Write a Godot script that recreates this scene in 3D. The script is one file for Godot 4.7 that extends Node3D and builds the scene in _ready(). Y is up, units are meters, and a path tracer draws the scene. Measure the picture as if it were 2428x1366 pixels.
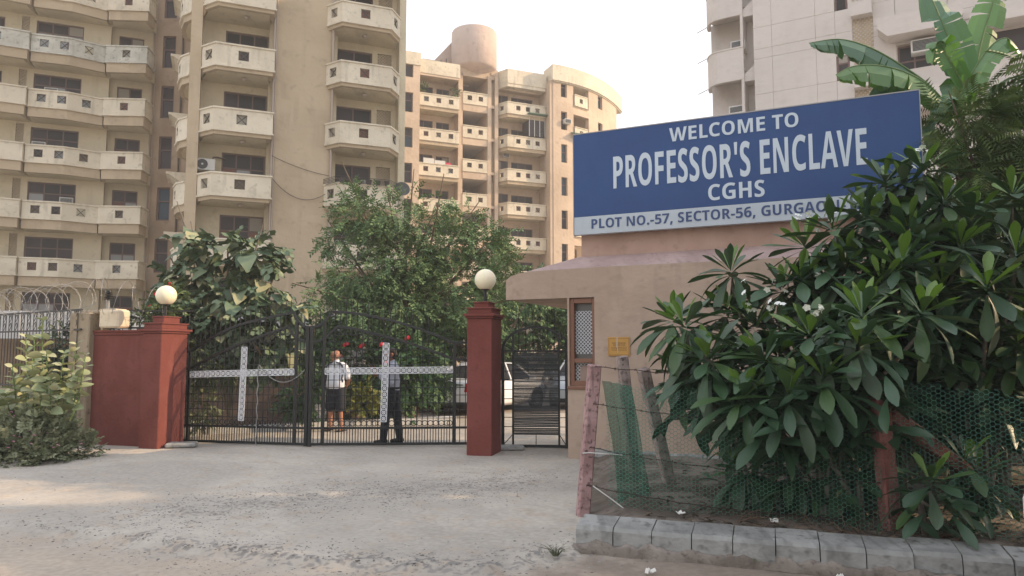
extends Node3D
# A gated housing estate: gate, guard house with a welcome sign, shrubs behind netting, apartment blocks behind.

class MB:
	# collects triangles; every face is given its outward direction, so winding comes out right
	var v := PackedVector3Array()
	var n := PackedVector3Array()
	var uv := PackedVector2Array()
	func tri(a: Vector3, b: Vector3, c: Vector3, o: Vector3) -> void:
		var g := (b - a).cross(c - a)
		if g.length_squared() < 1e-16:
			return
		if g.dot(o) > 0.0:
			var t := b
			b = c
			c = t
			g = -g
		var m := -g.normalized()
		v.append(a); v.append(b); v.append(c)
		n.append(m); n.append(m); n.append(m)
		uv.append(Vector2.ZERO); uv.append(Vector2.ZERO); uv.append(Vector2.ZERO)
	func quad(a: Vector3, b: Vector3, c: Vector3, d: Vector3, o: Vector3) -> void:
		tri(a, b, c, o)
		tri(a, c, d, o)
	func stri(a: Vector3, b: Vector3, c: Vector3, na: Vector3, nb: Vector3, nc: Vector3, ua := Vector2.ZERO, ub := Vector2.ZERO, uc := Vector2.ZERO) -> void:
		var g := (b - a).cross(c - a)
		if g.dot(na + nb + nc) > 0.0:
			v.append(a); v.append(c); v.append(b)
			n.append(na); n.append(nc); n.append(nb)
			uv.append(ua); uv.append(uc); uv.append(ub)
		else:
			v.append(a); v.append(b); v.append(c)
			n.append(na); n.append(nb); n.append(nc)
			uv.append(ua); uv.append(ub); uv.append(uc)
	func box(x: Transform3D, s: Vector3, bev := 0.0) -> void:
		# s: full size; centred on x
		var h := s * 0.5
		if bev <= 0.0:
			for ax in 3:
				for sg in [-1.0, 1.0]:
					var o := Vector3.ZERO
					o[ax] = sg
					var p: Array[Vector3] = []
					for q in [[-1, -1], [1, -1], [1, 1], [-1, 1]]:
						var c := Vector3.ZERO
						c[ax] = sg * h[ax]
						c[(ax + 1) % 3] = q[0] * h[(ax + 1) % 3]
						c[(ax + 2) % 3] = q[1] * h[(ax + 2) % 3]
						p.append(x * c)
					quad(p[0], p[1], p[2], p[3], x.basis * o)
			return
		var b := minf(bev, minf(h.x, minf(h.y, h.z)) * 0.9)
		var i := h - Vector3(b, b, b)
		for ax in 3:
			var a1 := (ax + 1) % 3
			var a2 := (ax + 2) % 3
			for sg in [-1.0, 1.0]:
				var o := Vector3.ZERO
				o[ax] = sg
				var p: Array[Vector3] = []
				for q in [[-1, -1], [1, -1], [1, 1], [-1, 1]]:
					var c := Vector3.ZERO
					c[ax] = sg * h[ax]
					c[a1] = q[0] * i[a1]
					c[a2] = q[1] * i[a2]
					p.append(x * c)
				quad(p[0], p[1], p[2], p[3], x.basis * o)
			for s1 in [-1.0, 1.0]:
				for s2 in [-1.0, 1.0]:
					var o2 := Vector3.ZERO
					o2[a1] = s1
					o2[a2] = s2
					var q4: Array[Vector3] = []
					for e in [[-1.0, 0], [1.0, 0], [1.0, 1], [-1.0, 1]]:
						var c2 := Vector3.ZERO
						c2[ax] = e[0] * i[ax]
						c2[a1] = s1 * (h[a1] if e[1] == 0 else i[a1])
						c2[a2] = s2 * (i[a2] if e[1] == 0 else h[a2])
						q4.append(x * c2)
					quad(q4[0], q4[1], q4[2], q4[3], x.basis * o2)
		for sx in [-1.0, 1.0]:
			for sy in [-1.0, 1.0]:
				for sz in [-1.0, 1.0]:
					tri(x * Vector3(sx * h.x, sy * i.y, sz * i.z), x * Vector3(sx * i.x, sy * h.y, sz * i.z), x * Vector3(sx * i.x, sy * i.y, sz * h.z), x.basis * Vector3(sx, sy, sz))
	func bx(x0: float, x1: float, y0: float, y1: float, z0: float, z1: float, bev := 0.0) -> void:
		box(Transform3D(Basis.IDENTITY, Vector3((x0 + x1) / 2, (y0 + y1) / 2, (z0 + z1) / 2)), Vector3(absf(x1 - x0), absf(y1 - y0), absf(z1 - z0)), bev)
	func bar(a: Vector3, b: Vector3, w: float, d: float, bev := 0.0, up := Vector3.UP) -> void:
		# a rectangular bar from a to b: w across, d along the "up" hint's side
		var y := (b - a)
		var l := y.length()
		if l < 1e-5:
			return
		y /= l
		var hint := up
		if absf(y.dot(hint)) > 0.98:
			hint = Vector3(0, 0, 1)
		var xx := y.cross(hint).normalized()
		var zz := xx.cross(y).normalized()
		box(Transform3D(Basis(xx, y, zz), (a + b) * 0.5), Vector3(w, l, d), bev)
	func tube(path: Array, r0: float, r1 := -1.0, sides := 6, caps := true) -> void:
		if r1 < 0.0:
			r1 = r0
		var k := path.size()
		var rings: Array = []
		var norms: Array = []
		var px := Vector3.ZERO
		for i in k:
			var p: Vector3 = path[i]
			var pa: Vector3 = path[maxi(i - 1, 0)]
			var pb: Vector3 = path[mini(i + 1, k - 1)]
			var t := (pb - pa).normalized()
			if px == Vector3.ZERO:
				px = t.cross(Vector3.UP if absf(t.y) < 0.9 else Vector3.RIGHT).normalized()
			else:
				px = (px - t * px.dot(t)).normalized()
			var py := t.cross(px)
			var r := lerpf(r0, r1, float(i) / maxf(k - 1, 1))
			var ring: Array[Vector3] = []
			var nn: Array[Vector3] = []
			for s in sides:
				var a := TAU * s / sides
				var dd := px * cos(a) + py * sin(a)
				ring.append(p + dd * r)
				nn.append(dd)
			rings.append(ring)
			norms.append(nn)
		for i in k - 1:
			for s in sides:
				var s2 := (s + 1) % sides
				stri(rings[i][s], rings[i][s2], rings[i + 1][s2], norms[i][s], norms[i][s2], norms[i + 1][s2])
				stri(rings[i][s], rings[i + 1][s2], rings[i + 1][s], norms[i][s], norms[i + 1][s2], norms[i + 1][s])
		if caps:
			for e in [0, k - 1]:
				var q: Vector3 = path[e]
				var o: Vector3 = (path[0] - path[1]) if e == 0 else (path[k - 1] - path[k - 2])
				for s in sides:
					tri(q, rings[e][s], rings[e][(s + 1) % sides], o)
	func lathe(prof: Array, x: Transform3D, seg := 24, smooth := true) -> void:
		# prof: Vector2(radius, height) from bottom to top
		for i in prof.size() - 1:
			var p: Vector2 = prof[i]
			var q: Vector2 = prof[i + 1]
			var nd := Vector2(q.y - p.y, p.x - q.x).normalized()
			var np := nd
			var nq := nd
			if smooth:
				if i > 0:
					var pm: Vector2 = prof[i - 1]
					var e := Vector2(p.y - pm.y, pm.x - p.x).normalized()
					if e.dot(nd) > 0.6:
						np = (e + nd).normalized()
				if i + 2 < prof.size():
					var pn: Vector2 = prof[i + 2]
					var e2 := Vector2(pn.y - q.y, q.x - pn.x).normalized()
					if e2.dot(nd) > 0.6:
						nq = (e2 + nd).normalized()
			for s in seg:
				var a := TAU * s / seg
				var b := TAU * (s + 1) / seg
				var A := x * Vector3(p.x * cos(a), p.y, p.x * sin(a))
				var B := x * Vector3(p.x * cos(b), p.y, p.x * sin(b))
				var C := x * Vector3(q.x * cos(b), q.y, q.x * sin(b))
				var D := x * Vector3(q.x * cos(a), q.y, q.x * sin(a))
				var na := (x.basis * Vector3(np.x * cos(a), np.y, np.x * sin(a))).normalized()
				var nb := (x.basis * Vector3(np.x * cos(b), np.y, np.x * sin(b))).normalized()
				var nc := (x.basis * Vector3(nq.x * cos(b), nq.y, nq.x * sin(b))).normalized()
				var ne := (x.basis * Vector3(nq.x * cos(a), nq.y, nq.x * sin(a))).normalized()
				if p.x > 1e-5:
					stri(A, B, C, na, nb, nc)
				if q.x > 1e-5:
					stri(A, C, D, na, nc, ne)
	func prism(poly: PackedVector2Array, x: Transform3D, z0: float, z1: float) -> void:
		# a polygon in x's XY plane, extruded from z0 to z1
		var idx := Geometry2D.triangulate_polygon(poly)
		for i in range(0, idx.size(), 3):
			var a := poly[idx[i]]
			var b := poly[idx[i + 1]]
			var c := poly[idx[i + 2]]
			tri(x * Vector3(a.x, a.y, z1), x * Vector3(b.x, b.y, z1), x * Vector3(c.x, c.y, z1), x.basis.z * signf(z1 - z0))
			tri(x * Vector3(a.x, a.y, z0), x * Vector3(b.x, b.y, z0), x * Vector3(c.x, c.y, z0), -x.basis.z * signf(z1 - z0))
		var cw := Geometry2D.is_polygon_clockwise(poly)
		for i in poly.size():
			var a := poly[i]
			var b := poly[(i + 1) % poly.size()]
			var o := Vector3(b.y - a.y, a.x - b.x, 0)
			if cw:
				o = -o
			quad(x * Vector3(a.x, a.y, z0), x * Vector3(b.x, b.y, z0), x * Vector3(b.x, b.y, z1), x * Vector3(a.x, a.y, z1), x.basis * o)
	func slab(poly: PackedVector2Array, y0: float, y1: float) -> void:
		# a polygon in plan (x, z), between two heights
		var q := PackedVector2Array()
		for p in poly:
			q.append(Vector2(p.x, -p.y))
		prism(q, Transform3D(Basis(Vector3(1, 0, 0), Vector3(0, 0, -1), Vector3(0, 1, 0)), Vector3.ZERO), y0, y1)
	func add(o: MB, x := Transform3D.IDENTITY) -> void:
		for i in o.v.size():
			v.append(x * o.v[i])
			n.append((x.basis * o.n[i]).normalized())
		uv.append_array(o.uv)
	func mesh() -> ArrayMesh:
		var a := []
		a.resize(Mesh.ARRAY_MAX)
		a[Mesh.ARRAY_VERTEX] = v
		a[Mesh.ARRAY_NORMAL] = n
		a[Mesh.ARRAY_TEX_UV] = uv
		var m := ArrayMesh.new()
		m.add_surface_from_arrays(Mesh.PRIMITIVE_TRIANGLES, a)
		return m

var rng := RandomNumberGenerator.new()
var taken := {}
var M := {}

func numbered(parent: Node, called: String) -> String:
	var key := str(parent.get_instance_id()) + called
	var k: int = taken.get(key, 0)
	taken[key] = k + 1
	return called if k == 0 else "%s_%03d" % [called, k]

func put(o: Node3D, called: String, parent: Node = null) -> Node3D:
	if parent == null:
		parent = self
	o.name = numbered(parent, called)
	parent.add_child(o, true)
	return o

func tag(o: Node, label: String, category := "", group := "", kind := "") -> Node:
	o.set_meta("label", label)
	if category: o.set_meta("category", category)
	if group: o.set_meta("group", group)
	if kind: o.set_meta("kind", kind)
	return o

func thing(called: String, label: String, category: String, x := Transform3D.IDENTITY, group := "") -> Node3D:
	var o := Node3D.new()
	put(o, called)
	o.transform = x
	tag(o, label, category, group)
	return o

func obj(called: String, shape, mat: Material, parent: Node = null, x := Transform3D.IDENTITY) -> MeshInstance3D:
	var o := MeshInstance3D.new()
	o.mesh = shape.mesh() if shape is MB else shape
	o.material_override = mat
	o.transform = x
	put(o, called, parent)
	return o

func at(x: float, y: float, z: float) -> Transform3D:
	return Transform3D(Basis.IDENTITY, Vector3(x, y, z))

func yaw(deg: float, x := 0.0, y := 0.0, z := 0.0) -> Transform3D:
	return Transform3D(Basis(Vector3.UP, deg_to_rad(deg)), Vector3(x, y, z))

func frame(ux: float, uz: float, x: float, z: float) -> Transform3D:
	# a facade's own axes: x along it to the right, y up, z out of it
	var u := Vector3(ux, 0, uz).normalized()
	return Transform3D(Basis(u, Vector3.UP, Vector3(-u.z, 0, u.x)), Vector3(x, 0, z))

func copy(o: Node3D, x: Transform3D, label: String) -> Node3D:
	var c: Node3D = o.duplicate()
	var nm := String(o.name)
	var k := nm.rfind("_")
	if k > 0 and nm.substr(k + 1).is_valid_int():
		nm = nm.substr(0, k)
	c.name = numbered(self, nm)
	add_child(c, true)
	c.transform = x
	c.set_meta("label", label)
	return c

# ---------------------------------------------------------------- materials
func noise_bytes(seed_: int, freq: float, size: int, kind := FastNoiseLite.TYPE_SIMPLEX_SMOOTH, oct := 4) -> PackedByteArray:
	var f := FastNoiseLite.new()
	f.seed = seed_
	f.noise_type = kind
	f.frequency = freq
	f.fractal_octaves = oct
	var im := f.get_seamless_image(size, size)
	im.convert(Image.FORMAT_L8)
	return im.get_data()

func mottle(c1: Color, c2: Color, c3: Color, f1: float, f2: float, seed_: int, spots := 0.30, size := 512, streak := 0.0) -> ImageTexture:
	# c1 and c2 drift into one another in broad patches, c3 sits in fine specks and stains
	var a := noise_bytes(seed_, f1, size)
	var b := noise_bytes(seed_ + 7, f2, size, FastNoiseLite.TYPE_SIMPLEX_SMOOTH, 3)
	var d := PackedByteArray()
	d.resize(size * size * 3)
	for i in size * size:
		var t := smoothstep(0.25, 0.75, a[i] / 255.0)
		var s := smoothstep(1.0 - spots - 0.15, 1.0 - spots + 0.25, b[i] / 255.0)
		var c := c1.lerp(c2, t).lerp(c3, s)
		if streak > 0.0:
			# rain stains: the fine noise drawn out downwards
			var j := i / size
			var jj := j if j < size / 2 else size - 1 - j
			c = c.lerp(c3, streak * smoothstep(0.52, 0.85, b[(jj / 7) * size + i % size] / 255.0) * smoothstep(0.35, 0.6, a[(i + 90 * size) % (size * size)] / 255.0))
		d[i * 3] = int(clampf(c.r, 0, 1) * 255)
		d[i * 3 + 1] = int(clampf(c.g, 0, 1) * 255)
		d[i * 3 + 2] = int(clampf(c.b, 0, 1) * 255)
	var im := Image.create_from_data(size, size, false, Image.FORMAT_RGB8, d)
	im.generate_mipmaps()
	return ImageTexture.create_from_image(im)

func bump(seed_: int, freq: float, strength: float, size := 512) -> ImageTexture:
	var f := FastNoiseLite.new()
	f.seed = seed_
	f.frequency = freq
	f.fractal_octaves = 5
	var im := f.get_seamless_image(size, size)
	im.convert(Image.FORMAT_RGBA8)
	im.bump_map_to_normal_map(strength)
	im.generate_mipmaps()
	return ImageTexture.create_from_image(im)

func srgb(r: int, g: int, b: int) -> Color:
	return Color(r / 255.0, g / 255.0, b / 255.0)

func flat(c: Color, rough := 0.8, metal := 0.0) -> StandardMaterial3D:
	var m := StandardMaterial3D.new()
	m.albedo_color = c
	m.roughness = rough
	m.metallic = metal
	return m

func wall_mat(c: Color, seed_: int, scale := 0.25, vary := 0.06, grime := 0.16, nscale := 2.0, spots := 0.22, streak := 0.5) -> StandardMaterial3D:
	var m := StandardMaterial3D.new()
	var dk := c.darkened(vary)
	var lt := c.lightened(vary)
	var g := c.darkened(grime)
	m.albedo_texture = mottle(dk, lt, g, 0.006, 0.03, seed_, spots, 384, streak)
	m.uv1_triplanar = true
	m.uv1_world_triplanar = true
	m.uv1_scale = Vector3(scale, scale, scale)
	m.roughness = 0.92
	m.normal_enabled = true
	m.normal_texture = M.bump_fine
	m.normal_scale = 0.35 * nscale * 0.5
	return m

func leaf_mat(c: Color, rough := 0.45, back := 0.5) -> StandardMaterial3D:
	var m := StandardMaterial3D.new()
	m.albedo_color = c
	m.roughness = rough
	m.cull_mode = BaseMaterial3D.CULL_DISABLED
	m.backlight_enabled = back > 0.0
	m.backlight = Color(c.r * 0.9, c.g * 1.1, c.b * 0.35) * back
	return m

func make_materials() -> void:
	M.bump_fine = bump(11, 0.05, 3.0)
	M.beige = wall_mat(srgb(184, 166, 139), 21, 0.12, 0.05, 0.14)
	M.beige_dark = wall_mat(srgb(164, 142, 118), 22, 0.12, 0.06, 0.14)
	M.peach = wall_mat(srgb(200, 179, 156), 23, 0.10, 0.05, 0.15)
	M.cream = wall_mat(srgb(216, 206, 184), 24, 0.2, 0.05, 0.26, 2.0, 0.2)
	M.cream_old = wall_mat(srgb(196, 194, 182), 25, 0.25, 0.08, 0.34, 2.0, 0.24)
	M.cream_wall = wall_mat(srgb(208, 196, 168), 26, 0.15, 0.04, 0.12)
	M.white_wall = wall_mat(srgb(206, 199, 193), 27, 0.12, 0.03, 0.08)
	M.tank = wall_mat(srgb(202, 182, 170), 28, 0.10, 0.06, 0.16)
	M.guard_wall = wall_mat(srgb(178, 156, 138), 29, 0.35, 0.05, 0.13)
	M.roof_pink = wall_mat(srgb(172, 148, 142), 30, 0.5, 0.07, 0.25)
	M.parapet_pink = wall_mat(srgb(180, 150, 134), 31, 0.35, 0.05, 0.12)
	M.red = wall_mat(srgb(120, 62, 54), 32, 0.5, 0.04, 0.12)
	M.concrete = wall_mat(srgb(142, 142, 138), 33, 0.6, 0.12, 0.30, 5.0, 0.3)
	M.kerb_foot = wall_mat(srgb(128, 118, 108), 44, 1.2, 0.12, 0.3, 6.0, 0.3)
	M.post_pink = wall_mat(srgb(176, 140, 138), 34, 1.1, 0.10, 0.55, 4.0, 0.30)
	M.post_grey = wall_mat(srgb(160, 142, 134), 35, 1.1, 0.12, 0.55, 4.0, 0.30)
	M.post_red = wall_mat(srgb(140, 88, 80), 36, 1.1, 0.10, 0.45, 4.0, 0.22)
	M.old_wall = wall_mat(srgb(158, 142, 118), 37, 0.5, 0.08, 0.3, 3.0, 0.25)
	M.block = wall_mat(srgb(222, 205, 178), 38, 0.8, 0.05, 0.2, 2.0, 0.15)
	M.dim_wall = wall_mat(srgb(150, 128, 116), 39, 0.4, 0.06, 0.15)
	M.pale_wall = wall_mat(srgb(190, 190, 188), 40, 0.3, 0.05, 0.15)
	M.window_frame = flat(srgb(104, 82, 78), 0.6)
	M.frame_white = flat(srgb(205, 205, 200), 0.5)
	M.glass_dark = flat(srgb(42, 44, 48), 0.12)
	M.glass_dark2 = flat(srgb(62, 58, 62), 0.18)
	M.glass_blue = flat(srgb(60, 78, 92), 0.15)
	M.glass_frost = flat(srgb(146, 150, 152), 0.35)
	M.curtain = flat(srgb(126, 88, 76), 0.8)
	M.curtain_pale = flat(srgb(150, 144, 134), 0.8)
	M.wood_dark = flat(srgb(112, 70, 58), 0.6)
	for g in [M.glass_dark, M.glass_dark2, M.glass_blue]: g.metallic_specular = 0.25
	M.inside = flat(srgb(120, 110, 98), 0.9)
	M.grille = flat(srgb(70, 66, 64), 0.7)
	M.pipe = flat(srgb(168, 154, 142), 0.6)
	M.pipe_dark = flat(srgb(84, 72, 66), 0.7)
	M.jali = wall_mat(srgb(188, 172, 146), 41, 0.3, 0.05, 0.15)
	M.ac_white = flat(srgb(206, 206, 202), 0.5)
	M.ac_dark = flat(srgb(70, 74, 76), 0.6)
	M.iron = flat(srgb(22, 26, 27), 0.38)
	M.iron_worn = flat(srgb(44, 46, 46), 0.5)
	M.white_iron = flat(srgb(214, 216, 220), 0.45)
	M.galv = flat(srgb(150, 150, 150), 0.45, 0.6)
	M.rust = flat(srgb(62, 50, 44), 0.8, 0.2)
	M.globe = flat(srgb(244, 234, 204), 0.3)
	M.globe.subsurf_scatter_enabled = true
	M.globe.subsurf_scatter_strength = 0.3
	M.black = flat(srgb(24, 24, 25), 0.5)
	M.green_awning = flat(srgb(66, 104, 82), 0.7)
	M.bark = wall_mat(srgb(108, 92, 76), 42, 1.5, 0.12, 0.35, 6.0)
	M.bark_grey = wall_mat(srgb(120, 112, 100), 43, 1.5, 0.12, 0.3, 6.0)
	M.stem_green = flat(srgb(96, 120, 70), 0.6)

func _ready() -> void:
	rng.seed = 57
	var cam := Camera3D.new()
	cam.name = "camera"
	cam.position = Vector3(0, 1.65, 0)
	cam.rotation_degrees = Vector3(4.964, 0, 0)
	cam.fov = 42.64
	cam.near = 0.05
	cam.far = 600.0
	add_child(cam)
	cam.current = true
	var env := Environment.new()
	env.background_mode = Environment.BG_SKY
	var sm := ProceduralSkyMaterial.new()
	sm.sky_top_color = Color(0.93, 0.95, 1.0)
	sm.sky_horizon_color = Color(1.0, 0.99, 0.97)
	sm.sky_curve = 0.25
	sm.ground_bottom_color = Color(0.5, 0.47, 0.42)
	sm.ground_horizon_color = Color(0.85, 0.82, 0.78)
	sm.energy_multiplier = 1.35
	sm.sun_angle_max = 0.0
	var sky := Sky.new()
	sky.sky_material = sm
	env.sky = sky
	env.ambient_light_source = Environment.AMBIENT_SOURCE_SKY
	env.tonemap_mode = Environment.TONE_MAPPER_LINEAR
	env.tonemap_exposure = 1.12
	env.sdfgi_enabled = true
	env.ssao_enabled = true
	env.ssil_enabled = true
	env.fog_enabled = true
	env.fog_density = 0.0022
	env.fog_light_color = Color(1.0, 0.98, 0.95)
	var we := WorldEnvironment.new()
	we.name = "world_environment"
	we.environment = env
	add_child(we)
	var sun := DirectionalLight3D.new()
	sun.name = "sun"
	sun.light_energy = 1.6
	sun.light_color = Color(1.0, 0.87, 0.71)
	sun.light_angular_distance = 0.6
	sun.shadow_enabled = true
	sun.directional_shadow_max_distance = 150.0
	add_child(sun)
	var az := deg_to_rad(88.0)
	var el := deg_to_rad(25.0)
	var ts := Vector3(sin(az) * cos(el), sin(el), -cos(az) * cos(el))
	sun.look_at_from_position(ts * 50.0, Vector3.ZERO, Vector3.UP)
	make_materials()
	make_ground()
	make_left_block()
	make_tower()
	make_far_block()
	make_white_block()
	make_guard_house()
	make_gate_pillars()
	make_gates()
	make_boundary()
	make_kerb_and_fence()
	make_yard()
	make_cars()
	make_people()
	make_plants()
	make_small_things()

# ---------------------------------------------------------------- building pieces
func wall_open(m: MB, x0: float, x1: float, y0: float, y1: float, z0: float, z1: float, holes: Array) -> void:
	# a wall slab with real openings [x0, x1, y0, y1]
	var ys := [y0, y1]
	for h in holes:
		for q in [h[2], h[3]]:
			if q > y0 and q < y1 and not ys.has(q): ys.append(q)
	ys.sort()
	for i in ys.size() - 1:
		var mid: float = (ys[i] + ys[i + 1]) / 2.0
		var cut := []
		for h in holes:
			if h[2] < mid and h[3] > mid: cut.append([h[0], h[1]])
		cut.sort_custom(func(a, b): return a[0] < b[0])
		var x := x0
		for c in cut:
			if c[0] > x: m.bx(x, c[0], ys[i], ys[i + 1], z0, z1)
			x = maxf(x, c[1])
		if x < x1: m.bx(x, x1, ys[i], ys[i + 1], z0, z1)

func offset_line(pts: Array, w: float) -> PackedVector2Array:
	var o := PackedVector2Array()
	var k := pts.size()
	for i in k:
		var p: Vector2 = pts[i]
		var na := Vector2.ZERO
		var nb := Vector2.ZERO
		if i > 0:
			var d: Vector2 = (p - pts[i - 1]).normalized()
			na = Vector2(-d.y, d.x)
		if i < k - 1:
			var d2: Vector2 = (pts[i + 1] - p).normalized()
			nb = Vector2(-d2.y, d2.x)
		if i == 0: na = nb
		if i == k - 1: nb = na
		var b := (na + nb).normalized()
		o.append(p + b * (w / maxf(b.dot(na), 0.3)))
	return o

func ribbon(m: MB, pts: Array, w0: float, w1: float, y0: float, y1: float) -> void:
	# a mitred band along a plan line, between two offsets (outward positive) and two heights
	var a := offset_line(pts, w0)
	var b := offset_line(pts, w1)
	for i in a.size() - 1:
		var A0 := Vector3(a[i].x, y0, a[i].y)
		var A1 := Vector3(a[i + 1].x, y0, a[i + 1].y)
		var B0 := Vector3(b[i].x, y0, b[i].y)
		var B1 := Vector3(b[i + 1].x, y0, b[i + 1].y)
		var u := Vector3(0, y1 - y0, 0)
		var out := (B0 - A0 + B1 - A1)
		m.quad(B0, B1, B1 + u, B0 + u, out)
		m.quad(A0, A1, A1 + u, A0 + u, -out)
		m.quad(A0 + u, A1 + u, B1 + u, B0 + u, Vector3.UP)
		m.quad(A0, A1, B1, B0, Vector3.DOWN)
		if i == 0: m.quad(A0, B0, B0 + u, A0 + u, A0 - A1)
		if i == a.size() - 2: m.quad(A1, B1, B1 + u, A1 + u, A1 - A0)

func balcony(b: Node3D, pts: Array, top: float, o: Dictionary) -> MeshInstance3D:
	# pts: plan line of the parapet's outer face, left to right. o: holes per segment (fractions), hh, hole, beam, back
	var ph: float = o.get("h", 0.92)
	var thick := 0.11
	var bm: float = o.get("beam", 0.22)
	var holes: Array = o.get("holes", [])
	var hs: float = o.get("hole", 0.42)
	var y0 := top - ph
	var hy := y0 + ph * 0.54
	var mat: Material = o.get("mat", M.cream)
	var m := MB.new()
	ribbon(m, pts, -thick, 0.0, y0, hy - hs / 2)
	ribbon(m, pts, -thick, 0.0, hy + hs / 2, top)
	var cur: Array = [pts[0]]
	var cuts: Array = []
	for i in pts.size() - 1:
		var p: Vector2 = pts[i]
		var q: Vector2 = pts[i + 1]
		var l := p.distance_to(q)
		if i < holes.size():
			for f in holes[i]:
				var c := p.lerp(q, f)
				var d := (q - p) / l
				var hw := minf(hs, l * 0.55) / 2
				cur.append(c - d * hw)
				ribbon(m, cur, -thick, 0.0, hy - hs / 2, hy + hs / 2)
				cur = [c + d * hw]
				cuts.append([c, d, hw])
		cur.append(q)
	ribbon(m, cur, -thick, 0.0, hy - hs / 2, hy + hs / 2)
	var par := obj("balcony", m, mat, b)
	var cp := MB.new()
	ribbon(cp, pts, -0.15, 0.05, top + 0.002, top + 0.075)
	obj("coping", cp, mat, par)
	var ld := MB.new()
	ribbon(ld, pts, -0.12, 0.045, y0 - 0.07, y0 - 0.002)
	obj("base_ledge", ld, mat, par)
	var bt := MB.new()
	var bi: float = o.get("beam_in", 0.06)
	ribbon(bt, pts, -bi - 0.2, -bi, y0 - 0.072 - bm, y0 - 0.072)
	obj("edge_beam", bt, o.get("beam_mat", M.beige), par)
	var fl := MB.new()
	var inner := offset_line(pts, -bi - 0.202)
	var poly := PackedVector2Array(inner)
	var back: float = o.get("back", -2.0)
	poly.append(Vector2(pts[pts.size() - 1].x - o.get("in_r", 0.0), back))
	poly.append(Vector2(pts[0].x + o.get("in_l", 0.0), back))
	fl.slab(poly, y0 - 0.07 - bm + 0.01, y0 - 0.0)
	obj("floor_slab", fl, o.get("floor_mat", M.cream_wall), par)
	for c in cuts:
		var g := MB.new()
		var cc: Vector2 = c[0]
		var d2: Vector2 = c[1]
		var e := Vector3(d2.x, 0, d2.y)
		var z := Vector3(-d2.y, 0, d2.x)
		var ctr := Vector3(cc.x, hy, cc.y) - z * thick * 0.45
		var hw2: float = c[2]
		var r := rng.randf()
		var s := 0.05 if hs > 0.3 else 0.06
		if r > 0.12: g.bar(ctr + e * hw2 + Vector3(0, hs / 2, 0), ctr - e * hw2 - Vector3(0, hs / 2, 0), 0.03, s, 0.0, z)
		g.bar(ctr - e * hw2 + Vector3(0, hs / 2, 0) + z * 0.012, ctr + e * hw2 - Vector3(0, hs / 2, 0) + z * 0.012, 0.03, s, 0.0, z)
		obj("cross_grille", g, M.grille, par)
		if rng.randf() < o.get("filled", 0.0):
			var f2 := MB.new()
			f2.box(Transform3D(Basis(e, Vector3.UP, z), ctr - z * 0.14), Vector3(hw2 * 2.4, hs * 1.1, 0.02))
			obj("backing_board", f2, [M.curtain, M.cream_old, M.glass_frost, M.inside][rng.randi() % 4], par)
	return par

func window(b: Node3D, x0: float, x1: float, y0: float, y1: float, z: float, cols: int, transom: float, style := 0, fm: Material = null) -> MeshInstance3D:
	# frame bars with panes set behind them; transom is the height share of the upper lights
	if fm == null: fm = M.window_frame
	var w := 0.07
	var m := MB.new()
	m.bx(x0, x0 + w, y0, y1, z - 0.05, z)
	m.bx(x1 - w, x1, y0, y1, z - 0.05, z)
	m.bx(x0 + w, x1 - w, y1 - w, y1, z - 0.05, z)
	m.bx(x0 + w, x1 - w, y0, y0 + w, z - 0.05, z)
	var yt := y1 - (y1 - y0) * transom
	if transom > 0.0: m.bx(x0 + w, x1 - w, yt - w / 2, yt + w / 2, z - 0.05, z)
	var cw := (x1 - x0) / cols
	for i in range(1, cols):
		m.bx(x0 + cw * i - w / 2, x0 + cw * i + w / 2, y0 + w, y1 - w, z - 0.048, z - 0.003)
	var fr := obj("window", m, fm, b)
	for i in cols:
		for k in (2 if transom > 0.0 else 1):
			var a := yt if (k == 1) else y0 + w
			var c := (y1 - w) if (k == 1 or transom <= 0.0) else yt
			var pm: Material = M.glass_dark
			var r := rng.randf()
			if k == 1:
				pm = M.glass_dark if r < 0.55 else (M.glass_dark2 if r < 0.85 else M.curtain_pale)
			else:
				if style == 0: pm = [M.glass_frost, M.glass_dark, M.curtain, M.glass_dark2, M.glass_frost, M.wood_dark][rng.randi() % 6]
				elif style == 1: pm = [M.glass_dark, M.glass_dark2, M.glass_blue][rng.randi() % 3]
				else: pm = [M.glass_dark, M.wood_dark, M.curtain, M.glass_dark2][rng.randi() % 4]
			var q := MB.new()
			q.bx(x0 + cw * i + 0.02, x0 + cw * (i + 1) - 0.02, a, c, z - 0.036, z - 0.024)
			obj("pane", q, pm, fr)
	return fr

func jali(b: Node3D, x0: float, x1: float, y0: float, y1: float, z: float, step := 0.2) -> void:
	# a pierced screen: crossing diagonal ribs in front of a dark void
	var m := MB.new()
	var w := x1 - x0
	var h := y1 - y0
	var k := -h
	while k < w:
		for s in [0, 1]:
			var xa := maxf(k, 0.0)
			var xb := minf(k + h, w)
			if xb - xa > 0.02:
				var ya := y0 + (xa - k)
				var yb := y0 + (xb - k)
				if s == 0: m.bar(Vector3(x0 + xa, ya, z), Vector3(x0 + xb, yb, z), 0.04, 0.05, 0.0, Vector3(0, 0, 1))
				else: m.bar(Vector3(x1 - xa, ya, z - 0.004), Vector3(x1 - xb, yb, z - 0.004), 0.04, 0.05, 0.0, Vector3(0, 0, 1))
		k += step
	var sc := obj("pierced_screen", m, M.jali, b)
	var d := MB.new()
	d.bx(x0, x1, y0, y1, z - 0.22, z - 0.2)
	obj("screen_back", d, M.jali, sc)

func ceiling_light(b: Node3D, x: float, y: float, z: float) -> void:
	var m := MB.new()
	m.lathe([Vector2(0.02, -0.14), Vector2(0.13, -0.09), Vector2(0.15, -0.03), Vector2(0.1, 0.0)], at(x, y, z), 12)
	obj("ceiling_lamp", m, M.pipe, b)

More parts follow.
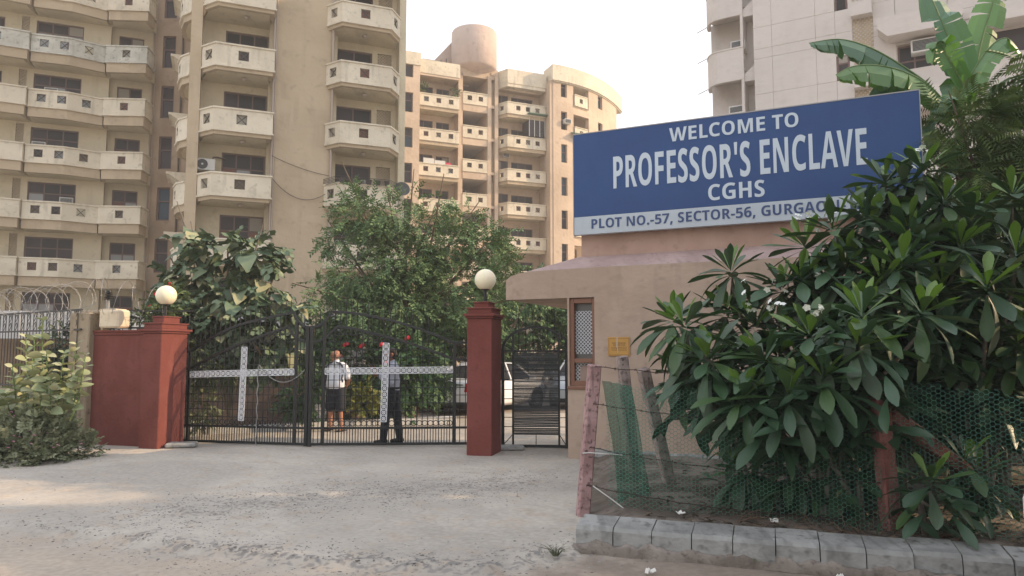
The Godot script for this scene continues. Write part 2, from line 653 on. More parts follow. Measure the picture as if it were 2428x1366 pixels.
func window_ac(x: Transform3D, label: String) -> void:
	var t := thing("window_air_conditioner", label, "air conditioner", x, "window air conditioners on the apartment blocks")
	var m := MB.new()
	m.bx(-0.33, 0.33, 0, 0.42, -0.25, 0.2, 0.015)
	obj("casing", m, M.ac_white, t)
	for i in 7:
		var s := MB.new()
		s.bx(-0.28, 0.28, 0.05 + i * 0.047, 0.083 + i * 0.047, 0.201, 0.212)
		obj("louvre", s, M.ac_dark, t)

# ---------------------------------------------------------------- left apartment block (faceted, balconies)
func make_left_block() -> void:
	var F := frame(0.92718, -0.37461, -22.51, -39.6)
	var t := thing("apartment_block", "cream and tan apartment block at far left with bands of faceted balconies on every floor", "apartment block", F)
	var I := F.affine_inverse()
	# plan line of the balcony fronts, in world metres, brought into the facade's axes
	var w0 := I * Vector3(-29.0, 0, -36.45)
	var w1 := I * Vector3(-25.86, 0, -38.25)
	var rb := Vector3(sin(deg_to_rad(86)), 0, -cos(deg_to_rad(86)))
	var bayl := I * (Vector3(-21.31, 0, -40) - rb * 1.38)
	var bayr := I * (Vector3(-21.31, 0, -40) + rb * 0.86)
	var top0 := 6.55
	var back := -1.45
	var left_line := [Vector2(w0.x, w0.z), Vector2(w1.x, w1.z + 0.12), Vector2(w1.x + 0.06, w1.z - 0.6)]
	var mid_line := [Vector2(w1.x + 0.06, w1.z - 0.1), Vector2(-1.7, 0.02), Vector2(bayl.x, bayl.z - 0.16)]
	var bay_line := [Vector2(bayl.x - 0.04, bayl.z - 0.7), Vector2(bayl.x, bayl.z), Vector2(bayr.x, bayr.z), Vector2(bayr.x + 0.3, bayr.z - 1.1)]
	for k in range(-1, 7):
		var r := top0 + 3.03 * k
		var old: Material = M.cream_old if k == 4 else M.cream
		balcony(t, left_line, r, {"holes": [[0.25, 0.6]], "h": 0.86, "beam": 0.5, "hole": 0.42, "mat": old, "back": back, "filled": 0.3})
		balcony(t, mid_line, r, {"holes": [[0.33, 0.85], [0.52]], "h": 0.86, "beam": 0.5, "hole": 0.42, "mat": old, "back": back, "filled": 0.45})
		balcony(t, bay_line, r, {"holes": [[], [0.5], []], "h": 0.86, "beam": 0.52, "hole": 0.42, "mat": old, "back": back, "filled": 0.4})
		var f := r - 0.86
		var hl := [[-3.62, -1.32, f, r + 1.36], [-4.32, -3.95, f + 0.3, r + 1.5], [-6.4, -5.1, f, r + 1.3]]
		var m := MB.new()
		wall_open(m, -7.6, 0.05, f - 0.6, f + 2.43, back - 0.25, back, hl)
		obj("wall", m, M.cream_wall, t)
		window(t, -3.62, -1.32, f, r + 1.36, back - 0.12, 3, 0.27, 0)
		window(t, -6.4, -5.1, f, r + 1.3, back - 0.12, 2, 0.27, 0)
		jali(t, -4.32, -3.95, f + 0.3, r + 1.5, back - 0.06, 0.17)
		# the bay's own wall and window, turned a little
		var bm := MB.new()
		var bz := bayl.z - 1.5
		wall_open(bm, 0.05, 2.35, f - 0.6, f + 2.43, bz - 0.2, bz, [[0.42, 1.72, f, r + 1.3]])
		obj("bay_wall", bm, M.cream_wall if k % 2 == 0 else M.cream_wall, t)
		window(t, 0.42, 1.72, f, r + 1.3, bz - 0.1, 2, 0.3, 0)
	# the windowed wall that joins the block to the tower, set back
	var holes := []
	var base := I * Vector3(-19.75, 0, -42.2)
	var ang := deg_to_rad(-20.0)
	var X := Transform3D(Basis(Vector3.UP, ang), base)
	for k in range(-1, 7):
		var y := 6.2 + 3.03 * k
		holes.append([-0.85, -0.1, y, y + 1.95])
	var jm := MB.new()
	wall_open(jm, -2.6, 2.4, 0, 28, -0.3, 0, holes)
	var jw := obj("link_wall", jm, M.beige_dark, t, X)
	for h in holes:
		var wf := MB.new()
		for q in [[h[0], h[0] + 0.08, h[2], h[3]], [h[1] - 0.08, h[1], h[2], h[3]], [h[0] + 0.08, h[1] - 0.08, h[3] - 0.08, h[3]], [h[0] + 0.08, h[1] - 0.08, h[2], h[2] + 0.08], [h[0] + 0.08, h[1] - 0.08, h[2] + 1.1, h[2] + 1.18]]:
			wf.bx(q[0], q[1], q[2], q[3], -0.18, -0.1)
		obj("window_frame", wf, M.window_frame, jw)
		var wp := MB.new()
		wp.bx(h[0], h[1], h[2], h[3], -0.2, -0.181)
		obj("pane", wp, M.glass_blue if rng.randf() < 0.5 else M.glass_dark2, jw)
	for px in [[-1.35, 0.035], [-1.2, 0.02], [0.35, 0.05]]:
		var pm := MB.new()
		pm.tube([Vector3(px[0], 0, 0.12), Vector3(px[0], 28, 0.12)], px[1], px[1], 6)
		obj("pipe", pm, M.pipe if px[0] < 0.0 else M.pipe_dark, jw)
	var dk := MB.new()
	dk.bx(-7.6, 2.3, 0, 28.2, -7.0, -4.6)
	dk.bx(-7.6, 2.3, 28.0, 28.3, -4.6, back - 0.3)
	obj("rear_wall", dk, M.beige_dark, t)
	window_ac(F * at(-2.75, 15.85, back - 0.1), "white-framed window air conditioner on the far-left block, behind the greyed balcony's lower neighbour")
	window_ac(F * at(-3.2, 12.75, back - 0.1), "white-framed window cooler at the left end of a far-left block window")
	window_ac(F * at(-1.75, 9.75, back - 0.1), "pale window air conditioner low on the far-left block at right of its window")
	var gl := MB.new()
	gl.bx(-7.6, 2.3, 0, 2.0, -2.6, -2.3)
	obj("ground_wall", gl, M.beige_dark, t)

# ---------------------------------------------------------------- tower with the blank tan pier
func make_tower() -> void:
	var F := frame(0.92718, -0.37461, -13.68, -33.0)
	var t := thing("apartment_tower", "tan apartment tower with a broad blank pier between two columns of cream angular balconies", "apartment tower", F)
	var zs := -0.9
	var zw := -2.0
	# blank pier
	var pm := MB.new()
	pm.bx(2.66, 5.5, 0, 29, -2.6, zs)
	obj("blank_pier", pm, M.beige, t)
	var lm := MB.new()
	lm.bx(-1.1, -0.62, 0, 29, -9.0, -0.75)
	obj("corner_pier", lm, M.beige, t)
	for k in range(-1, 7):
		var r := 6.74 + 3.05 * k
		var f := r - 0.97
		balcony(t, [Vector2(-0.6, -0.78), Vector2(0.0, 0.0), Vector2(2.6, 0.0), Vector2(2.61, -0.8)], r, {"holes": [[0.5], [0.47], []], "h": 0.97, "beam": 0.16, "hole": 0.46, "back": zw, "filled": 0.25, "in_l": 0.0})
		balcony(t, [Vector2(5.12, -0.88), Vector2(5.72, 0.0), Vector2(8.18, 0.0), Vector2(8.85, -0.95)], r, {"holes": [[0.45], [0.47], [0.5]], "h": 0.97, "beam": 0.16, "hole": 0.46, "back": zw, "filled": 0.2, "mat": M.cream})
		var m := MB.new()
		wall_open(m, -0.62, 2.66, f - 0.35, f + 2.7, zw - 0.25, zw, [[0.42, 2.42, f, r + 1.5]])
		obj("wall", m, M.cream_wall, t)
		window(t, 0.42, 2.42, f, r + 1.5, zw - 0.1, 3, 0.3, 0 if k % 2 == 1 else 2)
		var m2 := MB.new()
		wall_open(m2, 5.5, 9.1, f - 0.35, f + 2.7, zw - 0.25, zw, [[5.75, 7.62, f, r + 1.45], [7.9, 8.65, f + 0.55, r + 1.5]])
		obj("wall", m2, M.cream_wall, t)
		window(t, 5.75, 7.62, f, r + 1.45, zw - 0.1, 2, 0.3, 2)
		jali(t, 7.9, 8.65, f + 0.55, r + 1.5, zw - 0.08, 0.16)
		ceiling_light(t, 1.3, r - 1.22, -0.8)
		ceiling_light(t, 7.0, r - 1.22, -0.8)
	# pier edges beside the balconies, drain pipes
	var em := MB.new()
	em.bx(2.42, 2.66, 0, 29, zw, -1.35)
	em.bx(5.5, 5.72, 0, 29, zw, -1.35)
	em.bx(8.9, 9.25, 0, 29, -9.0, -1.3)
	obj("wall_edge", em, M.cream_wall, t)
	for p in [[2.63, -0.84, 0.055], [5.42, -0.78, 0.06], [2.72, -0.82, 0.03]]:
		var q := MB.new()
		q.tube([Vector3(p[0], 0, p[1]), Vector3(p[0], 29, p[1])], p[2], p[2], 8)
		obj("drain_pipe", q, M.pipe, t)
	var rm := MB.new()
	rm.bx(-0.62, 2.66, 0, 28.9, -9, -3.6)
	rm.bx(2.66, 8.9, 0, 28.9, -9, -3.6)
	rm.bx(-0.62, 8.9, 28.7, 29.05, -3.6, zw)
	obj("rear_wall", rm, M.beige, t)
	var lo := MB.new()
	lo.bx(-0.6, 2.6, 0, 2.3, -1.9, -1.6)
	lo.bx(5.5, 8.8, 0, 2.3, -1.9, -1.6)
	obj("ground_wall", lo, M.beige, t)
	# left flank: shallow curved balconies and sloping window hoods
	for k in range(-1, 7):
		var r := 6.74 + 3.05 * k
		var c := MB.new()
		var arc: Array = []
		for i in 7:
			var a := i / 6.0
			arc.append(Vector2(-1.13 - 0.5 * sin(a * PI * 0.5), -3.4 + 2.6 * a - 0.0))
		arc.reverse()
		var a2: Array = []
		for p in arc: a2.append(p)
		# runs from the front corner backwards along the flank
		a2.reverse()
		balcony(t, [Vector2(-1.12, -4.2), Vector2(-1.62, -3.4), Vector2(-1.66, -2.4), Vector2(-1.5, -1.5), Vector2(-1.12, -0.95)], r - 0.35, {"holes": [[], [0.5], [0.5], []], "h": 0.95, "beam": 0.3, "hole": 0.4, "mat": M.cream, "back": -3.0, "in_l": 0.02, "in_r": -0.02})
		var hm := MB.new()
		hm.prism(PackedVector2Array([Vector2(-2.15, 0.0), Vector2(-1.12, 0.0), Vector2(-1.12, -0.7), Vector2(-2.02, -0.12), Vector2(-2.15, -0.12)]), at(0, r + 0.9, 0), -6.6, -4.5)
		obj("window_hood", hm, M.cream, t)
		var fm := MB.new()
		fm.bx(-1.14, -1.1, r - 0.6, r + 0.85, -6.3, -4.8)
		obj("flank_window", fm, M.glass_dark2, t)
	# satellite dish, air conditioners, planters, hanging cables: things of their own
	var dt := thing("satellite_dish", "dark grey satellite dish on the tower balcony corner above the small-leaved tree", "satellite dish", F * at(8.95, 9.75, -0.55))
	var dm := MB.new()
	dm.lathe([Vector2(0.0, 0.0), Vector2(0.15, 0.015), Vector2(0.3, 0.07), Vector2(0.37, 0.12), Vector2(0.39, 0.125), Vector2(0.37, 0.105), Vector2(0.3, 0.05), Vector2(0.0, -0.02)], Transform3D(Basis(Vector3.RIGHT, deg_to_rad(72)), Vector3(0, 0.1, 0)), 24)
	obj("dish", dm, M.ac_dark, dt)
	var arm := MB.new()
	arm.tube([Vector3(0, -0.25, 0.05), Vector3(0.0, -0.05, 0.4), Vector3(0, 0.05, 0.48)], 0.015, 0.015, 6)
	arm.tube([Vector3(0, 0.1, -0.02), Vector3(-0.1, -0.3, -0.2), Vector3(-0.1, -0.75, -0.25)], 0.025, 0.025, 6)
	obj("mount_arm", arm, M.galv, dt)
	var ac := thing("outdoor_air_conditioner", "white outdoor air conditioner with round fan on the tower's left balcony wall", "air conditioner", F * at(-0.28, 10.2, -1.5))
	var am := MB.new()
	am.bx(-0.42, 0.42, 0.0, 0.56, -0.15, 0.15, 0.02)
	obj("casing", am, M.ac_white, ac)
	var fa := MB.new()
	fa.lathe([Vector2(0.0, 0.0), Vector2(0.06, 0.01), Vector2(0.06, 0.0), Vector2(0.2, 0.0), Vector2(0.22, 0.012), Vector2(0.24, 0.0)], Transform3D(Basis(Vector3.RIGHT, PI / 2), Vector3(-0.14, 0.28, 0.152)), 20, false)
	obj("fan_grille", fa, M.ac_dark, ac)
	var hub := MB.new()
	hub.lathe([Vector2(0.05, 0.0), Vector2(0.05, 0.02), Vector2(0.0, 0.025)], Transform3D(Basis(Vector3.RIGHT, PI / 2), Vector3(-0.14, 0.28, 0.155)), 12)
	obj("fan_hub", hub, M.ac_white, ac)
	var br := MB.new()
	br.bx(-0.36, -0.31, -0.12, -0.002, -0.5, 0.15)
	br.bx(0.31, 0.36, -0.12, -0.002, -0.5, 0.15)
	obj("bracket", br, M.ac_dark, ac)
	var hs := MB.new()
	hs.tube([Vector3(0.3, 0.56, 0.0), Vector3(0.33, 0.7, -0.1), Vector3(0.5, 0.78, -0.35), Vector3(0.85, 0.76, -0.48)], 0.04, 0.04, 6)
	obj("hose", hs, M.pipe_dark, ac)
	window_ac(F * at(7.0, 10.05, zw + 0.05), "white window air conditioner under the tower's planter boxes at right")
	window_ac(F * at(2.1, 12.55, zw + 0.02), "small white window air conditioner behind the tower's upper left balcony")
	window_ac(F * at(6.1, 6.85, zw + 0.05), "white window air conditioner behind the tree top at the tower's right column")
	var pl := thing("planter_rack", "dark wire planter rack along the tower's right balcony beside the satellite dish", "planter", F * at(5.0, 9.78, 0.06))
	for i in 5:
		var pr := MB.new()
		var y := 0.05 + i * 0.07
		pr.tube([Vector3(0.1, y, -0.95), Vector3(0.62, y, 0.14), Vector3(3.2, y, 0.14), Vector3(3.9, y, -0.8)], 0.014, 0.014, 5)
		obj("rail", pr, M.iron_worn, pl)
	for i in 6:
		var pp := MB.new()
		pp.lathe([Vector2(0.09, 0.0), Vector2(0.13, 0.2), Vector2(0.14, 0.24), Vector2(0.0, 0.22)], at(0.85 + i * 0.44, 0.04, 0.0), 10)
		obj("flower_pot", pp, M.pipe_dark, pl)
	for c in [[10.02, 9.55, 5.4, 0.75, "dark cable sagging across the blank tan pier at the fourth floor"], [11.05, 10.3, 5.4, 0.12, "thin upper cable crossing the blank tan pier"], [3.9, 3.1, 5.4, 0.9, "thin low cable sagging across the blank pier above the big-leaved shrub"]]:
		var cm := MB.new()
		var pts: Array = []
		for i in 13:
			var s := i / 12.0
			pts.append(Vector3(lerpf(2.62, c[2], s), lerpf(c[0], c[1], s) - c[3] * 4.0 * s * (1 - s), -0.8))
		cm.tube(pts, 0.016, 0.016, 5)
		var cb := obj("hanging_cable", cm, M.pipe_dark, null, F)
		tag(cb, c[4], "cable", "cables across the tan pier")

# ---------------------------------------------------------------- far block with the water tank and the curved end
func make_far_block() -> void:
	var a67 := deg_to_rad(67.0)
	var F := frame(sin(a67), -cos(a67), -6.49, -62.0)
	var t := thing("far_apartment_block", "peach apartment block in mid-distance with drum water tank and curved right end", "apartment block", F)
	var zw := -1.5
	# left blank bay with narrow windows
	var hl := []
	for k in 9:
		var y := 0.35 + 3.03 * k
		hl.append([-2.95, -2.25, y + 0.2, y + 1.9])
	var m := MB.new()
	wall_open(m, -4.4, -1.66, 0, 26.0, -3.0, 0.55, hl)
	obj("narrow_bay", m, M.peach, t)
	for h in hl:
		window(t, h[0], h[1], h[2], h[3], 0.35, 1, 0.4, 1)
	var pm := MB.new()
	ribbon(pm, [Vector2(-4.4, 0.62), Vector2(-1.6, 0.62), Vector2(-1.6, -0.6)], -0.3, 0.0, 25.9, 27.0)
	obj("roof_parapet", pm, M.cream, t)
	# balcony column
	for k in range(0, 9):
		var r := 2.42 + 3.045 * k
		var f := r - 0.95
		if k < 8:
			balcony(t, [Vector2(-1.66, 0.0), Vector2(2.05, 0.0), Vector2(2.06, -1.4)], r, {"holes": [[0.2, 0.5, 0.8]], "h": 0.95, "beam": 0.32, "hole": 0.42, "back": zw, "filled": 0.35})
			var w := MB.new()
			wall_open(w, -1.66, 2.4, f - 0.36, f + 2.68, zw - 0.25, zw, [[-1.5, 0.1, f, r + 1.2], [0.42, 1.62, f, r + 1.15]])
			obj("wall", w, M.peach, t)
			window(t, -1.5, 0.1, f, r + 1.2, zw - 0.1, 2, 0.4, 2)
			window(t, 0.42, 1.62, f, r + 1.15, zw - 0.1, 2, 0.4, 2)
	var p2 := MB.new()
	ribbon(p2, [Vector2(-1.6, 0.05), Vector2(2.1, 0.05), Vector2(2.1, -2.0)], -0.25, 0.0, 25.55, 26.75)
	obj("roof_parapet", p2, M.cream, t)
	var rs := MB.new()
	rs.bx(-1.6, 2.05, 25.35, 25.6, -3.0, 0.0)
	obj("roof_slab", rs, M.peach, t)
	# stair shaft: screens at either side, open landings with cream balconies
	var sz := -0.7
	var cm := MB.new()
	cm.bx(2.12, 2.35, 0, 26.4, -5.0, sz + 0.25)
	cm.bx(2.35, 2.62, 0, 26.4, -5.0, sz)
	cm.bx(4.95, 5.3, 0, 26.4, -6.0, sz + 0.1)
	cm.bx(5.62, 5.95, 0, 26.4, -5.0, sz + 0.15)
	obj("shaft_pier", cm, M.peach, t)
	var bk := MB.new()
	bk.bx(2.3, 5.3, 0, 27.4, -5.4, -5.0)
	bk.bx(2.12, 5.95, 26.15, 27.1, -5.0, sz)
	obj("shaft_back", bk, M.peach, t)
	for k in 9:
		var r := 0.26 + 3.045 * k
		if k < 9:
			balcony(t, [Vector2(2.62, sz + 0.08), Vector2(4.95, sz + 0.08)], r, {"holes": [[0.27, 0.72]], "h": 0.98, "beam": 0.62, "beam_in": 0.03, "hole": 0.42, "back": -5.0, "mat": M.cream, "beam_mat": M.peach, "floor_mat": M.white_wall})
			var st := MB.new()
			st.prism(PackedVector2Array([Vector2(2.7, r - 0.7), Vector2(3.9, r + 1.0), Vector2(3.9, r + 0.75), Vector2(2.95, r - 0.7)]), at(0, 0, 0), -4.4, -3.3)
			obj("stair_flight", st, M.white_wall, t)
		jali(t, 5.32, 5.6, r - 0.9, r + 1.2, sz - 0.1, 0.22)
		var gp := MB.new()
		gp.bx(5.3, 5.62, r + 1.2, r + 2.12, sz - 0.6, sz - 0.45)
		obj("slot_back", gp, M.peach, t)
		var gq := MB.new()
		gq.bx(5.28, 5.64, r + 1.9, r + 2.14, sz - 0.3, sz + 0.05)
		obj("shaft_lintel", gq, M.peach, t)
	# water tank on the shaft
	var tk := MB.new()
	tk.lathe([Vector2(0.2, 26.3), Vector2(1.9, 27.0), Vector2(2.06, 27.15), Vector2(2.06, 30.4), Vector2(1.98, 30.55), Vector2(1.9, 30.45), Vector2(0.0, 30.4)], at(3.95, 0, -1.5), 32)
	obj("water_tank", tk, M.tank, t)
	var lb := MB.new()
	lb.prism(PackedVector2Array([Vector2(-0.5, 26.0), Vector2(3.9, 26.0), Vector2(3.9, 30.4), Vector2(2.6, 30.4), Vector2(0.6, 28.0), Vector2(-0.5, 28.0)]), at(0, 0, 0), -6.0, -2.8)
	obj("lift_room", lb, M.tank, t)
	for p in [1.2, 1.7, 2.2]:
		var pp := MB.new()
		pp.tube([Vector3(p, 26.4, -2.7), Vector3(p, 27.6 + p * 0.4, -2.7)], 0.03, 0.03, 6)
		obj("roof_pipe", pp, M.ac_dark, t)
	# right balcony column, one cut corner
	for k in range(0, 8):
		var r := 2.6 + 3.055 * k
		var f := r - 0.95
		balcony(t, [Vector2(5.96, -1.1), Vector2(6.55, 0.15), Vector2(10.35, 0.15), Vector2(10.36, -1.2)], r, {"holes": [[0.5], [0.28, 0.53, 0.78]], "h": 0.95, "beam": 0.3, "hole": 0.42, "back": zw, "filled": 0.3})
		var w := MB.new()
		wall_open(w, 5.9, 10.6, f - 0.36, f + 2.7, zw - 0.25, zw, [[6.0, 7.3, f, r + 1.15], [7.6, 9.75, f, r + 1.1]])
		obj("wall", w, M.peach, t)
		window(t, 6.0, 7.3, f, r + 1.15, zw - 0.1, 2, 0.4, 2)
		window(t, 7.6, 9.75, f, r + 1.1, zw - 0.1, 3, 0.4, 2)
	var p3 := MB.new()
	ribbon(p3, [Vector2(5.96, -1.1), Vector2(6.55, 0.2), Vector2(10.4, 0.2), Vector2(10.41, -2.0)], -0.25, 0.0, 25.75, 27.05)
	ribbon(p3, [Vector2(5.96, -1.1), Vector2(6.55, 0.15), Vector2(10.35, 0.15), Vector2(10.36, -2.0)], -0.6, 0.0, 25.45, 25.745)
	obj("roof_parapet", p3, M.cream, t)
	var rs2 := MB.new()
	rs2.bx(5.9, 10.6, 25.4, 25.7, -3.0, -0.8)
	obj("roof_slab", rs2, M.peach, t)
	# an enclosed glazed corner on two floors
	for e in [[21.15, M.green_awning], [2.3, null]]:
		var gm := MB.new()
		gm.bx(8.7, 10.3, e[0], e[0] + 1.9, -1.4, 0.05)
		var gb := obj("glazed_corner", gm, M.glass_dark2 if e[1] != null else M.ac_white, t)
		for i in 4:
			var fm := MB.new()
			fm.bx(8.7 + i * 0.52, 8.76 + i * 0.52, e[0], e[0] + 1.9, 0.05, 0.09)
			obj("mullion", fm, M.frame_white, gb)
		if e[1] != null:
			var aw := MB.new()
			aw.prism(PackedVector2Array([Vector2(8.5, 1.95), Vector2(10.7, 1.95), Vector2(10.7, 2.03), Vector2(8.5, 2.03)]), at(0, e[0], 0), -1.3, 0.55)
			obj("awning", aw, M.green_awning, t)
	# curved end wall with recessed small balconies
	var pts: Array = []
	for i in 15:
		var s := i / 14.0
		pts.append(Vector2(10.7 + 9.2 * s, 0.95 - 4.2 * s * s))
	var cuts := [[0.09, 0.16, 0], [0.24, 0.45, 1], [0.60, 0.68, 0]]
	var L := func(s: float) -> Vector2: return Vector2(10.7 + 9.2 * s, 0.95 - 4.2 * s * s)
	for k in 9:
		var y := 0.4 + 3.05 * k
		var seg := MB.new()
		var prev := 0.0
		for c in cuts + [[1.0, 1.0, 0]]:
			var n := maxi(int((c[0] - prev) * 14), 1)
			var ln: Array = []
			for i in n + 1: ln.append(L.call(lerpf(prev, c[0], float(i) / n)))
			ribbon(seg, ln, -0.4, 0.0, y - 0.9, y + 2.15)
			prev = c[1]
		for c in cuts:
			var a: Vector2 = L.call(c[0])
			var b: Vector2 = L.call(c[1])
			if c[2] == 0:
				ribbon(seg, [a, b], -0.4, 0.0, y - 0.9, y + 0.1)
				ribbon(seg, [a, b], -0.4, 0.0, y + 1.8, y + 2.15)
			else:
				ribbon(seg, [a, b], -0.4, 0.0, y + 1.75, y + 2.15)
				ribbon(seg, [a, b], -0.4, 0.0, y - 0.9, y - 0.55)
		var cw := obj("curved_wall", seg, M.peach, t)
		for c in cuts:
			var a: Vector2 = L.call(c[0])
			var b: Vector2 = L.call(c[1])
			if c[2] == 0:
				var wm := MB.new()
				ribbon(wm, [a, b], -0.3, -0.28, y + 0.1, y + 1.8)
				obj("pane", wm, M.glass_dark if rng.randf() < 0.5 else M.glass_blue, cw)
				var wf := MB.new()
				ribbon(wf, [a, b], -0.28, -0.24, y + 1.05, y + 1.15)
				ribbon(wf, [a, b.lerp(a, 0.9)], -0.28, -0.22, y + 0.1, y + 1.8)
				ribbon(wf, [a.lerp(b, 0.9), b], -0.28, -0.22, y + 0.1, y + 1.8)
				obj("window_frame", wf, M.window_frame, cw)
			else:
				var d := (b - a).normalized()
				var ri := MB.new()
				ribbon(ri, [a.lerp(b, -0.1), b.lerp(a, -0.1)], -2.0, -1.9, y - 0.6, y + 1.76)
				obj("recess_back", ri, M.peach, cw)
				balcony(t, [a.lerp(b, 0.06) + Vector2(0.0, 0.12), b.lerp(a, 0.1) + Vector2(0.0, 0.12)], y + 0.52, {"holes": [[0.5]], "h": 0.95, "beam": 0.12, "hole": 0.42, "back": a.y - 1.6})
	var cp := MB.new()
	var ov: Array = [Vector2(10.72, -0.8), Vector2(10.7, 1.05)]
	for i in range(1, 17):
		var s := i / 14.0
		ov.append(Vector2(10.7 + 9.2 * s, 1.05 - 4.2 * s * s))
	ribbon(cp, ov, -0.3, 0.12, 26.3, 27.75)
	obj("curved_parapet", cp, M.cream, t)
	var sl := MB.new()
	var sp := PackedVector2Array()
	for p in ov: sp.append(p)
	sp.append(Vector2(18, -9)); sp.append(Vector2(10.7, -9))
	sl.slab(sp, 26.2, 26.5)
	obj("roof_slab", sl, M.cream, t)
	var side := MB.new()
	side.bx(10.4, 10.75, 0, 26.3, -6, 0.9)
	side.bx(-4.4, 19, 0, 25.9, -9, -6.2)
	obj("side_wall", side, M.peach, t)
	# low ledge balcony peeping out past the curved end
	var am := thing("green_awning", "green sheet awning over a window of the curved far block", "awning", F * at(13.9, 21.5, 0.35))
	var a1 := MB.new()
	a1.prism(PackedVector2Array([Vector2(0.0, 0.35), Vector2(0.95, 0.0), Vector2(0.95, 0.06), Vector2(0.0, 0.42)]), Transform3D(Basis(Vector3(0, 0, 1), Vector3.UP, Vector3(-1, 0, 0)), Vector3.ZERO), -1.3, 1.3)
	obj("sheet", a1, M.green_awning, am)
	var a2 := MB.new()
	a2.tube([Vector3(-1.2, -0.5, -0.1), Vector3(-1.2, 0.0, 0.9)], 0.03, 0.03, 6)
	a2.tube([Vector3(1.2, -0.5, -0.1), Vector3(1.2, 0.0, 0.9)], 0.03, 0.03, 6)
	obj("strut", a2, M.galv, am)
	window_ac(F * at(12.1, 22.4, 1.0), "white window air conditioner under the curved parapet of the far block")
	window_ac(F * at(7.0, 19.3, zw + 0.1), "white window air conditioner on the far block's cut-corner balcony")
	var ld := thing("laundry_line", "white washing and a pink cloth hung along a far balcony of the peach block", "laundry", F * at(-1.1, 17.72, -0.1))
	for i in 3:
		var c := MB.new()
		c.bx(i * 1.0, i * 1.0 + (0.95 if i < 2 else 0.45), -0.1 - 0.1 * (i % 2), 0.45 - 0.12 * i, -0.02, 0.0)
		obj("cloth", c, M.frame_white if i < 2 else flat(srgb(200, 60, 90), 0.8), ld)

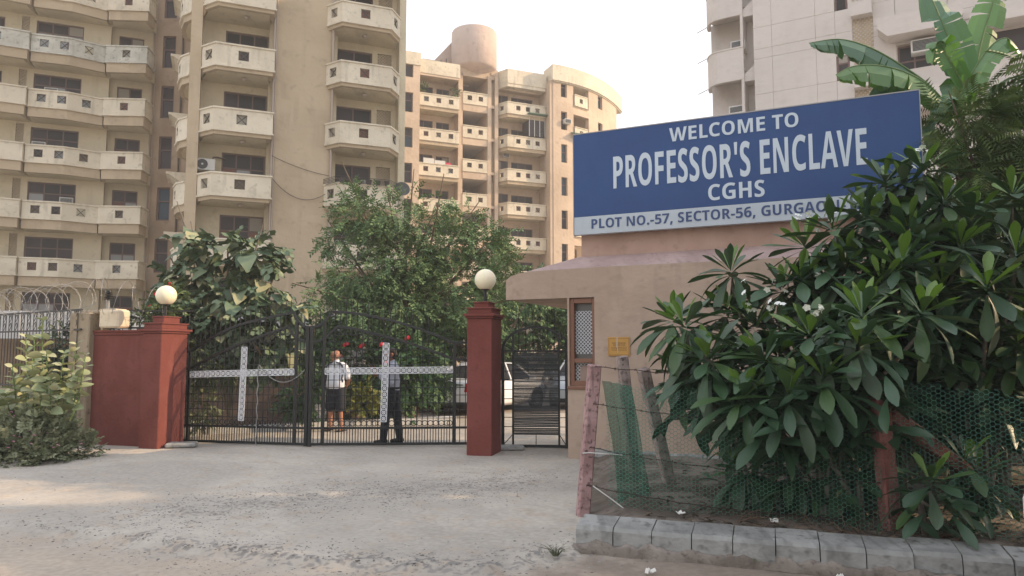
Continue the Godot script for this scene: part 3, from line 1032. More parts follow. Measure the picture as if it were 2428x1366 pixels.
# ---------------------------------------------------------------- pale clad tower at right
func make_white_block() -> void:
	var F := frame(0.866, 0.5, 10.99, -32.5)
	var t := thing("pale_tower", "pale pinkish white tower with clad panels and rounded corner balconies rising behind the sign", "apartment tower", F)
	var bk := MB.new()
	wall_open(bk, 0.02, 12.5, 0, 30, -0.35, -0.06, [[3.42, 3.95, 12.9, 14.35], [3.42, 3.95, 16.0, 17.45], [5.75, 7.6, 12.2, 14.35], [5.75, 7.6, 15.3, 17.45]])
	obj("backing_wall", bk, M.white_wall, t)
	var xs := [0.0, 0.8, 2.63, 3.42, 4.1]
	for k in range(2, 9):
		var y := 13.23 + 3.11 * (k - 4)
		var ys := [y, y + 1.65, y + 2.1, y + 3.11]
		for j in 3:
			for i in 4:
				if i == 3 and j == 0: continue
				var q := MB.new()
				q.bx(xs[i] + 0.004, xs[i + 1] - 0.004, ys[j] + 0.004, ys[j + 1] - 0.004, -0.08, 0.0, 0.006)
				obj("panel", q, M.white_wall, t)
			var r2 := MB.new()
			r2.bx(4.9, 5.72, ys[j] + 0.004, ys[j + 1] - 0.004, -0.08, 0.0, 0.006)
			obj("panel", r2, M.white_wall, t)
			if j > 0:
				var r3 := MB.new()
				r3.bx(5.74, 7.6, ys[j] + 0.004, ys[j + 1] - 0.004, -0.08, 0.0, 0.006)
				obj("panel", r3, M.white_wall, t)
				var r4 := MB.new()
				r4.bx(7.62, 12.4, ys[j] + 0.004, ys[j + 1] - 0.004, -0.08, 0.0, 0.006)
				obj("panel", r4, M.white_wall, t)
		var wb := y - 0.15
		window(t, 3.44, 3.93, wb - 0.0, wb + 1.4, -0.1, 1, 0.35, 1)
		jali(t, 4.12, 4.88, y + 0.3, y + 3.0, -0.05, 0.17)
		var hd := MB.new()
		hd.prism(PackedVector2Array([Vector2(4.1, 0.0), Vector2(4.9, 0.0), Vector2(4.9, 0.75), Vector2(4.1, 0.3)]), at(0, y - 0.55, 0), -0.05, 0.45)
		obj("slanted_hood", hd, M.white_wall, t)
		window(t, 5.76, 7.58, y - 0.9, y + 1.05, -0.15, 3, 0.35, 1)
		var ch := MB.new()
		ch.prism(PackedVector2Array([Vector2(5.1, 1.62), Vector2(5.45, 1.25), Vector2(7.9, 1.25), Vector2(8.1, 1.62), Vector2(8.1, 2.08), Vector2(5.1, 2.08)]), at(0, y - 0.05, 0), 0.0, 0.95)
		obj("window_hood", ch, M.white_wall, t)
		var wd := MB.new()
		wd.bx(8.6, 11.0, y - 0.9, y + 0.9, -0.1, -0.02)
		obj("window_strip", wd, M.glass_dark2, t)
		var ch2 := MB.new()
		ch2.bx(8.3, 11.3, y + 1.0, y + 1.4, -0.05, 0.95)
		obj("window_hood", ch2, M.white_wall, t)
	# setback strip and its sloped ledges
	var st := MB.new()
	st.bx(-0.62, -0.0, 0, 30, -2.6, -1.05)
	st.bx(-0.0, 0.02, 0, 30, -3.5, -0.06)
	obj("setback_wall", st, M.white_wall, t)
	# rounded corner balconies
	var arc: Array = []
	for i in 9:
		var a := i / 8.0 * PI * 0.5
		arc.append(Vector2(-1.55 - 0.85 * cos(a), -1.35 + 1.15 * sin(a)))
	arc.append(Vector2(-0.5, -0.18))
	for k in range(-1, 6):
		var y := 14.15 + 3.08 * (k - 1)
		var m := MB.new()
		ribbon(m, arc, -0.14, 0.0, y, y + 1.5)
		var bl := obj("rounded_balcony", m, M.white_wall, t)
		var c := MB.new()
		ribbon(c, arc, -0.16, 0.03, y + 1.502, y + 1.56)
		obj("coping", c, M.white_wall, bl)
		var fl := MB.new()
		var pg := PackedVector2Array()
		for p in offset_line(arc, -0.142): pg.append(p)
		pg.append(Vector2(-0.55, -3.2)); pg.append(Vector2(-2.3, -3.2))
		fl.slab(pg, y + 0.45, y + 0.6)
		obj("floor_slab", fl, M.white_wall, bl)
		var iw := MB.new()
		iw.bx(-2.36, -0.62, y + 0.6, y + 3.52, -1.95, -1.75)
		obj("recess_wall", iw, M.white_wall, bl)
		var po := MB.new()
		po.bx(-0.62, -0.5, y + 1.5, y + 3.08, -1.04, -0.2)
		obj("corner_post", po, M.white_wall, bl)
		var g := MB.new()
		g.prism(PackedVector2Array([Vector2(-0.62, 0.0), Vector2(-0.02, 0.0), Vector2(-0.02, 0.75), Vector2(-0.62, 0.25)]), at(0, y - 0.1, 0), -1.04, -0.3)
		obj("sloped_ledge", g, M.white_wall, bl)
	window_ac(F * at(-0.95, 12.62, -0.65), "white air conditioner box on a rounded balcony of the pale tower above the sign")
	window_ac(F * at(-0.8, 15.72, -0.65), "white air conditioner box on the upper rounded balcony of the pale tower")
	var ac := thing("window_air_conditioner", "large cream window air conditioner beside the banana leaves on the pale tower", "air conditioner", F * at(6.75, 13.75, 0.1), "window air conditioners on the apartment blocks")
	var am := MB.new()
	am.bx(-0.5, 0.5, 0, 0.55, -0.25, 0.25, 0.02)
	obj("casing", am, M.ac_white, ac)
	for i in 8:
		var s := MB.new()
		s.bx(-0.43, 0.43, 0.07 + i * 0.053, 0.11 + i * 0.053, 0.251, 0.262)
		obj("louvre", s, M.ac_dark, ac)
	for p in [-1, 0, 1]:
		var rd := MB.new()
		rd.tube([Vector3(-2.3, 15.9 + p * 1.55, -1.2), Vector3(-2.95, 15.75 + p * 1.55, -1.35)], 0.02, 0.02, 5)
		obj("drain_spout", rd, M.pipe, t)
	var low := MB.new()
	low.bx(-3.4, -0.4, 0, 12.55, -4.0, -0.2)
	obj("lower_storeys", low, M.white_wall, t)
	var re := MB.new()
	re.bx(-2.2, 12.5, 0, 30, -9.0, -3.6)
	obj("rear_wall", re, M.white_wall, t)

# ---------------------------------------------------------------- guard house, sign
func text_mesh(s: String, cap: float, bold := true) -> TextMesh:
	var f := SystemFont.new()
	f.font_names = PackedStringArray(["Droid Sans"])
	f.font_weight = 700 if bold else 400
	var t := TextMesh.new()
	t.font = f
	t.text = s
	t.font_size = 64
	t.pixel_size = cap / 45.7
	t.depth = 0.006
	t.curve_step = 1.5
	t.horizontal_alignment = HORIZONTAL_ALIGNMENT_CENTER
	t.vertical_alignment = VERTICAL_ALIGNMENT_CENTER
	return t

func write_line(parent: Node, s: String, x0: float, x1: float, y0: float, y1: float, z: float, mat: Material, bold := true) -> void:
	# lettering filled into a box x0..x1, y0..y1
	var t := text_mesh(s, y1 - y0, bold)
	var bb := t.get_aabb()
	var sx := (x1 - x0) / bb.size.x
	var sy := (y1 - y0) / bb.size.y
	var c := bb.get_center()
	obj("lettering", t, mat, parent, Transform3D(Basis.from_scale(Vector3(sx, sy, 1.0)), Vector3((x0 + x1) / 2 - c.x * sx, (y0 + y1) / 2 - c.y * sy, z)))

func make_guard_house() -> void:
	var F := frame(0.907, 0.421, 0.88, -11.73)
	var t := thing("guard_house", "tan plastered guard house with flat overhanging canopy beside the walkway gate", "guard house", F)
	var m := MB.new()
	wall_open(m, 0.0, 5.15, -0.05, 2.51, -0.16, 0.0, [[0.03, 0.45, 1.12, 2.6]])
	m.bx(0.45, 5.15, 2.51, 2.98, -0.16, 0.0)
	m.bx(0.0, 0.16, -0.05, 2.5, -2.8, -0.16)
	m.bx(4.99, 5.15, -0.05, 2.5, -2.8, -0.16)
	m.bx(0.16, 4.99, -0.05, 2.5, -2.8, -2.64)
	obj("wall", m, M.guard_wall, t)
	var c := MB.new()
	c.prism(PackedVector2Array([Vector2(-1.08, 2.51), Vector2(0.449, 2.51), Vector2(0.449, 2.98), Vector2(-0.62, 2.965), Vector2(-0.86, 2.94), Vector2(-1.0, 2.895), Vector2(-1.08, 2.84)]), Transform3D.IDENTITY, -2.9, 0.0)
	c.bx(0.451, 5.2, 2.52, 2.98, -2.9, -0.162)
	obj("canopy", c, M.guard_wall, t)
	var r := MB.new()
	var a := [Vector3(-1.02, 2.9, -0.02), Vector3(-0.62, 2.967, -0.012), Vector3(5.2, 2.985, -0.01), Vector3(5.2, 2.985, -2.88), Vector3(-1.02, 2.9, -2.88)]
	var b := [Vector3(0.05, 3.24, -0.56), Vector3(5.0, 3.26, -0.56), Vector3(5.0, 3.26, -2.4), Vector3(0.05, 3.24, -2.4)]
	r.tri(a[0], a[1], b[0], Vector3.UP)
	r.quad(a[1], a[2], b[1], b[0], Vector3(0, 1, 0.3))
	r.quad(a[2], a[3], b[2], b[1], Vector3(1, 1, 0))
	r.quad(a[3], a[4], b[3], b[2], Vector3(0, 1, -1))
	r.quad(a[4], a[0], b[0], b[3], Vector3(-1, 1, 0))
	r.quad(b[0], b[1], b[2], b[3], Vector3.UP)
	obj("roof_slope", r, M.roof_pink, t)
	var p := MB.new()
	p.bx(0.06, 4.98, 3.2, 4.3, -0.95, -0.53)
	obj("parapet", p, M.parapet_pink, t)
	# ticket window: brown frame, white lattice grille, hatch below
	var wm := flat(srgb(124, 86, 66), 0.6)
	var wf := MB.new()
	for q in [[0.03, 0.1, 1.12, 2.5], [0.4, 0.45, 1.12, 2.5], [0.1, 0.4, 2.42, 2.5], [0.1, 0.4, 1.12, 1.2], [0.1, 0.4, 1.48, 1.55]]:
		wf.bx(q[0], q[1], q[2], q[3], -0.13, -0.03, 0.006)
	wf.bx(0.0, 0.47, 1.07, 1.118, -0.12, 0.03, 0.006)
	var fr := obj("window_frame", wf, wm, t)
	var gl := MB.new()
	gl.bx(0.1, 0.4, 1.55, 2.42, -0.135, -0.131)
	obj("pane", gl, flat(srgb(92, 92, 88), 0.3), fr)
	var hb := MB.new()
	hb.bx(0.1, 0.4, 1.2, 1.48, -0.135, -0.131)
	obj("hatch_back", hb, M.inside, fr)
	for z in [[1.62, 2.3, "lattice_grille"], [1.2, 1.48, "hatch_lattice"]]:
		var g := MB.new()
		var h: float = z[1] - z[0]
		var k := -h
		while k < 0.3:
			var xa := maxf(k, 0.0)
			var xb := minf(k + h, 0.3)
			if xb - xa > 0.01:
				g.bar(Vector3(0.1 + xa, z[0] + (xa - k), -0.1), Vector3(0.1 + xb, z[0] + (xb - k), -0.1), 0.008, 0.006, 0.0, Vector3(0, 0, 1))
				g.bar(Vector3(0.4 - xa, z[0] + (xa - k), -0.093), Vector3(0.4 - xb, z[0] + (xb - k), -0.093), 0.008, 0.006, 0.0, Vector3(0, 0, 1))
			k += 0.058
		obj(z[2], g, M.white_iron, fr)
	var ho := MB.new()
	var arch := PackedVector2Array()
	for i in 9:
		var an := PI * i / 8.0
		arch.append(Vector2(0.25 + 0.07 * cos(an), 1.36 + 0.09 * sin(an)))
	arch.append(Vector2(0.18, 1.2)); arch.append(Vector2(0.32, 1.2))
	ho.prism(arch, Transform3D.IDENTITY, -0.088, -0.08)
	obj("talk_hole_plate", ho, M.dim_wall, fr)
	# plinth of rough mortar at the foot
	var pl := MB.new()
	for i in 16:
		var x := 0.5 + i * 0.29
		pl.box(Transform3D(Basis(Vector3.UP, rng.randf_range(-0.1, 0.1)), Vector3(x, 0.1, 0.03)), Vector3(0.31, 0.1 + rng.randf() * 0.06, 0.1 + rng.randf() * 0.05), 0.02)
	obj("mortar_plinth", pl, M.concrete, t)
	# the welcome sign
	var s := thing("welcome_sign", "large blue and white welcome sign board above the guard house roof", "sign", F * at(0, 0, -0.35))
	var blue := wall_mat(srgb(24, 66, 122), 51, 0.4, 0.02, 0.05, 0.4, 0.1)
	blue.roughness = 0.5
	var pale := wall_mat(srgb(182, 192, 200), 52, 0.6, 0.02, 0.07, 0.4, 0.12)
	pale.roughness = 0.5
	var d1 := MB.new()
	d1.bx(0.0, 5.06, 3.865, 5.25, -0.11, 0.0)
	obj("blue_field", d1, blue, s)
	var d2 := MB.new()
	d2.bx(0.0, 5.06, 3.57, 3.863, -0.11, 0.0)
	obj("address_strip", d2, pale, s)
	var e := MB.new()
	e.bx(-0.012, 5.072, 5.252, 5.268, -0.11, 0.006)
	e.bx(-0.014, -0.002, 3.57, 5.25, -0.11, 0.006)
	e.bx(5.062, 5.074, 3.57, 5.25, -0.11, 0.006)
	obj("edge_trim", e, M.galv, s)
	for x in [0.4, 1.8, 3.2, 4.6]:
		var st := MB.new()
		st.bx(x, x + 0.05, 3.62, 5.2, -0.19, -0.112)
		obj("frame_post", st, M.iron_worn, s)
	var lt := flat(srgb(196, 208, 218), 0.55)
	var db := flat(srgb(52, 74, 118), 0.55)
	write_line(s, "WELCOME TO", 1.6, 3.5, 4.945, 5.165, 0.004, lt)
	write_line(s, "PROFESSOR'S ENCLAVE", 0.68, 4.39, 4.275, 4.82, 0.004, lt)
	write_line(s, "CGHS", 2.18, 3.0, 3.95, 4.205, 0.004, lt)
	write_line(s, "PLOT NO.-57, SECTOR-56, GURGAON-122011", 0.3, 4.78, 3.63, 3.815, 0.004, db)
	# yellow gas-line notice
	var n := thing("notice_plate", "small yellow notice plate on the guard house wall right of the window", "notice", F * at(0.67, 1.59, 0.006))
	var np := MB.new()
	np.bx(0, 0.35, 0, 0.29, 0, 0.012, 0.004)
	obj("plate", np, flat(srgb(186, 140, 66), 0.55), n)
	var nr := MB.new()
	for q in [[0.015, 0.335, 0.015, 0.02], [0.015, 0.335, 0.27, 0.275], [0.015, 0.02, 0.02, 0.27], [0.33, 0.335, 0.02, 0.27]]:
		nr.bx(q[0], q[1], q[2], q[3], 0.012, 0.014)
	obj("border", nr, flat(srgb(110, 80, 52), 0.6), n)
	var dk := flat(srgb(92, 66, 44), 0.6)
	write_line(n, "HIGH PRESSURE", 0.07, 0.285, 0.188, 0.208, 0.01, dk)
	write_line(n, "GAS PIPE LINE", 0.085, 0.275, 0.158, 0.178, 0.01, dk)
	for i in 3:
		write_line(n, ["NO DIGGING WITHOUT NOTICE", "PLEASE INFORM THE OFFICE", "THE LINE IS LAID BELOW"][i], 0.055, 0.3, 0.128 - i * 0.022, 0.139 - i * 0.022, 0.01, dk)
	for x in [0.135, 0.155]:
		var q := MB.new()
		q.bx(x, x + 0.005, 0.05 if x > 0.14 else 0.13, 0.29, 0.013, 0.018)
		obj("tie_strip", q, M.frame_white, n)

# ---------------------------------------------------------------- pillars
func globe_lamp(x: Transform3D, label: String) -> void:
	var t := thing("globe_lamp", label, "lamp", x, "globe lamps on the gate pillars")
	var m := MB.new()
	m.lathe([Vector2(0.07, 0.0), Vector2(0.07, 0.012), Vector2(0.028, 0.02), Vector2(0.026, 0.2), Vector2(0.08, 0.215), Vector2(0.085, 0.24), Vector2(0.0, 0.242)], Transform3D.IDENTITY, 16, false)
	obj("stem", m, M.black, t)
	var g := MB.new()
	var pr: Array = []
	for i in 17:
		var a := lerpf(-PI * 0.36, PI * 0.5, i / 16.0)
		pr.append(Vector2(0.18 * cos(a), 0.385 + 0.18 * sin(a)))
	g.lathe(pr, Transform3D.IDENTITY, 32)
	obj("globe", g, M.globe, t)

func pillar(called: String, label: String, F: Transform3D, w: float, d: float, h: float, wing: bool, t1: float, t2: float) -> void:
	var t := thing(called, label, "gate pillar", F)
	var m := MB.new()
	m.box(at(0, h / 2 - 0.03, 0), Vector3(w, h + 0.06, d), 0.012)
	obj("shaft", m, M.red, t)
	var c := MB.new()
	c.box(at(0, h + 0.018, 0), Vector3(w + 0.05, 0.036, d + 0.05), 0.006)
	c.box(at(0, h + 0.056, 0), Vector3(w + 0.11, 0.04, d + 0.11), 0.006)
	obj("cornice", c, M.red, t)
	var k := MB.new()
	k.box(at(0, h + 0.076 + t1 / 2, 0), Vector3(w - 0.02, t1, d - 0.02), 0.008)
	k.box(at(0, h + 0.076 + t1 + 0.012, 0), Vector3(w + 0.02, 0.025, d + 0.02), 0.006)
	obj("cap_tier", k, M.red, t)
	var k2 := MB.new()
	k2.box(at(0, h + 0.1 + t1 + t2 / 2, 0), Vector3(w * 0.6, t2, d * 0.62), 0.008)
	k2.box(at(0, h + 0.1 + t1 + t2 + 0.01, 0), Vector3(w * 0.6 + 0.03, 0.022, d * 0.62 + 0.03), 0.006)
	obj("cap_tier", k2, M.red, t)
	if wing:
		var wg := MB.new()
		wg.box(at(-w / 2 - 0.64, h / 2 - 0.07, -0.03), Vector3(1.3, h + 0.1, 0.3), 0.012)
		obj("wing_wall", wg, M.red, t)
		var wc := MB.new()
		wc.box(at(-w / 2 - 0.64, h + 0.005, -0.03), Vector3(1.32, 0.05, 0.34), 0.006)
		wc.box(at(-w / 2 - 0.655, h + 0.05, -0.03), Vector3(1.35, 0.035, 0.38), 0.006)
		obj("wing_cornice", wc, M.red, t)

func make_gate_pillars() -> void:
	var L := frame(0.962, 0.273, -6.21, -13.26)
	pillar("gate_pillar", "red left gate pillar with a long wing wall", L, 0.4, 0.66, 1.98, true, 0.085, 0.10)
	globe_lamp(Transform3D(Basis.IDENTITY, Vector3(-6.24, 2.285, -13.28)), "cream globe lamp on the left gate pillar, against the big-leaved shrub")
	var R := frame(0.972, 0.235, -0.46, -12.36)
	pillar("gate_pillar", "free-standing red right gate pillar between driveway gate and walkway gate", R, 0.42, 0.62, 2.2, false, 0.08, 0.08)
	globe_lamp(Transform3D(Basis.IDENTITY, Vector3(-0.45, 2.478, -12.36)), "cream globe lamp on the right gate pillar, left of the guard house canopy")
	# mortar shoes at the pillar feet
	for s in [[-5.8, -13.15, 0.5, 0.3, 12.0, "low cement step at the foot of the left gate pillar"], [-0.0, -12.75, 0.42, 0.26, 5.0, "low cement step at the foot of the right gate pillar"]]:
		var m := MB.new()
		m.box(at(0, 0.03, 0), Vector3(s[2], 0.08, s[3]), 0.025)
		tag(obj("cement_step", m, M.concrete, null, yaw(s[4], s[0], 0.0, s[1])), s[5], "step", "cement steps by the gate pillars")

# ---------------------------------------------------------------- wrought iron gates
func line_y(pl: Array, x: float) -> float:
	for i in pl.size() - 1:
		if x <= pl[i + 1].x or i == pl.size() - 2:
			return lerpf(pl[i].y, pl[i + 1].y, clampf((x - pl[i].x) / maxf(pl[i + 1].x - pl[i].x, 1e-4), 0.0, 1.0))
	return 0.0

func smooth_line(pl: Array, sub := 4) -> Array:
	var o: Array = []
	for i in pl.size() - 1:
		var a: Vector2 = pl[maxi(i - 1, 0)]
		var b: Vector2 = pl[i]
		var c: Vector2 = pl[i + 1]
		var d: Vector2 = pl[mini(i + 2, pl.size() - 1)]
		for s in sub:
			o.append(b.cubic_interpolate(c, a, d, float(s) / sub))
	o.append(pl[pl.size() - 1])
	return o

func rail(parent: Node, called: String, pl: Array, w: float, d: float, mat: Material) -> void:
	var m := MB.new()
	for i in pl.size() - 1:
		var a := Vector3(pl[i].x, pl[i].y, 0)
		var b := Vector3(pl[i + 1].x, pl[i + 1].y, 0)
		var e := (b - a).normalized() * w * 0.3
		m.bar(a - e, b + e, w, d + 0.0006 * (i % 2), 0.003, Vector3(0, 0, 1))
	obj(called, m, mat, parent)

func vbar(parent: Node, called: String, x: float, y0: float, y1: float, w: float, d: float, spike := 0.0, mat: Material = null) -> void:
	var m := MB.new()
	if spike > 0.0:
		m.tube([Vector3(x, y0, 0), Vector3(x, y1 - spike, 0)], w / 2, w / 2, 6)
		m.tube([Vector3(x, y1 - spike, 0), Vector3(x, y1, 0)], w * 0.6, 0.001, 6)
	elif w < 0.03: m.tube([Vector3(x, y0, 0), Vector3(x, y1, 0)], w / 2, w / 2, 6)
	else: m.bx(x - w / 2, x + w / 2, y0, y1, -d / 2, d / 2, 0.004)
	obj(called, m, M.iron if mat == null else mat, parent)

func hbar(parent: Node, called: String, x0: float, x1: float, y: float, w: float, d: float, z := 0.0) -> void:
	if x1 - x0 < 0.03: return
	var m := MB.new()
	if w < 0.03: m.tube([Vector3(x0, y, z), Vector3(x1, y, z)], w / 2, w / 2, 6)
	else: m.bx(x0, x1, y - w / 2, y + w / 2, z - d / 2, z + d / 2, 0.004)
	obj(called, m, M.iron, parent)

func ring_mesh(r: float, w: float) -> ArrayMesh:
	var m := MB.new()
	var p: Array = []
	for i in 15:
		var a := TAU * i / 14.0
		p.append(Vector3(r * cos(a), r * sin(a), 0))
	m.tube(p, w, w, 5, false)
	return m.mesh()

func lattice(parent: Node, a: Vector2, b: Vector2, w: float) -> void:
	# white cast strip: two rails with a cross and a small diamond in each cell
	var m := MB.new()
	var l := a.distance_to(b)
	var n := int(round(l / w))
	var u := Vector3((b - a).x, (b - a).y, 0).normalized()
	var v := Vector3(-u.y, u.x, 0)
	var o := Vector3(a.x, a.y, 0.03)
	var st := l / n
	for s in [-0.5, 0.5]:
		m.bar(o + v * w * s, o + u * l + v * w * s, 0.013, 0.012, 0.0, Vector3(0, 0, 1))
	for i in n + 1:
		m.bar(o + u * st * i - v * w * 0.5, o + u * st * i + v * w * 0.5, 0.011, 0.01, 0.0, Vector3(0, 0, 1))
	for i in n:
		var c := o + u * st * (i + 0.5)
		m.bar(c - u * st * 0.48 - v * w * 0.48, c + u * st * 0.48 + v * w * 0.48, 0.011, 0.008, 0.0, Vector3(0, 0, 1))
		m.bar(c - u * st * 0.48 + v * w * 0.48 + Vector3(0, 0, 0.002), c + u * st * 0.48 - v * w * 0.48 + Vector3(0, 0, 0.002), 0.011, 0.008, 0.0, Vector3(0, 0, 1))
		for q in 4:
			var p1 := c + (u * cos(q * PI / 2) + v * sin(q * PI / 2)) * w * 0.3
			var p2 := c + (u * cos((q + 1) * PI / 2) + v * sin((q + 1) * PI / 2)) * w * 0.3
			m.bar(p1 + Vector3(0, 0, 0.004), p2 + Vector3(0, 0, 0.004), 0.011, 0.008, 0.0, Vector3(0, 0, 1))
	obj("white_lattice", m, M.white_iron, parent)

func make_gates() -> void:
	var ring := ring_mesh(0.046, 0.0075)
	var F := frame(0.9741, 0.226, -6.12, -13.78)
	var g := thing("driveway_gate", "black iron left gate leaf rising to the middle, with a white lattice cross", "gate", F)
	var top := smooth_line([Vector2(0.0, 1.65), Vector2(0.2, 1.68), Vector2(0.59, 1.91), Vector2(1.11, 2.13), Vector2(1.74, 2.27), Vector2(2.26, 2.36)])
	var dip := smooth_line([Vector2(2.26, 2.36), Vector2(2.31, 2.24), Vector2(2.42, 2.13), Vector2(2.56, 2.09)])
	var sec := smooth_line([Vector2(0.0, 1.33), Vector2(0.2, 1.37), Vector2(0.75, 1.63), Vector2(1.18, 1.8), Vector2(1.75, 1.98), Vector2(2.15, 2.11)])
	var sdip := smooth_line([Vector2(2.15, 2.11), Vector2(2.23, 1.99), Vector2(2.34, 1.89), Vector2(2.56, 1.82)])
	for q in [top, dip, sec, sdip]: rail(g, "curved_rail", q, 0.045, 0.03, M.iron)
	vbar(g, "stile", 0.0, 0.01, 1.66, 0.05, 0.05)
	vbar(g, "stile", 0.155, 0.01, 1.68, 0.05, 0.045)
	vbar(g, "stile", 2.32, 0.01, 2.2, 0.06, 0.045)
	vbar(g, "stile", 2.545, 0.0, 2.1, 0.065, 0.05)
	hbar(g, "bottom_rail", 0.0, 2.57, 0.03, 0.045, 0.04)
	hbar(g, "lower_rail", 0.0, 2.57, 0.31, 0.04, 0.036)
	var x := 0.26
	while x < 2.28:
		var y := line_y(top, x)
		vbar(g, "bar", x, 0.04, y + 0.25, 0.017, 0.017, 0.05)
		x += 0.102
	for xx in [2.4, 2.47]: vbar(g, "bar", xx, 0.04, line_y(dip, xx) + 0.22, 0.017, 0.017, 0.05)
	for xx in [0.05, 0.1]: vbar(g, "bar", xx, 0.04, 1.33, 0.017, 0.017, 0.0)
	x = 0.205
	while x < 2.28:
		vbar(g, "short_bar", x, 0.04, 0.3, 0.017, 0.017, 0.0)
		x += 0.102
	var yy := 0.48
	while yy < 2.0:
		var xl := 0.17
		while xl < 2.2 and line_y(sec, xl) < yy + 0.02: xl += 0.03
		hbar(g, "cross_bar", xl, 2.3, yy, 0.014, 0.012, 0.008)
		if yy < 1.75: hbar(g, "cross_bar", 2.34, 2.52, yy, 0.014, 0.012, 0.008)
		if yy < 1.3: hbar(g, "cross_bar", 0.02, 0.14, yy, 0.014, 0.012, 0.008)
		yy += 0.135
	for i in 20:
		obj("ring", ring, M.iron, g, at(0.26 + i * 0.102, 0.385, 0))
		var rx := 0.27 + i * 0.098
		obj("ring", ring, M.iron, g, at(rx, line_y(sec, rx) - 0.075, 0))
	lattice(g, Vector2(0.19, 1.24), Vector2(2.3, 1.3), 0.105)
	lattice(g, Vector2(1.27, 0.42), Vector2(1.30, 1.74), 0.105)
	for y2 in [0.1, 0.32, 1.35]:
		var hm := MB.new()
		hm.box(at(-0.04, y2, 0), Vector3(0.06, 0.09, 0.06), 0.015)
		obj("hinge", hm, M.iron, g)
	# right leaf
	var F2 := frame(0.99877, -0.0496, -3.62, -13.2)
	var h := thing("driveway_gate", "black iron right gate leaf ending behind the right pillar, with a white lattice cross", "gate", F2)
	var rdip := smooth_line([Vector2(0.0, 2.09), Vector2(0.17, 2.12), Vector2(0.29, 2.22), Vector2(0.39, 2.37)])
	var rtop := smooth_line([Vector2(0.39, 2.37), Vector2(0.74, 2.35), Vector2(1.11, 2.29), Vector2(1.51, 2.2), Vector2(1.85, 2.1), Vector2(2.21, 1.97), Vector2(2.58, 1.82)]) + [Vector2(3.0, 1.82)]
	var rsd := smooth_line([Vector2(0.02, 1.82), Vector2(0.23, 1.87), Vector2(0.36, 1.98), Vector2(0.5, 2.11)])
	var rsec := smooth_line([Vector2(0.5, 2.11), Vector2(0.82, 2.06), Vector2(1.28, 1.95), Vector2(1.74, 1.82), Vector2(2.21, 1.66), Vector2(2.58, 1.52)]) + [Vector2(3.0, 1.51)]
	for q in [rtop, rdip, rsec, rsd]: rail(h, "curved_rail", q, 0.045, 0.03, M.iron)
	vbar(h, "stile", 0.045, -0.02, 2.1, 0.065, 0.05)
	vbar(h, "stile", 0.27, 0.01, 2.22, 0.06, 0.045)
	vbar(h, "stile", 2.59, 0.01, 1.83, 0.065, 0.045)
	vbar(h, "stile", 2.97, 0.01, 1.83, 0.06, 0.045)
	hbar(h, "bottom_rail", 0.02, 3.0, 0.03, 0.045, 0.04)
	hbar(h, "lower_rail", 0.02, 3.0, 0.31, 0.04, 0.036)
	for i in 23:
		var bx := 0.355 + i * 0.098
		if bx > 2.56: break
		var yb := line_y(rtop, bx) if bx > 0.39 else line_y(rdip, bx)
		vbar(h, "bar", bx, 0.04, yb + 0.25, 0.017, 0.017, 0.05)
		if bx < 2.5: vbar(h, "short_bar", bx + 0.049, 0.04, 0.3, 0.017, 0.017, 0.0)
		obj("ring", ring, M.iron, h, at(bx + 0.049 if bx < 2.5 else bx, 0.39, 0))
		var sy := line_y(rsec, bx) if bx > 0.5 else line_y(rsd, bx)
		if bx < 1.6: obj("ring", ring, M.iron, h, at(bx + 0.04, sy - 0.085, 0))
	for xx in [0.11, 0.19]: vbar(h, "bar", xx, 0.04, line_y(rdip, xx) + 0.22, 0.017, 0.017, 0.05)
	for xx in [2.69, 2.79, 2.88]: vbar(h, "bar", xx, 0.04, 1.8, 0.017, 0.017, 0.0)
	yy = 0.48
	while yy < 2.05:
		var xr := 2.56
		while xr > 0.5 and line_y(rsec, xr) < yy + 0.02: xr -= 0.03
		hbar(h, "cross_bar", 0.29, xr, yy, 0.014, 0.012, 0.008)
		if yy < 1.75: hbar(h, "cross_bar", 0.07, 0.25, yy, 0.014, 0.012, 0.008)
		if yy < 1.4:
			hbar(h, "cross_bar", 2.62, 2.95, yy, 0.014, 0.012, 0.008)
			if yy > 0.5 and yy < 1.2: obj("ring", ring, M.iron, h, at(2.5, yy + 0.065, 0))
		yy += 0.135
	lattice(h, Vector2(0.3, 1.31), Vector2(2.56, 1.335), 0.105)
	lattice(h, Vector2(1.34, 0.42), Vector2(1.37, 1.81), 0.105)
	# walkway gate with the slatted panel
	var F3 := frame(0.9962, 0.0866, -0.18, -13.0)
	var w := thing("walkway_gate", "narrow black arched walkway gate filled with horizontal slats, beside the guard house", "gate", F3)
	var arch := smooth_line([Vector2(0.02, 1.69), Vector2(0.05, 1.82), Vector2(0.19, 1.97), Vector2(0.41, 2.06), Vector2(0.63, 2.09), Vector2(0.89, 2.03), Vector2(1.13, 1.86)])
	rail(w, "arched_rail", arch, 0.045, 0.035, M.iron)
	vbar(w, "stile", 0.02, 0.0, 1.72, 0.055, 0.05)
	vbar(w, "stile", 1.13, 0.0, 1.88, 0.05, 0.05)
	vbar(w, "panel_post", 0.2, 0.03, 1.98, 0.035, 0.035)
	vbar(w, "panel_post", 1.0, 0.03, 1.96, 0.035, 0.035)
	hbar(w, "bottom_rail", 0.02, 1.13, 0.03, 0.05, 0.04)
	hbar(w, "top_rail", 0.02, 1.13, 1.67, 0.032, 0.03)
	hbar(w, "lower_rail", 0.2, 1.0, 0.24, 0.032, 0.03)
	for i in 9:
		var y3 := 0.36 + i * 0.16
		hbar(w, "cross_bar", 0.04, 0.19, y3, 0.014, 0.012)
		hbar(w, "cross_bar", 1.02, 1.11, y3, 0.014, 0.012)
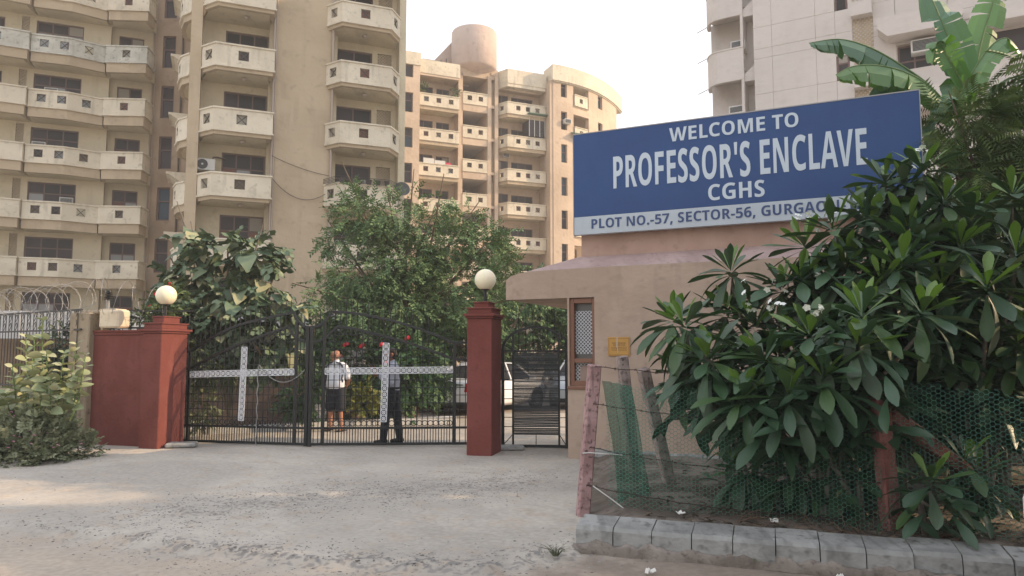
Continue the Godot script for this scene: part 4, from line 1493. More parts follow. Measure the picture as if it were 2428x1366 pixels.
	for i in 6:
		var x3 := 0.3 + i * 0.125
		vbar(w, "bar", x3, 1.68, 2.42 - 0.02 * absf(i - 2.5), 0.014, 0.012, 0.05)
	vbar(w, "short_bar", 0.6, 0.04, 0.23, 0.014, 0.012)
	for q in [[Vector2(0.04, 0.06), Vector2(0.19, 0.22)], [Vector2(1.11, 0.06), Vector2(1.01, 0.22)], [Vector2(0.04, 1.78), Vector2(0.19, 1.69)], [Vector2(1.12, 1.76), Vector2(1.01, 1.69)]]:
		rail(w, "corner_brace", q, 0.014, 0.012, M.iron)
	var sl := [flat(srgb(54, 58, 62), 0.55), flat(srgb(70, 74, 78), 0.5), flat(srgb(40, 44, 48), 0.55)]
	var y4 := 0.268
	while y4 < 1.64:
		var th := rng.randf_range(0.011, 0.015)
		var m := MB.new()
		var za := rng.randf_range(-0.006, 0.006)
		m.bar(Vector3(0.215, y4 + rng.randf_range(-0.002, 0.002), za), Vector3(0.985, y4 + rng.randf_range(-0.002, 0.002), za), th, 0.008, 0.002, Vector3(0, 0, 1))
		obj("slat", m, sl[rng.randi() % 3], w)
		y4 += th + (0.0015 if rng.randf() < 0.94 else 0.008)
	var lk := MB.new()
	lk.box(at(0.02, 1.42, 0.03), Vector3(0.07, 0.09, 0.05), 0.01)
	obj("latch_box", lk, M.iron, w)
	# sagging chain on the left leaf and the cord that hangs down it
	var ch := MB.new()
	for i in 44:
		var s := i / 43.0
		var p := Vector3(lerpf(1.62, 2.5, s), 1.42 - 0.1 * s - 1.35 * s * (1 - s) * (0.75 if i % 2 == 0 else 0.75), 0.05)
		var q := Vector3(lerpf(1.62, 2.5, s + 0.022), 1.42 - 0.1 * (s + 0.022) - 1.01 * (s + 0.022) * (1 - s - 0.022), 0.05)
		p.y = 1.42 - 0.1 * s - 1.01 * s * (1 - s)
		ch.bar(p, q, 0.02 if i % 2 == 0 else 0.01, 0.01 if i % 2 == 0 else 0.02, 0.003, Vector3(0, 0, 1))
	tag(obj("gate_chain", ch, M.galv, null, F), "sagging steel chain looped across the left gate leaf beside the meeting stile", "chain")
	var cd := MB.new()
	for i in 40:
		var s := i / 39.0
		cd.bar(Vector3(1.6 + 0.01 * sin(i * 0.8), 1.4 - 1.38 * s, 0.05), Vector3(1.6 + 0.01 * sin((i + 1) * 0.8), 1.4 - 1.38 * (s + 0.026), 0.05), 0.014, 0.014, 0.0, Vector3(0, 0, 1))
	tag(obj("hanging_chain", cd, M.galv, null, F), "chain hanging straight down the left gate leaf to the ground", "chain")

# ---------------------------------------------------------------- ground
func make_ground() -> void:
	var xs: Array = [-400.0, -150.0, -70.0, -40.0, -25.0, -17.0, -13.0]
	var zs: Array = [-400.0, -200.0, -120.0, -80.0, -55.0, -40.0, -30.0, -24.0, -20.0]
	var q := -11.0
	while q < 6.0:
		xs.append(q)
		q += 0.09
	xs.append_array([6.5, 8.0, 12.0, 20.0, 40.0, 90.0, 200.0, 400.0])
	q = -17.0
	while q < -3.4:
		zs.append(q)
		q += 0.09
	zs.append_array([-3.0, -2.0, 0.0, 4.0, 12.0, 40.0, 120.0, 300.0])
	var f := FastNoiseLite.new()
	f.seed = 5
	f.frequency = 0.5
	f.fractal_octaves = 3
	var g := FastNoiseLite.new()
	g.seed = 9
	g.frequency = 4.0
	g.fractal_octaves = 3
	var nx := xs.size()
	var nz := zs.size()
	var v := PackedVector3Array()
	var uv := PackedVector2Array()
	var idx := PackedInt32Array()
	for j in nz:
		for i in nx:
			var x: float = xs[i]
			var z: float = zs[j]
			var h := 0.0
			if x > -11.5 and x < 6.2 and z > -17.5 and z < -3.2:
				h = f.get_noise_2d(x, z) * 0.012 + g.get_noise_2d(x, z) * 0.0025
				h += g.get_noise_2d(x * 2.3 + 50, z * 2.3) * 0.008 * aggregate(x, z)
				# the concrete apron ends in a broken lip; the dirt verge lies lower
				var e := z - apron_edge(x) + g.get_noise_2d(x * 1.7, z * 1.7) * 0.14
				h -= 0.045 * smoothstep(-0.02, 0.12, e)
			v.append(Vector3(x, h - 0.012, z))
			uv.append(Vector2((x + 11.0) / 17.0, (z + 18.0) / 17.0))
	for j in nz - 1:
		for i in nx - 1:
			var a := j * nx + i
			idx.append_array([a, a + 1, a + nx, a + 1, a + nx + 1, a + nx])
	var st := SurfaceTool.new()
	st.begin(Mesh.PRIMITIVE_TRIANGLES)
	for i in v.size():
		st.set_uv(uv[i])
		st.add_vertex(v[i])
	for i in idx: st.add_index(i)
	st.generate_normals()
	var m := StandardMaterial3D.new()
	m.albedo_texture = ground_texture()
	m.roughness = 0.95
	m.normal_enabled = true
	m.normal_texture = M.bump_fine
	m.normal_scale = 0.5
	var o := obj("ground", st.commit(), m)
	tag(o, "pale dusty concrete apron and road with worn gravelly patches in front of the gate", "ground", "", "structure")
	# loose grit on the worn patches
	var stone := MB.new()
	stone.lathe([Vector2(0.0, -0.3), Vector2(0.8, -0.15), Vector2(0.9, 0.2), Vector2(0.4, 0.5), Vector2(0.0, 0.55)], Transform3D.IDENTITY, 5, false)
	var mm := MultiMesh.new()
	mm.transform_format = MultiMesh.TRANSFORM_3D
	mm.use_colors = true
	mm.mesh = stone.mesh()
	var xf: Array = []
	while xf.size() < 6500:
		var x := rng.randf_range(-8.0, 2.0)
		var z := rng.randf_range(-12.5, -4.9)
		if rng.randf() < aggregate(x, z) + 0.02:
			var s := rng.randf_range(0.003, 0.011) * (1.5 if rng.randf() < 0.08 else 1.0)
			xf.append(Transform3D(Basis(Vector3.UP, rng.randf() * TAU).scaled(Vector3(s * rng.randf_range(0.8, 1.5), s * 0.7, s)), Vector3(x, f.get_noise_2d(x, z) * 0.012 - 0.012 - (0.045 if z > apron_edge(x) + 0.1 else 0.0), z)))
	mm.instance_count = xf.size()
	for i in xf.size():
		mm.set_instance_transform(i, xf[i])
		var c := rng.randf_range(0.10, 0.34)
		mm.set_instance_color(i, Color(c, c * 0.96, c * 0.9))
	var mi := MultiMeshInstance3D.new()
	mi.multimesh = mm
	var sm := flat(Color.WHITE, 0.95)
	sm.vertex_color_use_as_albedo = true
	mi.material_override = sm
	put(mi, "grit")
	tag(mi, "loose grey grit scattered over the worn concrete apron", "gravel", "", "stuff")

func apron_edge(x: float) -> float:
	if x < -1.75: return -6.2 - (-1.75 - x) * 0.38
	if x < -0.3: return -6.2 + (x + 1.75) * 0.19
	return -5.93 - (x + 0.3) * 0.68

func aggregate(x: float, z: float) -> float:
	# how much the dark aggregate shows through, 0..1
	var d := 0.0
	var band := absf((z + 9.0) + (x + 1.4) * 0.42) / 1.5
	d += clampf(1.0 - band, 0.0, 1.0) * smoothstep(-5.0, -3.0, x) * (1.0 - smoothstep(-0.2, 1.0, x)) * 0.9
	var e := z - apron_edge(x)
	d += clampf(1.0 - absf(e) / 0.7, 0.0, 1.0) * (0.75 if x > -3.5 else 0.3)
	return clampf(d, 0.0, 1.0)

func ground_texture() -> ImageTexture:
	var n := 1280
	var a := noise_bytes(61, 0.004, n)
	var b := noise_bytes(62, 0.03, n, FastNoiseLite.TYPE_SIMPLEX_SMOOTH, 4)
	var c := noise_bytes(63, 0.16, n, FastNoiseLite.TYPE_SIMPLEX_SMOOTH, 2)
	var d := PackedByteArray()
	d.resize(n * n * 3)
	var base := srgb(164, 157, 147)
	var light := srgb(180, 172, 160)
	var dark := srgb(108, 106, 104)
	var sand := srgb(172, 154, 134)
	var dirt := srgb(124, 110, 98)
	for j in n:
		var z := -18.0 + 17.0 * j / n
		for i in n:
			var k := j * n + i
			var x := -11.0 + 17.0 * i / n
			var na := a[k] / 255.0
			var nb := b[k] / 255.0
			var nc := c[k] / 255.0
			var col := base.lerp(light, smoothstep(0.3, 0.7, na))
			col = col.lerp(sand, 0.35 * smoothstep(0.55, 0.8, nb))
			if z > -12.5 and z < -3.5:
				var e := z - apron_edge(x) + (nb - 0.5) * 0.5
				if e > -0.1:
					var q := smoothstep(-0.6, 1.0, x + (nb - 0.5) * 1.6)
					col = col.lerp(sand.lerp(dirt, q), smoothstep(-0.1, 0.5, e) * lerpf(0.4, 0.8, q))
				var g := aggregate(x, z) * smoothstep(0.25, 0.6, nb)
				if g > 0.02:
					col = col.lerp(dark, smoothstep(0.62 - 0.18 * g, 0.78 - 0.18 * g, nc) * minf(g * 1.6, 1.0) * 0.6)
				if absf(e) < 0.07 and x > -2.4: col = col.lerp(dark, 0.55 * smoothstep(0.4, 0.6, nc))
			var gr := 0.93 + 0.14 * nc
			d[k * 3] = int(minf(col.r * gr, 1.0) * 255)
			d[k * 3 + 1] = int(minf(col.g * gr, 1.0) * 255)
			d[k * 3 + 2] = int(minf(col.b * gr, 1.0) * 255)
	var im := Image.create_from_data(n, n, false, Image.FORMAT_RGB8, d)
	im.generate_mipmaps()
	return ImageTexture.create_from_image(im)

# ---------------------------------------------------------------- boundary at the left
func make_boundary() -> void:
	var t := thing("boundary_pier", "weathered tan plaster pier ending the boundary wall, left of the red wing wall", "wall", yaw(-14, -7.84, 0, -13.72))
	var m := MB.new()
	m.box(at(0, 1.17, 0), Vector3(0.44, 2.4, 0.5), 0.02)
	m.box(at(-0.18, 0.4, 0.02), Vector3(0.28, 0.9, 0.5), 0.05)
	obj("pier", m, M.old_wall, t)
	for i in 4:
		var s := MB.new()
		s.box(Transform3D(Basis(Vector3.UP, i * 0.4), Vector3(-0.14 + i * 0.1, 2.38, 0.04)), Vector3(0.14, 0.05 + 0.02 * (i % 2), 0.3), 0.02)
		obj("broken_coping", s, M.old_wall, t)
	var dir := (Vector3(-7.75, 0, -13.35) - Vector3(-11.6, 0, -15.9)).normalized()
	var F := frame(dir.x, dir.z, -11.6, -15.9)
	var w := thing("boundary_wall", "low grey boundary wall under the ornamental iron railing at far left", "wall", F)
	var wm := MB.new()
	wm.bx(-3.0, 4.4, -0.05, 0.95, -0.12, 0.12, 0.01)
	obj("wall", wm, M.old_wall, w)
	var f := thing("iron_railing", "dark ornamental iron railing with leaf scrolls on top of the left boundary wall", "railing", F)
	for y in [1.0, 2.06, 2.42]:
		var r := MB.new()
		r.bx(-3.0, 4.55, y - 0.016, y + 0.016, -0.016, 0.016)
		obj("rail", r, M.iron_worn, f)
	var leaf := MB.new()
	var p1: Array = []
	var p2: Array = []
	for i in 9:
		var s := i / 8.0
		p1.append(Vector3(0.075 * s + 0.05 * sin(PI * s), 0.17 * s, 0))
		p2.append(Vector3(0.075 * s - 0.03 * sin(PI * s), 0.17 * s, 0))
	leaf.tube(p1, 0.006, 0.006, 5)
	leaf.tube(p2, 0.006, 0.006, 5)
	var lm := leaf.mesh()
	for i in 58:
		var x := -3.0 + i * 0.13
		var b := MB.new()
		b.tube([Vector3(x, 0.95, 0), Vector3(x, 2.42, 0)], 0.008, 0.008, 5)
		obj("bar", b, M.iron_worn, f)
		if i % 2 == 0:
			for y in [2.07, 2.24]: obj("leaf_scroll", lm, M.iron_worn, f, at(x, y, 0))
	# the short run of railing behind the wing wall
	var F2 := frame(0.99, -0.08, -7.3, -13.75)
	var f2 := thing("iron_railing", "short run of scrolled iron railing behind the red wing wall", "railing", F2)
	for y in [1.2, 2.1, 2.42]:
		var r := MB.new()
		r.bx(0.0, 1.3, y - 0.016, y + 0.016, -0.016, 0.016)
		obj("rail", r, M.iron_worn, f2)
	for i in 9:
		var b := MB.new()
		b.tube([Vector3(0.05 + i * 0.15, 1.0, 0), Vector3(0.05 + i * 0.15, 2.42, 0)], 0.008, 0.008, 5)
		obj("bar", b, M.iron_worn, f2)
		obj("leaf_scroll", lm, M.iron_worn, f2, at(0.05 + i * 0.15, 2.14, 0))
	# razor coil along the railing
	var cm := MB.new()
	var pts: Array = []
	var a := Vector3(-12.6, 2.62, -16.45)
	var b2 := Vector3(-7.75, 2.62, -13.3)
	var c2 := Vector3(-6.5, 2.62, -13.75)
	var turns := 27
	for i in turns * 16 + 1:
		var s := float(i) / (turns * 16)
		var ctr := a.lerp(b2, s / 0.8) if s < 0.8 else b2.lerp(c2, (s - 0.8) / 0.2)
		var u := (b2 - a).normalized() if s < 0.8 else (c2 - b2).normalized()
		var side := u.cross(Vector3.UP)
		var an := TAU * turns * s
		var rr := 0.26 + 0.03 * sin(s * 31.0) + (0.05 if s > 0.62 else 0.0)
		pts.append(ctr + Vector3.UP * (sin(an) * rr + 0.04 * sin(s * 17.0)) + side * cos(an) * rr + u * 0.1 * sin(an * 0.5))
	cm.tube(pts, 0.0045, 0.0045, 4, false)
	for i in pts.size():
		if i % 2 == 0:
			var p: Vector3 = pts[i]
			cm.box(Transform3D(Basis(Vector3.UP, i * 1.3), p), Vector3(0.03, 0.012, 0.004))
	tag(obj("razor_coil", cm, M.galv), "bright coil of razor wire looping along the top of the left railing", "razor wire")
	# white block with the finned lamp on the wing wall
	var bl := thing("plaster_block", "cream plaster block standing on the red wing wall", "block", yaw(-15.8, -7.27, 2.085, -13.5))
	var bm := MB.new()
	bm.box(at(0, 0.165, 0), Vector3(0.44, 0.33, 0.3), 0.03)
	obj("block", bm, M.block, bl)
	var bc := MB.new()
	bc.box(at(-0.04, 0.338, 0), Vector3(0.36, 0.02, 0.26), 0.006)
	obj("cap_skim", bc, M.block, bl)
	var fl := thing("finned_lamp", "small black finned lamp on a short post behind the cream plaster block", "lamp", at(-7.42, 2.43, -13.54))
	var pm := MB.new()
	pm.lathe([Vector2(0.022, 0.0), Vector2(0.022, 0.16), Vector2(0.03, 0.17), Vector2(0.0, 0.172)], Transform3D.IDENTITY, 12, false)
	obj("post", pm, M.galv, fl)
	for i in 5:
		var r := MB.new()
		var w2 := 0.085 - 0.006 * i
		r.lathe([Vector2(0.03, 0.0), Vector2(w2, 0.004), Vector2(w2, 0.014), Vector2(0.03, 0.026)], at(0, 0.18 + i * 0.028, 0), 16, false)
		obj("fin", r, M.black, fl)
	var cp := MB.new()
	cp.lathe([Vector2(0.05, 0.0), Vector2(0.045, 0.03), Vector2(0.0, 0.04)], at(0, 0.32, 0), 16)
	obj("cap", cp, M.black, fl)
	# parking shed seen through the railing
	var sh := thing("parking_shed", "long pale sheet-roofed shed behind the left railing", "shed", frame(0.995, -0.1, -14.0, -19.0))
	var ff := MB.new()
	ff.bx(-3, 8.6, 2.0, 2.72, -0.06, 0.0)
	obj("fascia", ff, M.pale_wall, sh)
	for i in 12:
		var rb := MB.new()
		rb.bx(-2.6 + i * 0.95, -2.52 + i * 0.95, 2.0, 2.72, 0.0, 0.03)
		obj("fascia_rib", rb, M.pale_wall, sh)
	var rf := MB.new()
	rf.quad(Vector3(-3, 2.73, -0.06), Vector3(8.6, 2.73, -0.06), Vector3(8.6, 2.8, -5), Vector3(-3, 2.8, -5), Vector3.UP)
	obj("roof_sheet", rf, M.pale_wall, sh)
	for i in 5:
		var ps := MB.new()
		ps.bx(-2.5 + i * 2.6, -2.35 + i * 2.6, 0, 2.0, -0.3, -0.15)
		obj("post", ps, M.pale_wall, sh)
	var bw := MB.new()
	bw.bx(-3, 8.6, 0, 2.5, -5.2, -5.0)
	obj("rear_wall", bw, M.beige_dark, sh)
	# green net at the left planting
	var nm := MB.new()
	for i in 14:
		for j in 4:
			var q := func(ii: int, jj: int) -> Vector3: return Vector3(-10.2 + ii * 0.21, 0.05 + jj * 0.24 + 0.04 * sin(ii * 1.3), -12.75 + ii * 0.02 + 0.06 * sin(ii * 0.9 + jj))
			var A: Vector3 = q.call(i, j)
			var B: Vector3 = q.call(i + 1, j)
			var C: Vector3 = q.call(i + 1, j + 1)
			var D: Vector3 = q.call(i, j + 1)
			nm.stri(A, B, C, Vector3(0, 0, 1), Vector3(0, 0, 1), Vector3(0, 0, 1))
			nm.stri(A, C, D, Vector3(0, 0, 1), Vector3(0, 0, 1), Vector3(0, 0, 1))
	tag(obj("shade_net", nm, net_mat(0.5)), "green shade net round the pale-leaved shrub at far left", "net")

func net_mat(al: float) -> StandardMaterial3D:
	var m := flat(Color(0.14, 0.42, 0.33, al), 0.7)
	m.transparency = BaseMaterial3D.TRANSPARENCY_ALPHA
	m.cull_mode = BaseMaterial3D.CULL_DISABLED
	return m

# ---------------------------------------------------------------- kerb, posts, wires, netting
func post(called: String, label: String, a: Vector3, b: Vector3, w: float, mat: Material, group := "") -> void:
	var m := MB.new()
	m.bar(a, b, w, w * 0.9, 0.012, Vector3(0.2, 0, 1))
	var o := obj(called, m, mat)
	tag(o, label, "post", group)

func make_kerb_and_fence() -> void:
	var F := frame(0.945, 0.326, 0.55, -6.52)
	var k := thing("kerb", "grey concrete kerb of short blocks along the front of the planting bed", "kerb", F)
	for i in 14:
		var x := i * 0.325
		var m := MB.new()
		var h := 0.155 + rng.randf_range(-0.006, 0.006)
		var z := rng.randf_range(-0.006, 0.006)
		var prof := PackedVector2Array([Vector2(-0.34, -0.06), Vector2(0.0, -0.06), Vector2(0.012, 0.02), Vector2(0.0, h - 0.03), Vector2(-0.03, h), Vector2(-0.34, h + 0.03)])
		m.prism(prof, Transform3D(Basis(Vector3(0, 0, 1), Vector3.UP, Vector3(-1, 0, 0)), Vector3(x, 0, z)), -0.319, -0.002)
		obj("kerb_block", m, M.concrete, k, Transform3D(Basis(Vector3.UP, rng.randf_range(-0.012, 0.012)), Vector3.ZERO))
	var rubble := MB.new()
	var rn := FastNoiseLite.new()
	rn.seed = 4
	rn.frequency = 2.5
	var rows: Array = []
	for i in 90:
		var x := -0.02 + i * 0.05
		var w := 0.03 + 0.05 * maxf(rn.get_noise_1d(x) + 0.35, 0.0)
		var h := 0.01 + 0.06 * maxf(rn.get_noise_1d(x * 2.0 + 9.0) + 0.3, 0.0)
		rows.append([Vector3(x, h, 0.004), Vector3(x, h * 0.9 + 0.004 * (i % 3), w * 0.5), Vector3(x, h * 0.4, w), Vector3(x, -0.06, w * 1.15)])
	grid_surface(rubble, rows, Vector3(2, -2, -1))
	obj("crumbled_mortar", rubble, M.kerb_foot, k)
	# soil of the bed
	var sm := wall_mat(srgb(104, 92, 80), 71, 0.5, 0.14, 0.35, 6.0, 0.3)
	var st := SurfaceTool.new()
	st.begin(Mesh.PRIMITIVE_TRIANGLES)
	var nz := FastNoiseLite.new()
	nz.seed = 3
	nz.frequency = 1.3
	var L0 := Vector2(0.7, -6.86)
	var R0 := Vector2(6.9, -4.68)
	var L1 := Vector2(1.15, -11.6)
	var R1 := Vector2(8.5, -11.8)
	var nu := 40
	var nv := 34
	for j in nv + 1:
		for i in nu + 1:
			var s := float(i) / nu
			var r := float(j) / nv
			var p := L0.lerp(R0, s).lerp(L1.lerp(R1, s), r)
			var ed := smoothstep(0.0, 0.06, s)
			st.add_vertex(Vector3(p.x, 0.0 + ed * (0.13 + nz.get_noise_2d(p.x, p.y) * 0.035), p.y))
	for j in nv:
		for i in nu:
			var q := j * (nu + 1) + i
			for e in [q, q + nu + 1, q + 1, q + 1, q + nu + 1, q + nu + 2]: st.add_index(e)
	st.generate_normals()
	tag(obj("soil_bed", st.commit(), sm), "brown soil of the planting bed behind the kerb", "soil", "", "structure")
	# posts
	post("concrete_post", "pinkish concrete post leaning at the left end of the kerb", Vector3(0.72, -0.05, -7.72), Vector3(0.86, 1.52, -7.72), 0.125, M.post_pink, "concrete fence posts")
	post("concrete_post", "grey concrete post leaning left inside the netting, with black stains", Vector3(1.87, 0.0, -8.82), Vector3(1.5, 1.46, -8.5), 0.13, M.post_grey, "concrete fence posts")
	post("concrete_post", "dim concrete post behind the green shade cloth", Vector3(1.55, 0.0, -9.4), Vector3(1.38, 1.6, -9.3), 0.13, M.post_grey, "concrete fence posts")
	post("concrete_post", "red-brown concrete post standing under the frangipani at right", Vector3(3.27, 0.0, -6.5), Vector3(3.2, 1.3, -6.5), 0.14, M.post_red, "concrete fence posts")
	post("concrete_brace", "red-brown concrete brace sloping down right from the frangipani post", Vector3(3.3, 1.12, -6.52), Vector3(4.14, 0.56, -6.85), 0.125, M.post_red)
	post("white_stake", "short white-painted stake leaning in the bed behind the netting", Vector3(2.0, 0.05, -9.9), Vector3(1.8, 0.72, -9.4), 0.055, M.frame_white)
	# barbed wires
	var wl := [
		[Vector3(0.86, 1.5, -7.66), Vector3(2.0, 1.40, -7.1), Vector3(3.2, 1.3, -6.44), "topmost barbed wire from the leaning post to the frangipani"],
		[Vector3(0.84, 1.12, -7.66), Vector3(1.9, 0.98, -7.15), Vector3(3.22, 0.95, -6.44), "second barbed wire, crossing the upper netting"],
		[Vector3(0.8, 0.68, -7.66), Vector3(1.9, 0.5, -7.15), Vector3(3.25, 0.53, -6.44), "third barbed wire, crossing the middle of the netting"],
		[Vector3(0.76, 0.3, -7.66), Vector3(1.9, 0.16, -7.0), Vector3(2.9, 0.2, -6.6), "lowest barbed wire, sagging near the kerb"]]
	for w in wl:
		var m := MB.new()
		var pts: Array = []
		for i in 25:
			var s := i / 24.0
			var p: Vector3 = w[0].lerp(w[1], s).lerp(w[1].lerp(w[2], s), s)
			pts.append(p + Vector3(0, 0.006 * sin(i * 1.9), 0))
		m.tube(pts, 0.0045, 0.0045, 5)
		for i in 24:
			var p2: Vector3 = pts[i]
			for e in 3:
				var dd := Vector3(rng.randf_range(-1, 1), rng.randf_range(-1, 1), rng.randf_range(-1, 1)).normalized() * 0.018
				m.tube([p2 - dd, p2 + dd], 0.0025, 0.0015, 4)
		tag(obj("barbed_wire", m, M.rust), w[3], "barbed wire", "barbed wires of the planting bed")
	# hexagonal wire netting
	var hm := MB.new()
	var A := Vector3(0.98, 0.1, -7.6)
	var B := Vector3(3.3, 0.14, -6.44)
	var len := A.distance_to(B) + 1.5
	var u := (B - A).normalized()
	u.y = 0
	var side := u.cross(Vector3.UP)
	var cw := 0.046
	var chh := 0.04
	var col := 0
	var P := func(x: float, y: float) -> Vector3: return A + u * x + Vector3(0, y, 0) + side * (0.03 * sin(x * 3.1 + y * 2.0) + 0.05 * sin(x * 1.1))
	var nx := int(len / (cw * 0.75))
	for i in nx:
		var x := i * cw * 0.75
		var top := 1.22 - 0.05 * sin(x * 2.0)
		var j := 0
		while j * chh < top:
			var y := j * chh + (chh * 0.5 if i % 2 == 1 else 0.0)
			# right half of a hexagon: three wires
			var p0: Vector3 = P.call(x - cw * 0.25, y + chh * 0.5)
			var p1: Vector3 = P.call(x + cw * 0.25, y + chh * 0.5)
			var p2: Vector3 = P.call(x + cw * 0.5, y)
			var p3: Vector3 = P.call(x + cw * 0.25, y - chh * 0.5)
			hm.tube([p0, p1], 0.0023, 0.0023, 3, false)
			hm.tube([p1, p2], 0.002, 0.002, 3, false)
			hm.tube([p2, p3], 0.002, 0.002, 3, false)
			j += 1
	var wn := flat(srgb(80, 134, 116), 0.6)
	tag(obj("wire_netting", hm, wn), "greenish hexagonal wire netting along the front of the planting bed", "netting")
	# green shade cloth at the left end
	var cm := MB.new()
	for i in 10:
		for j in 8:
			var q := func(ii: int, jj: int) -> Vector3:
				var s := ii / 10.0
				var r := jj / 8.0
				return Vector3(lerpf(0.93, 1.3, s) + 0.16 * (1 - r), lerpf(0.08, 1.36 - 0.08 * s, r), lerpf(-7.72, -7.95, s)) + Vector3(0.025 * sin(ii * 2.1 + r * 3.0), 0, 0.025 * sin(ii * 1.6))
			var a: Vector3 = q.call(i, j)
			var b: Vector3 = q.call(i + 1, j)
			var c: Vector3 = q.call(i + 1, j + 1)
			var d: Vector3 = q.call(i, j + 1)
			var nn := (b - a).cross(d - a).normalized()
			cm.stri(a, b, c, nn, nn, nn)
			cm.stri(a, c, d, nn, nn, nn)
	tag(obj("shade_cloth", cm, net_mat(0.62)), "green shade cloth hanging behind the leaning pink post", "cloth")
	var tie := MB.new()
	tie.tube([Vector3(0.72, 0.62, -7.65), Vector3(0.78, 0.63, -7.63), Vector3(0.98, 0.62, -7.6), Vector3(1.12, 0.61, -7.6)], 0.006, 0.006, 5)
	tie.tube([Vector3(0.82, 0.3, -7.62), Vector3(0.98, 0.2, -7.5), Vector3(1.12, 0.1, -7.45)], 0.006, 0.006, 5)
	tag(obj("plastic_tie", tie, M.frame_white), "white plastic strips tied round the leaning pink post", "tie")

# ---------------------------------------------------------------- inside the gate
func make_yard() -> void:
	var w := thing("yard_wall", "pinkish low wall behind the left gate leaf under the big-leaved shrub", "wall", frame(0.98, -0.2, -8.2, -16.6))
	var m := MB.new()
	m.bx(0, 3.3, -0.05, 1.45, -0.12, 0.12, 0.015)
	m.bx(-0.02, 3.32, 1.452, 1.52, -0.16, 0.16, 0.01)
	obj("wall", m, M.dim_wall, w)
	var pw := thing("pale_wall", "pale grey wall end rising behind the middle of the gate", "wall", frame(0.98, -0.2, -5.0, -19.6))
	var pm := MB.new()
	pm.bx(0.0, 1.1, 0, 2.66, -0.15, 0.15, 0.02)
	obj("wall", pm, M.pale_wall, pw)
	var hw := thing("hedge_wall", "low plastered wall along the drive behind the red-flowered hedge", "wall", frame(0.62, -0.78, -4.4, -18.3))
	var hm := MB.new()
	hm.bx(0.0, 7.5, -0.05, 0.65, -0.12, 0.12, 0.015)
	obj("wall", hm, M.dim_wall, hw)
	var k := thing("drive_kerb", "pale kerb along the planted bed inside the gate", "kerb", frame(0.88, -0.47, -6.6, -14.9))
	for i in 12:
		var b := MB.new()
		b.bx(i * 0.5 + 0.004, i * 0.5 + 0.496, -0.05, 0.13, -0.2, 0.0, 0.015)
		obj("kerb_block", b, M.pale_wall, k)
	# boundary behind the guard house and the right-hand planting
	var rw := thing("rear_boundary_wall", "dim reddish boundary wall in the shade behind the right-hand planting", "wall", frame(0.99, 0.12, 5.6, -11.2))
	var rm := MB.new()
	rm.bx(0.1, 9.0, -0.05, 2.2, -0.15, 0.0, 0.015)
	obj("wall", rm, M.dim_wall, rw)

# ---------------------------------------------------------------- cars
func grid_surface(m: MB, rows: Array, centre: Vector3) -> void:
	# rows of points lofted with smooth normals, facing away from the centre line
	var nr := rows.size()
	var nc: int = rows[0].size()
	var nn: Array = []
	for i in nr:
		var l: Array = []
		for j in nc:
			var a: Vector3 = rows[mini(i + 1, nr - 1)][j] - rows[maxi(i - 1, 0)][j]
			var b: Vector3 = rows[i][mini(j + 1, nc - 1)] - rows[i][maxi(j - 1, 0)]
			var n := a.cross(b).normalized()
			var p: Vector3 = rows[i][j]
			if n.dot(p - centre) < 0: n = -n
			l.append(n)
		nn.append(l)
	for i in nr - 1:
		for j in nc - 1:
			m.stri(rows[i][j], rows[i + 1][j], rows[i + 1][j + 1], nn[i][j], nn[i + 1][j], nn[i + 1][j + 1])
			m.stri(rows[i][j], rows[i + 1][j + 1], rows[i][j + 1], nn[i][j], nn[i + 1][j + 1], nn[i][j + 1])

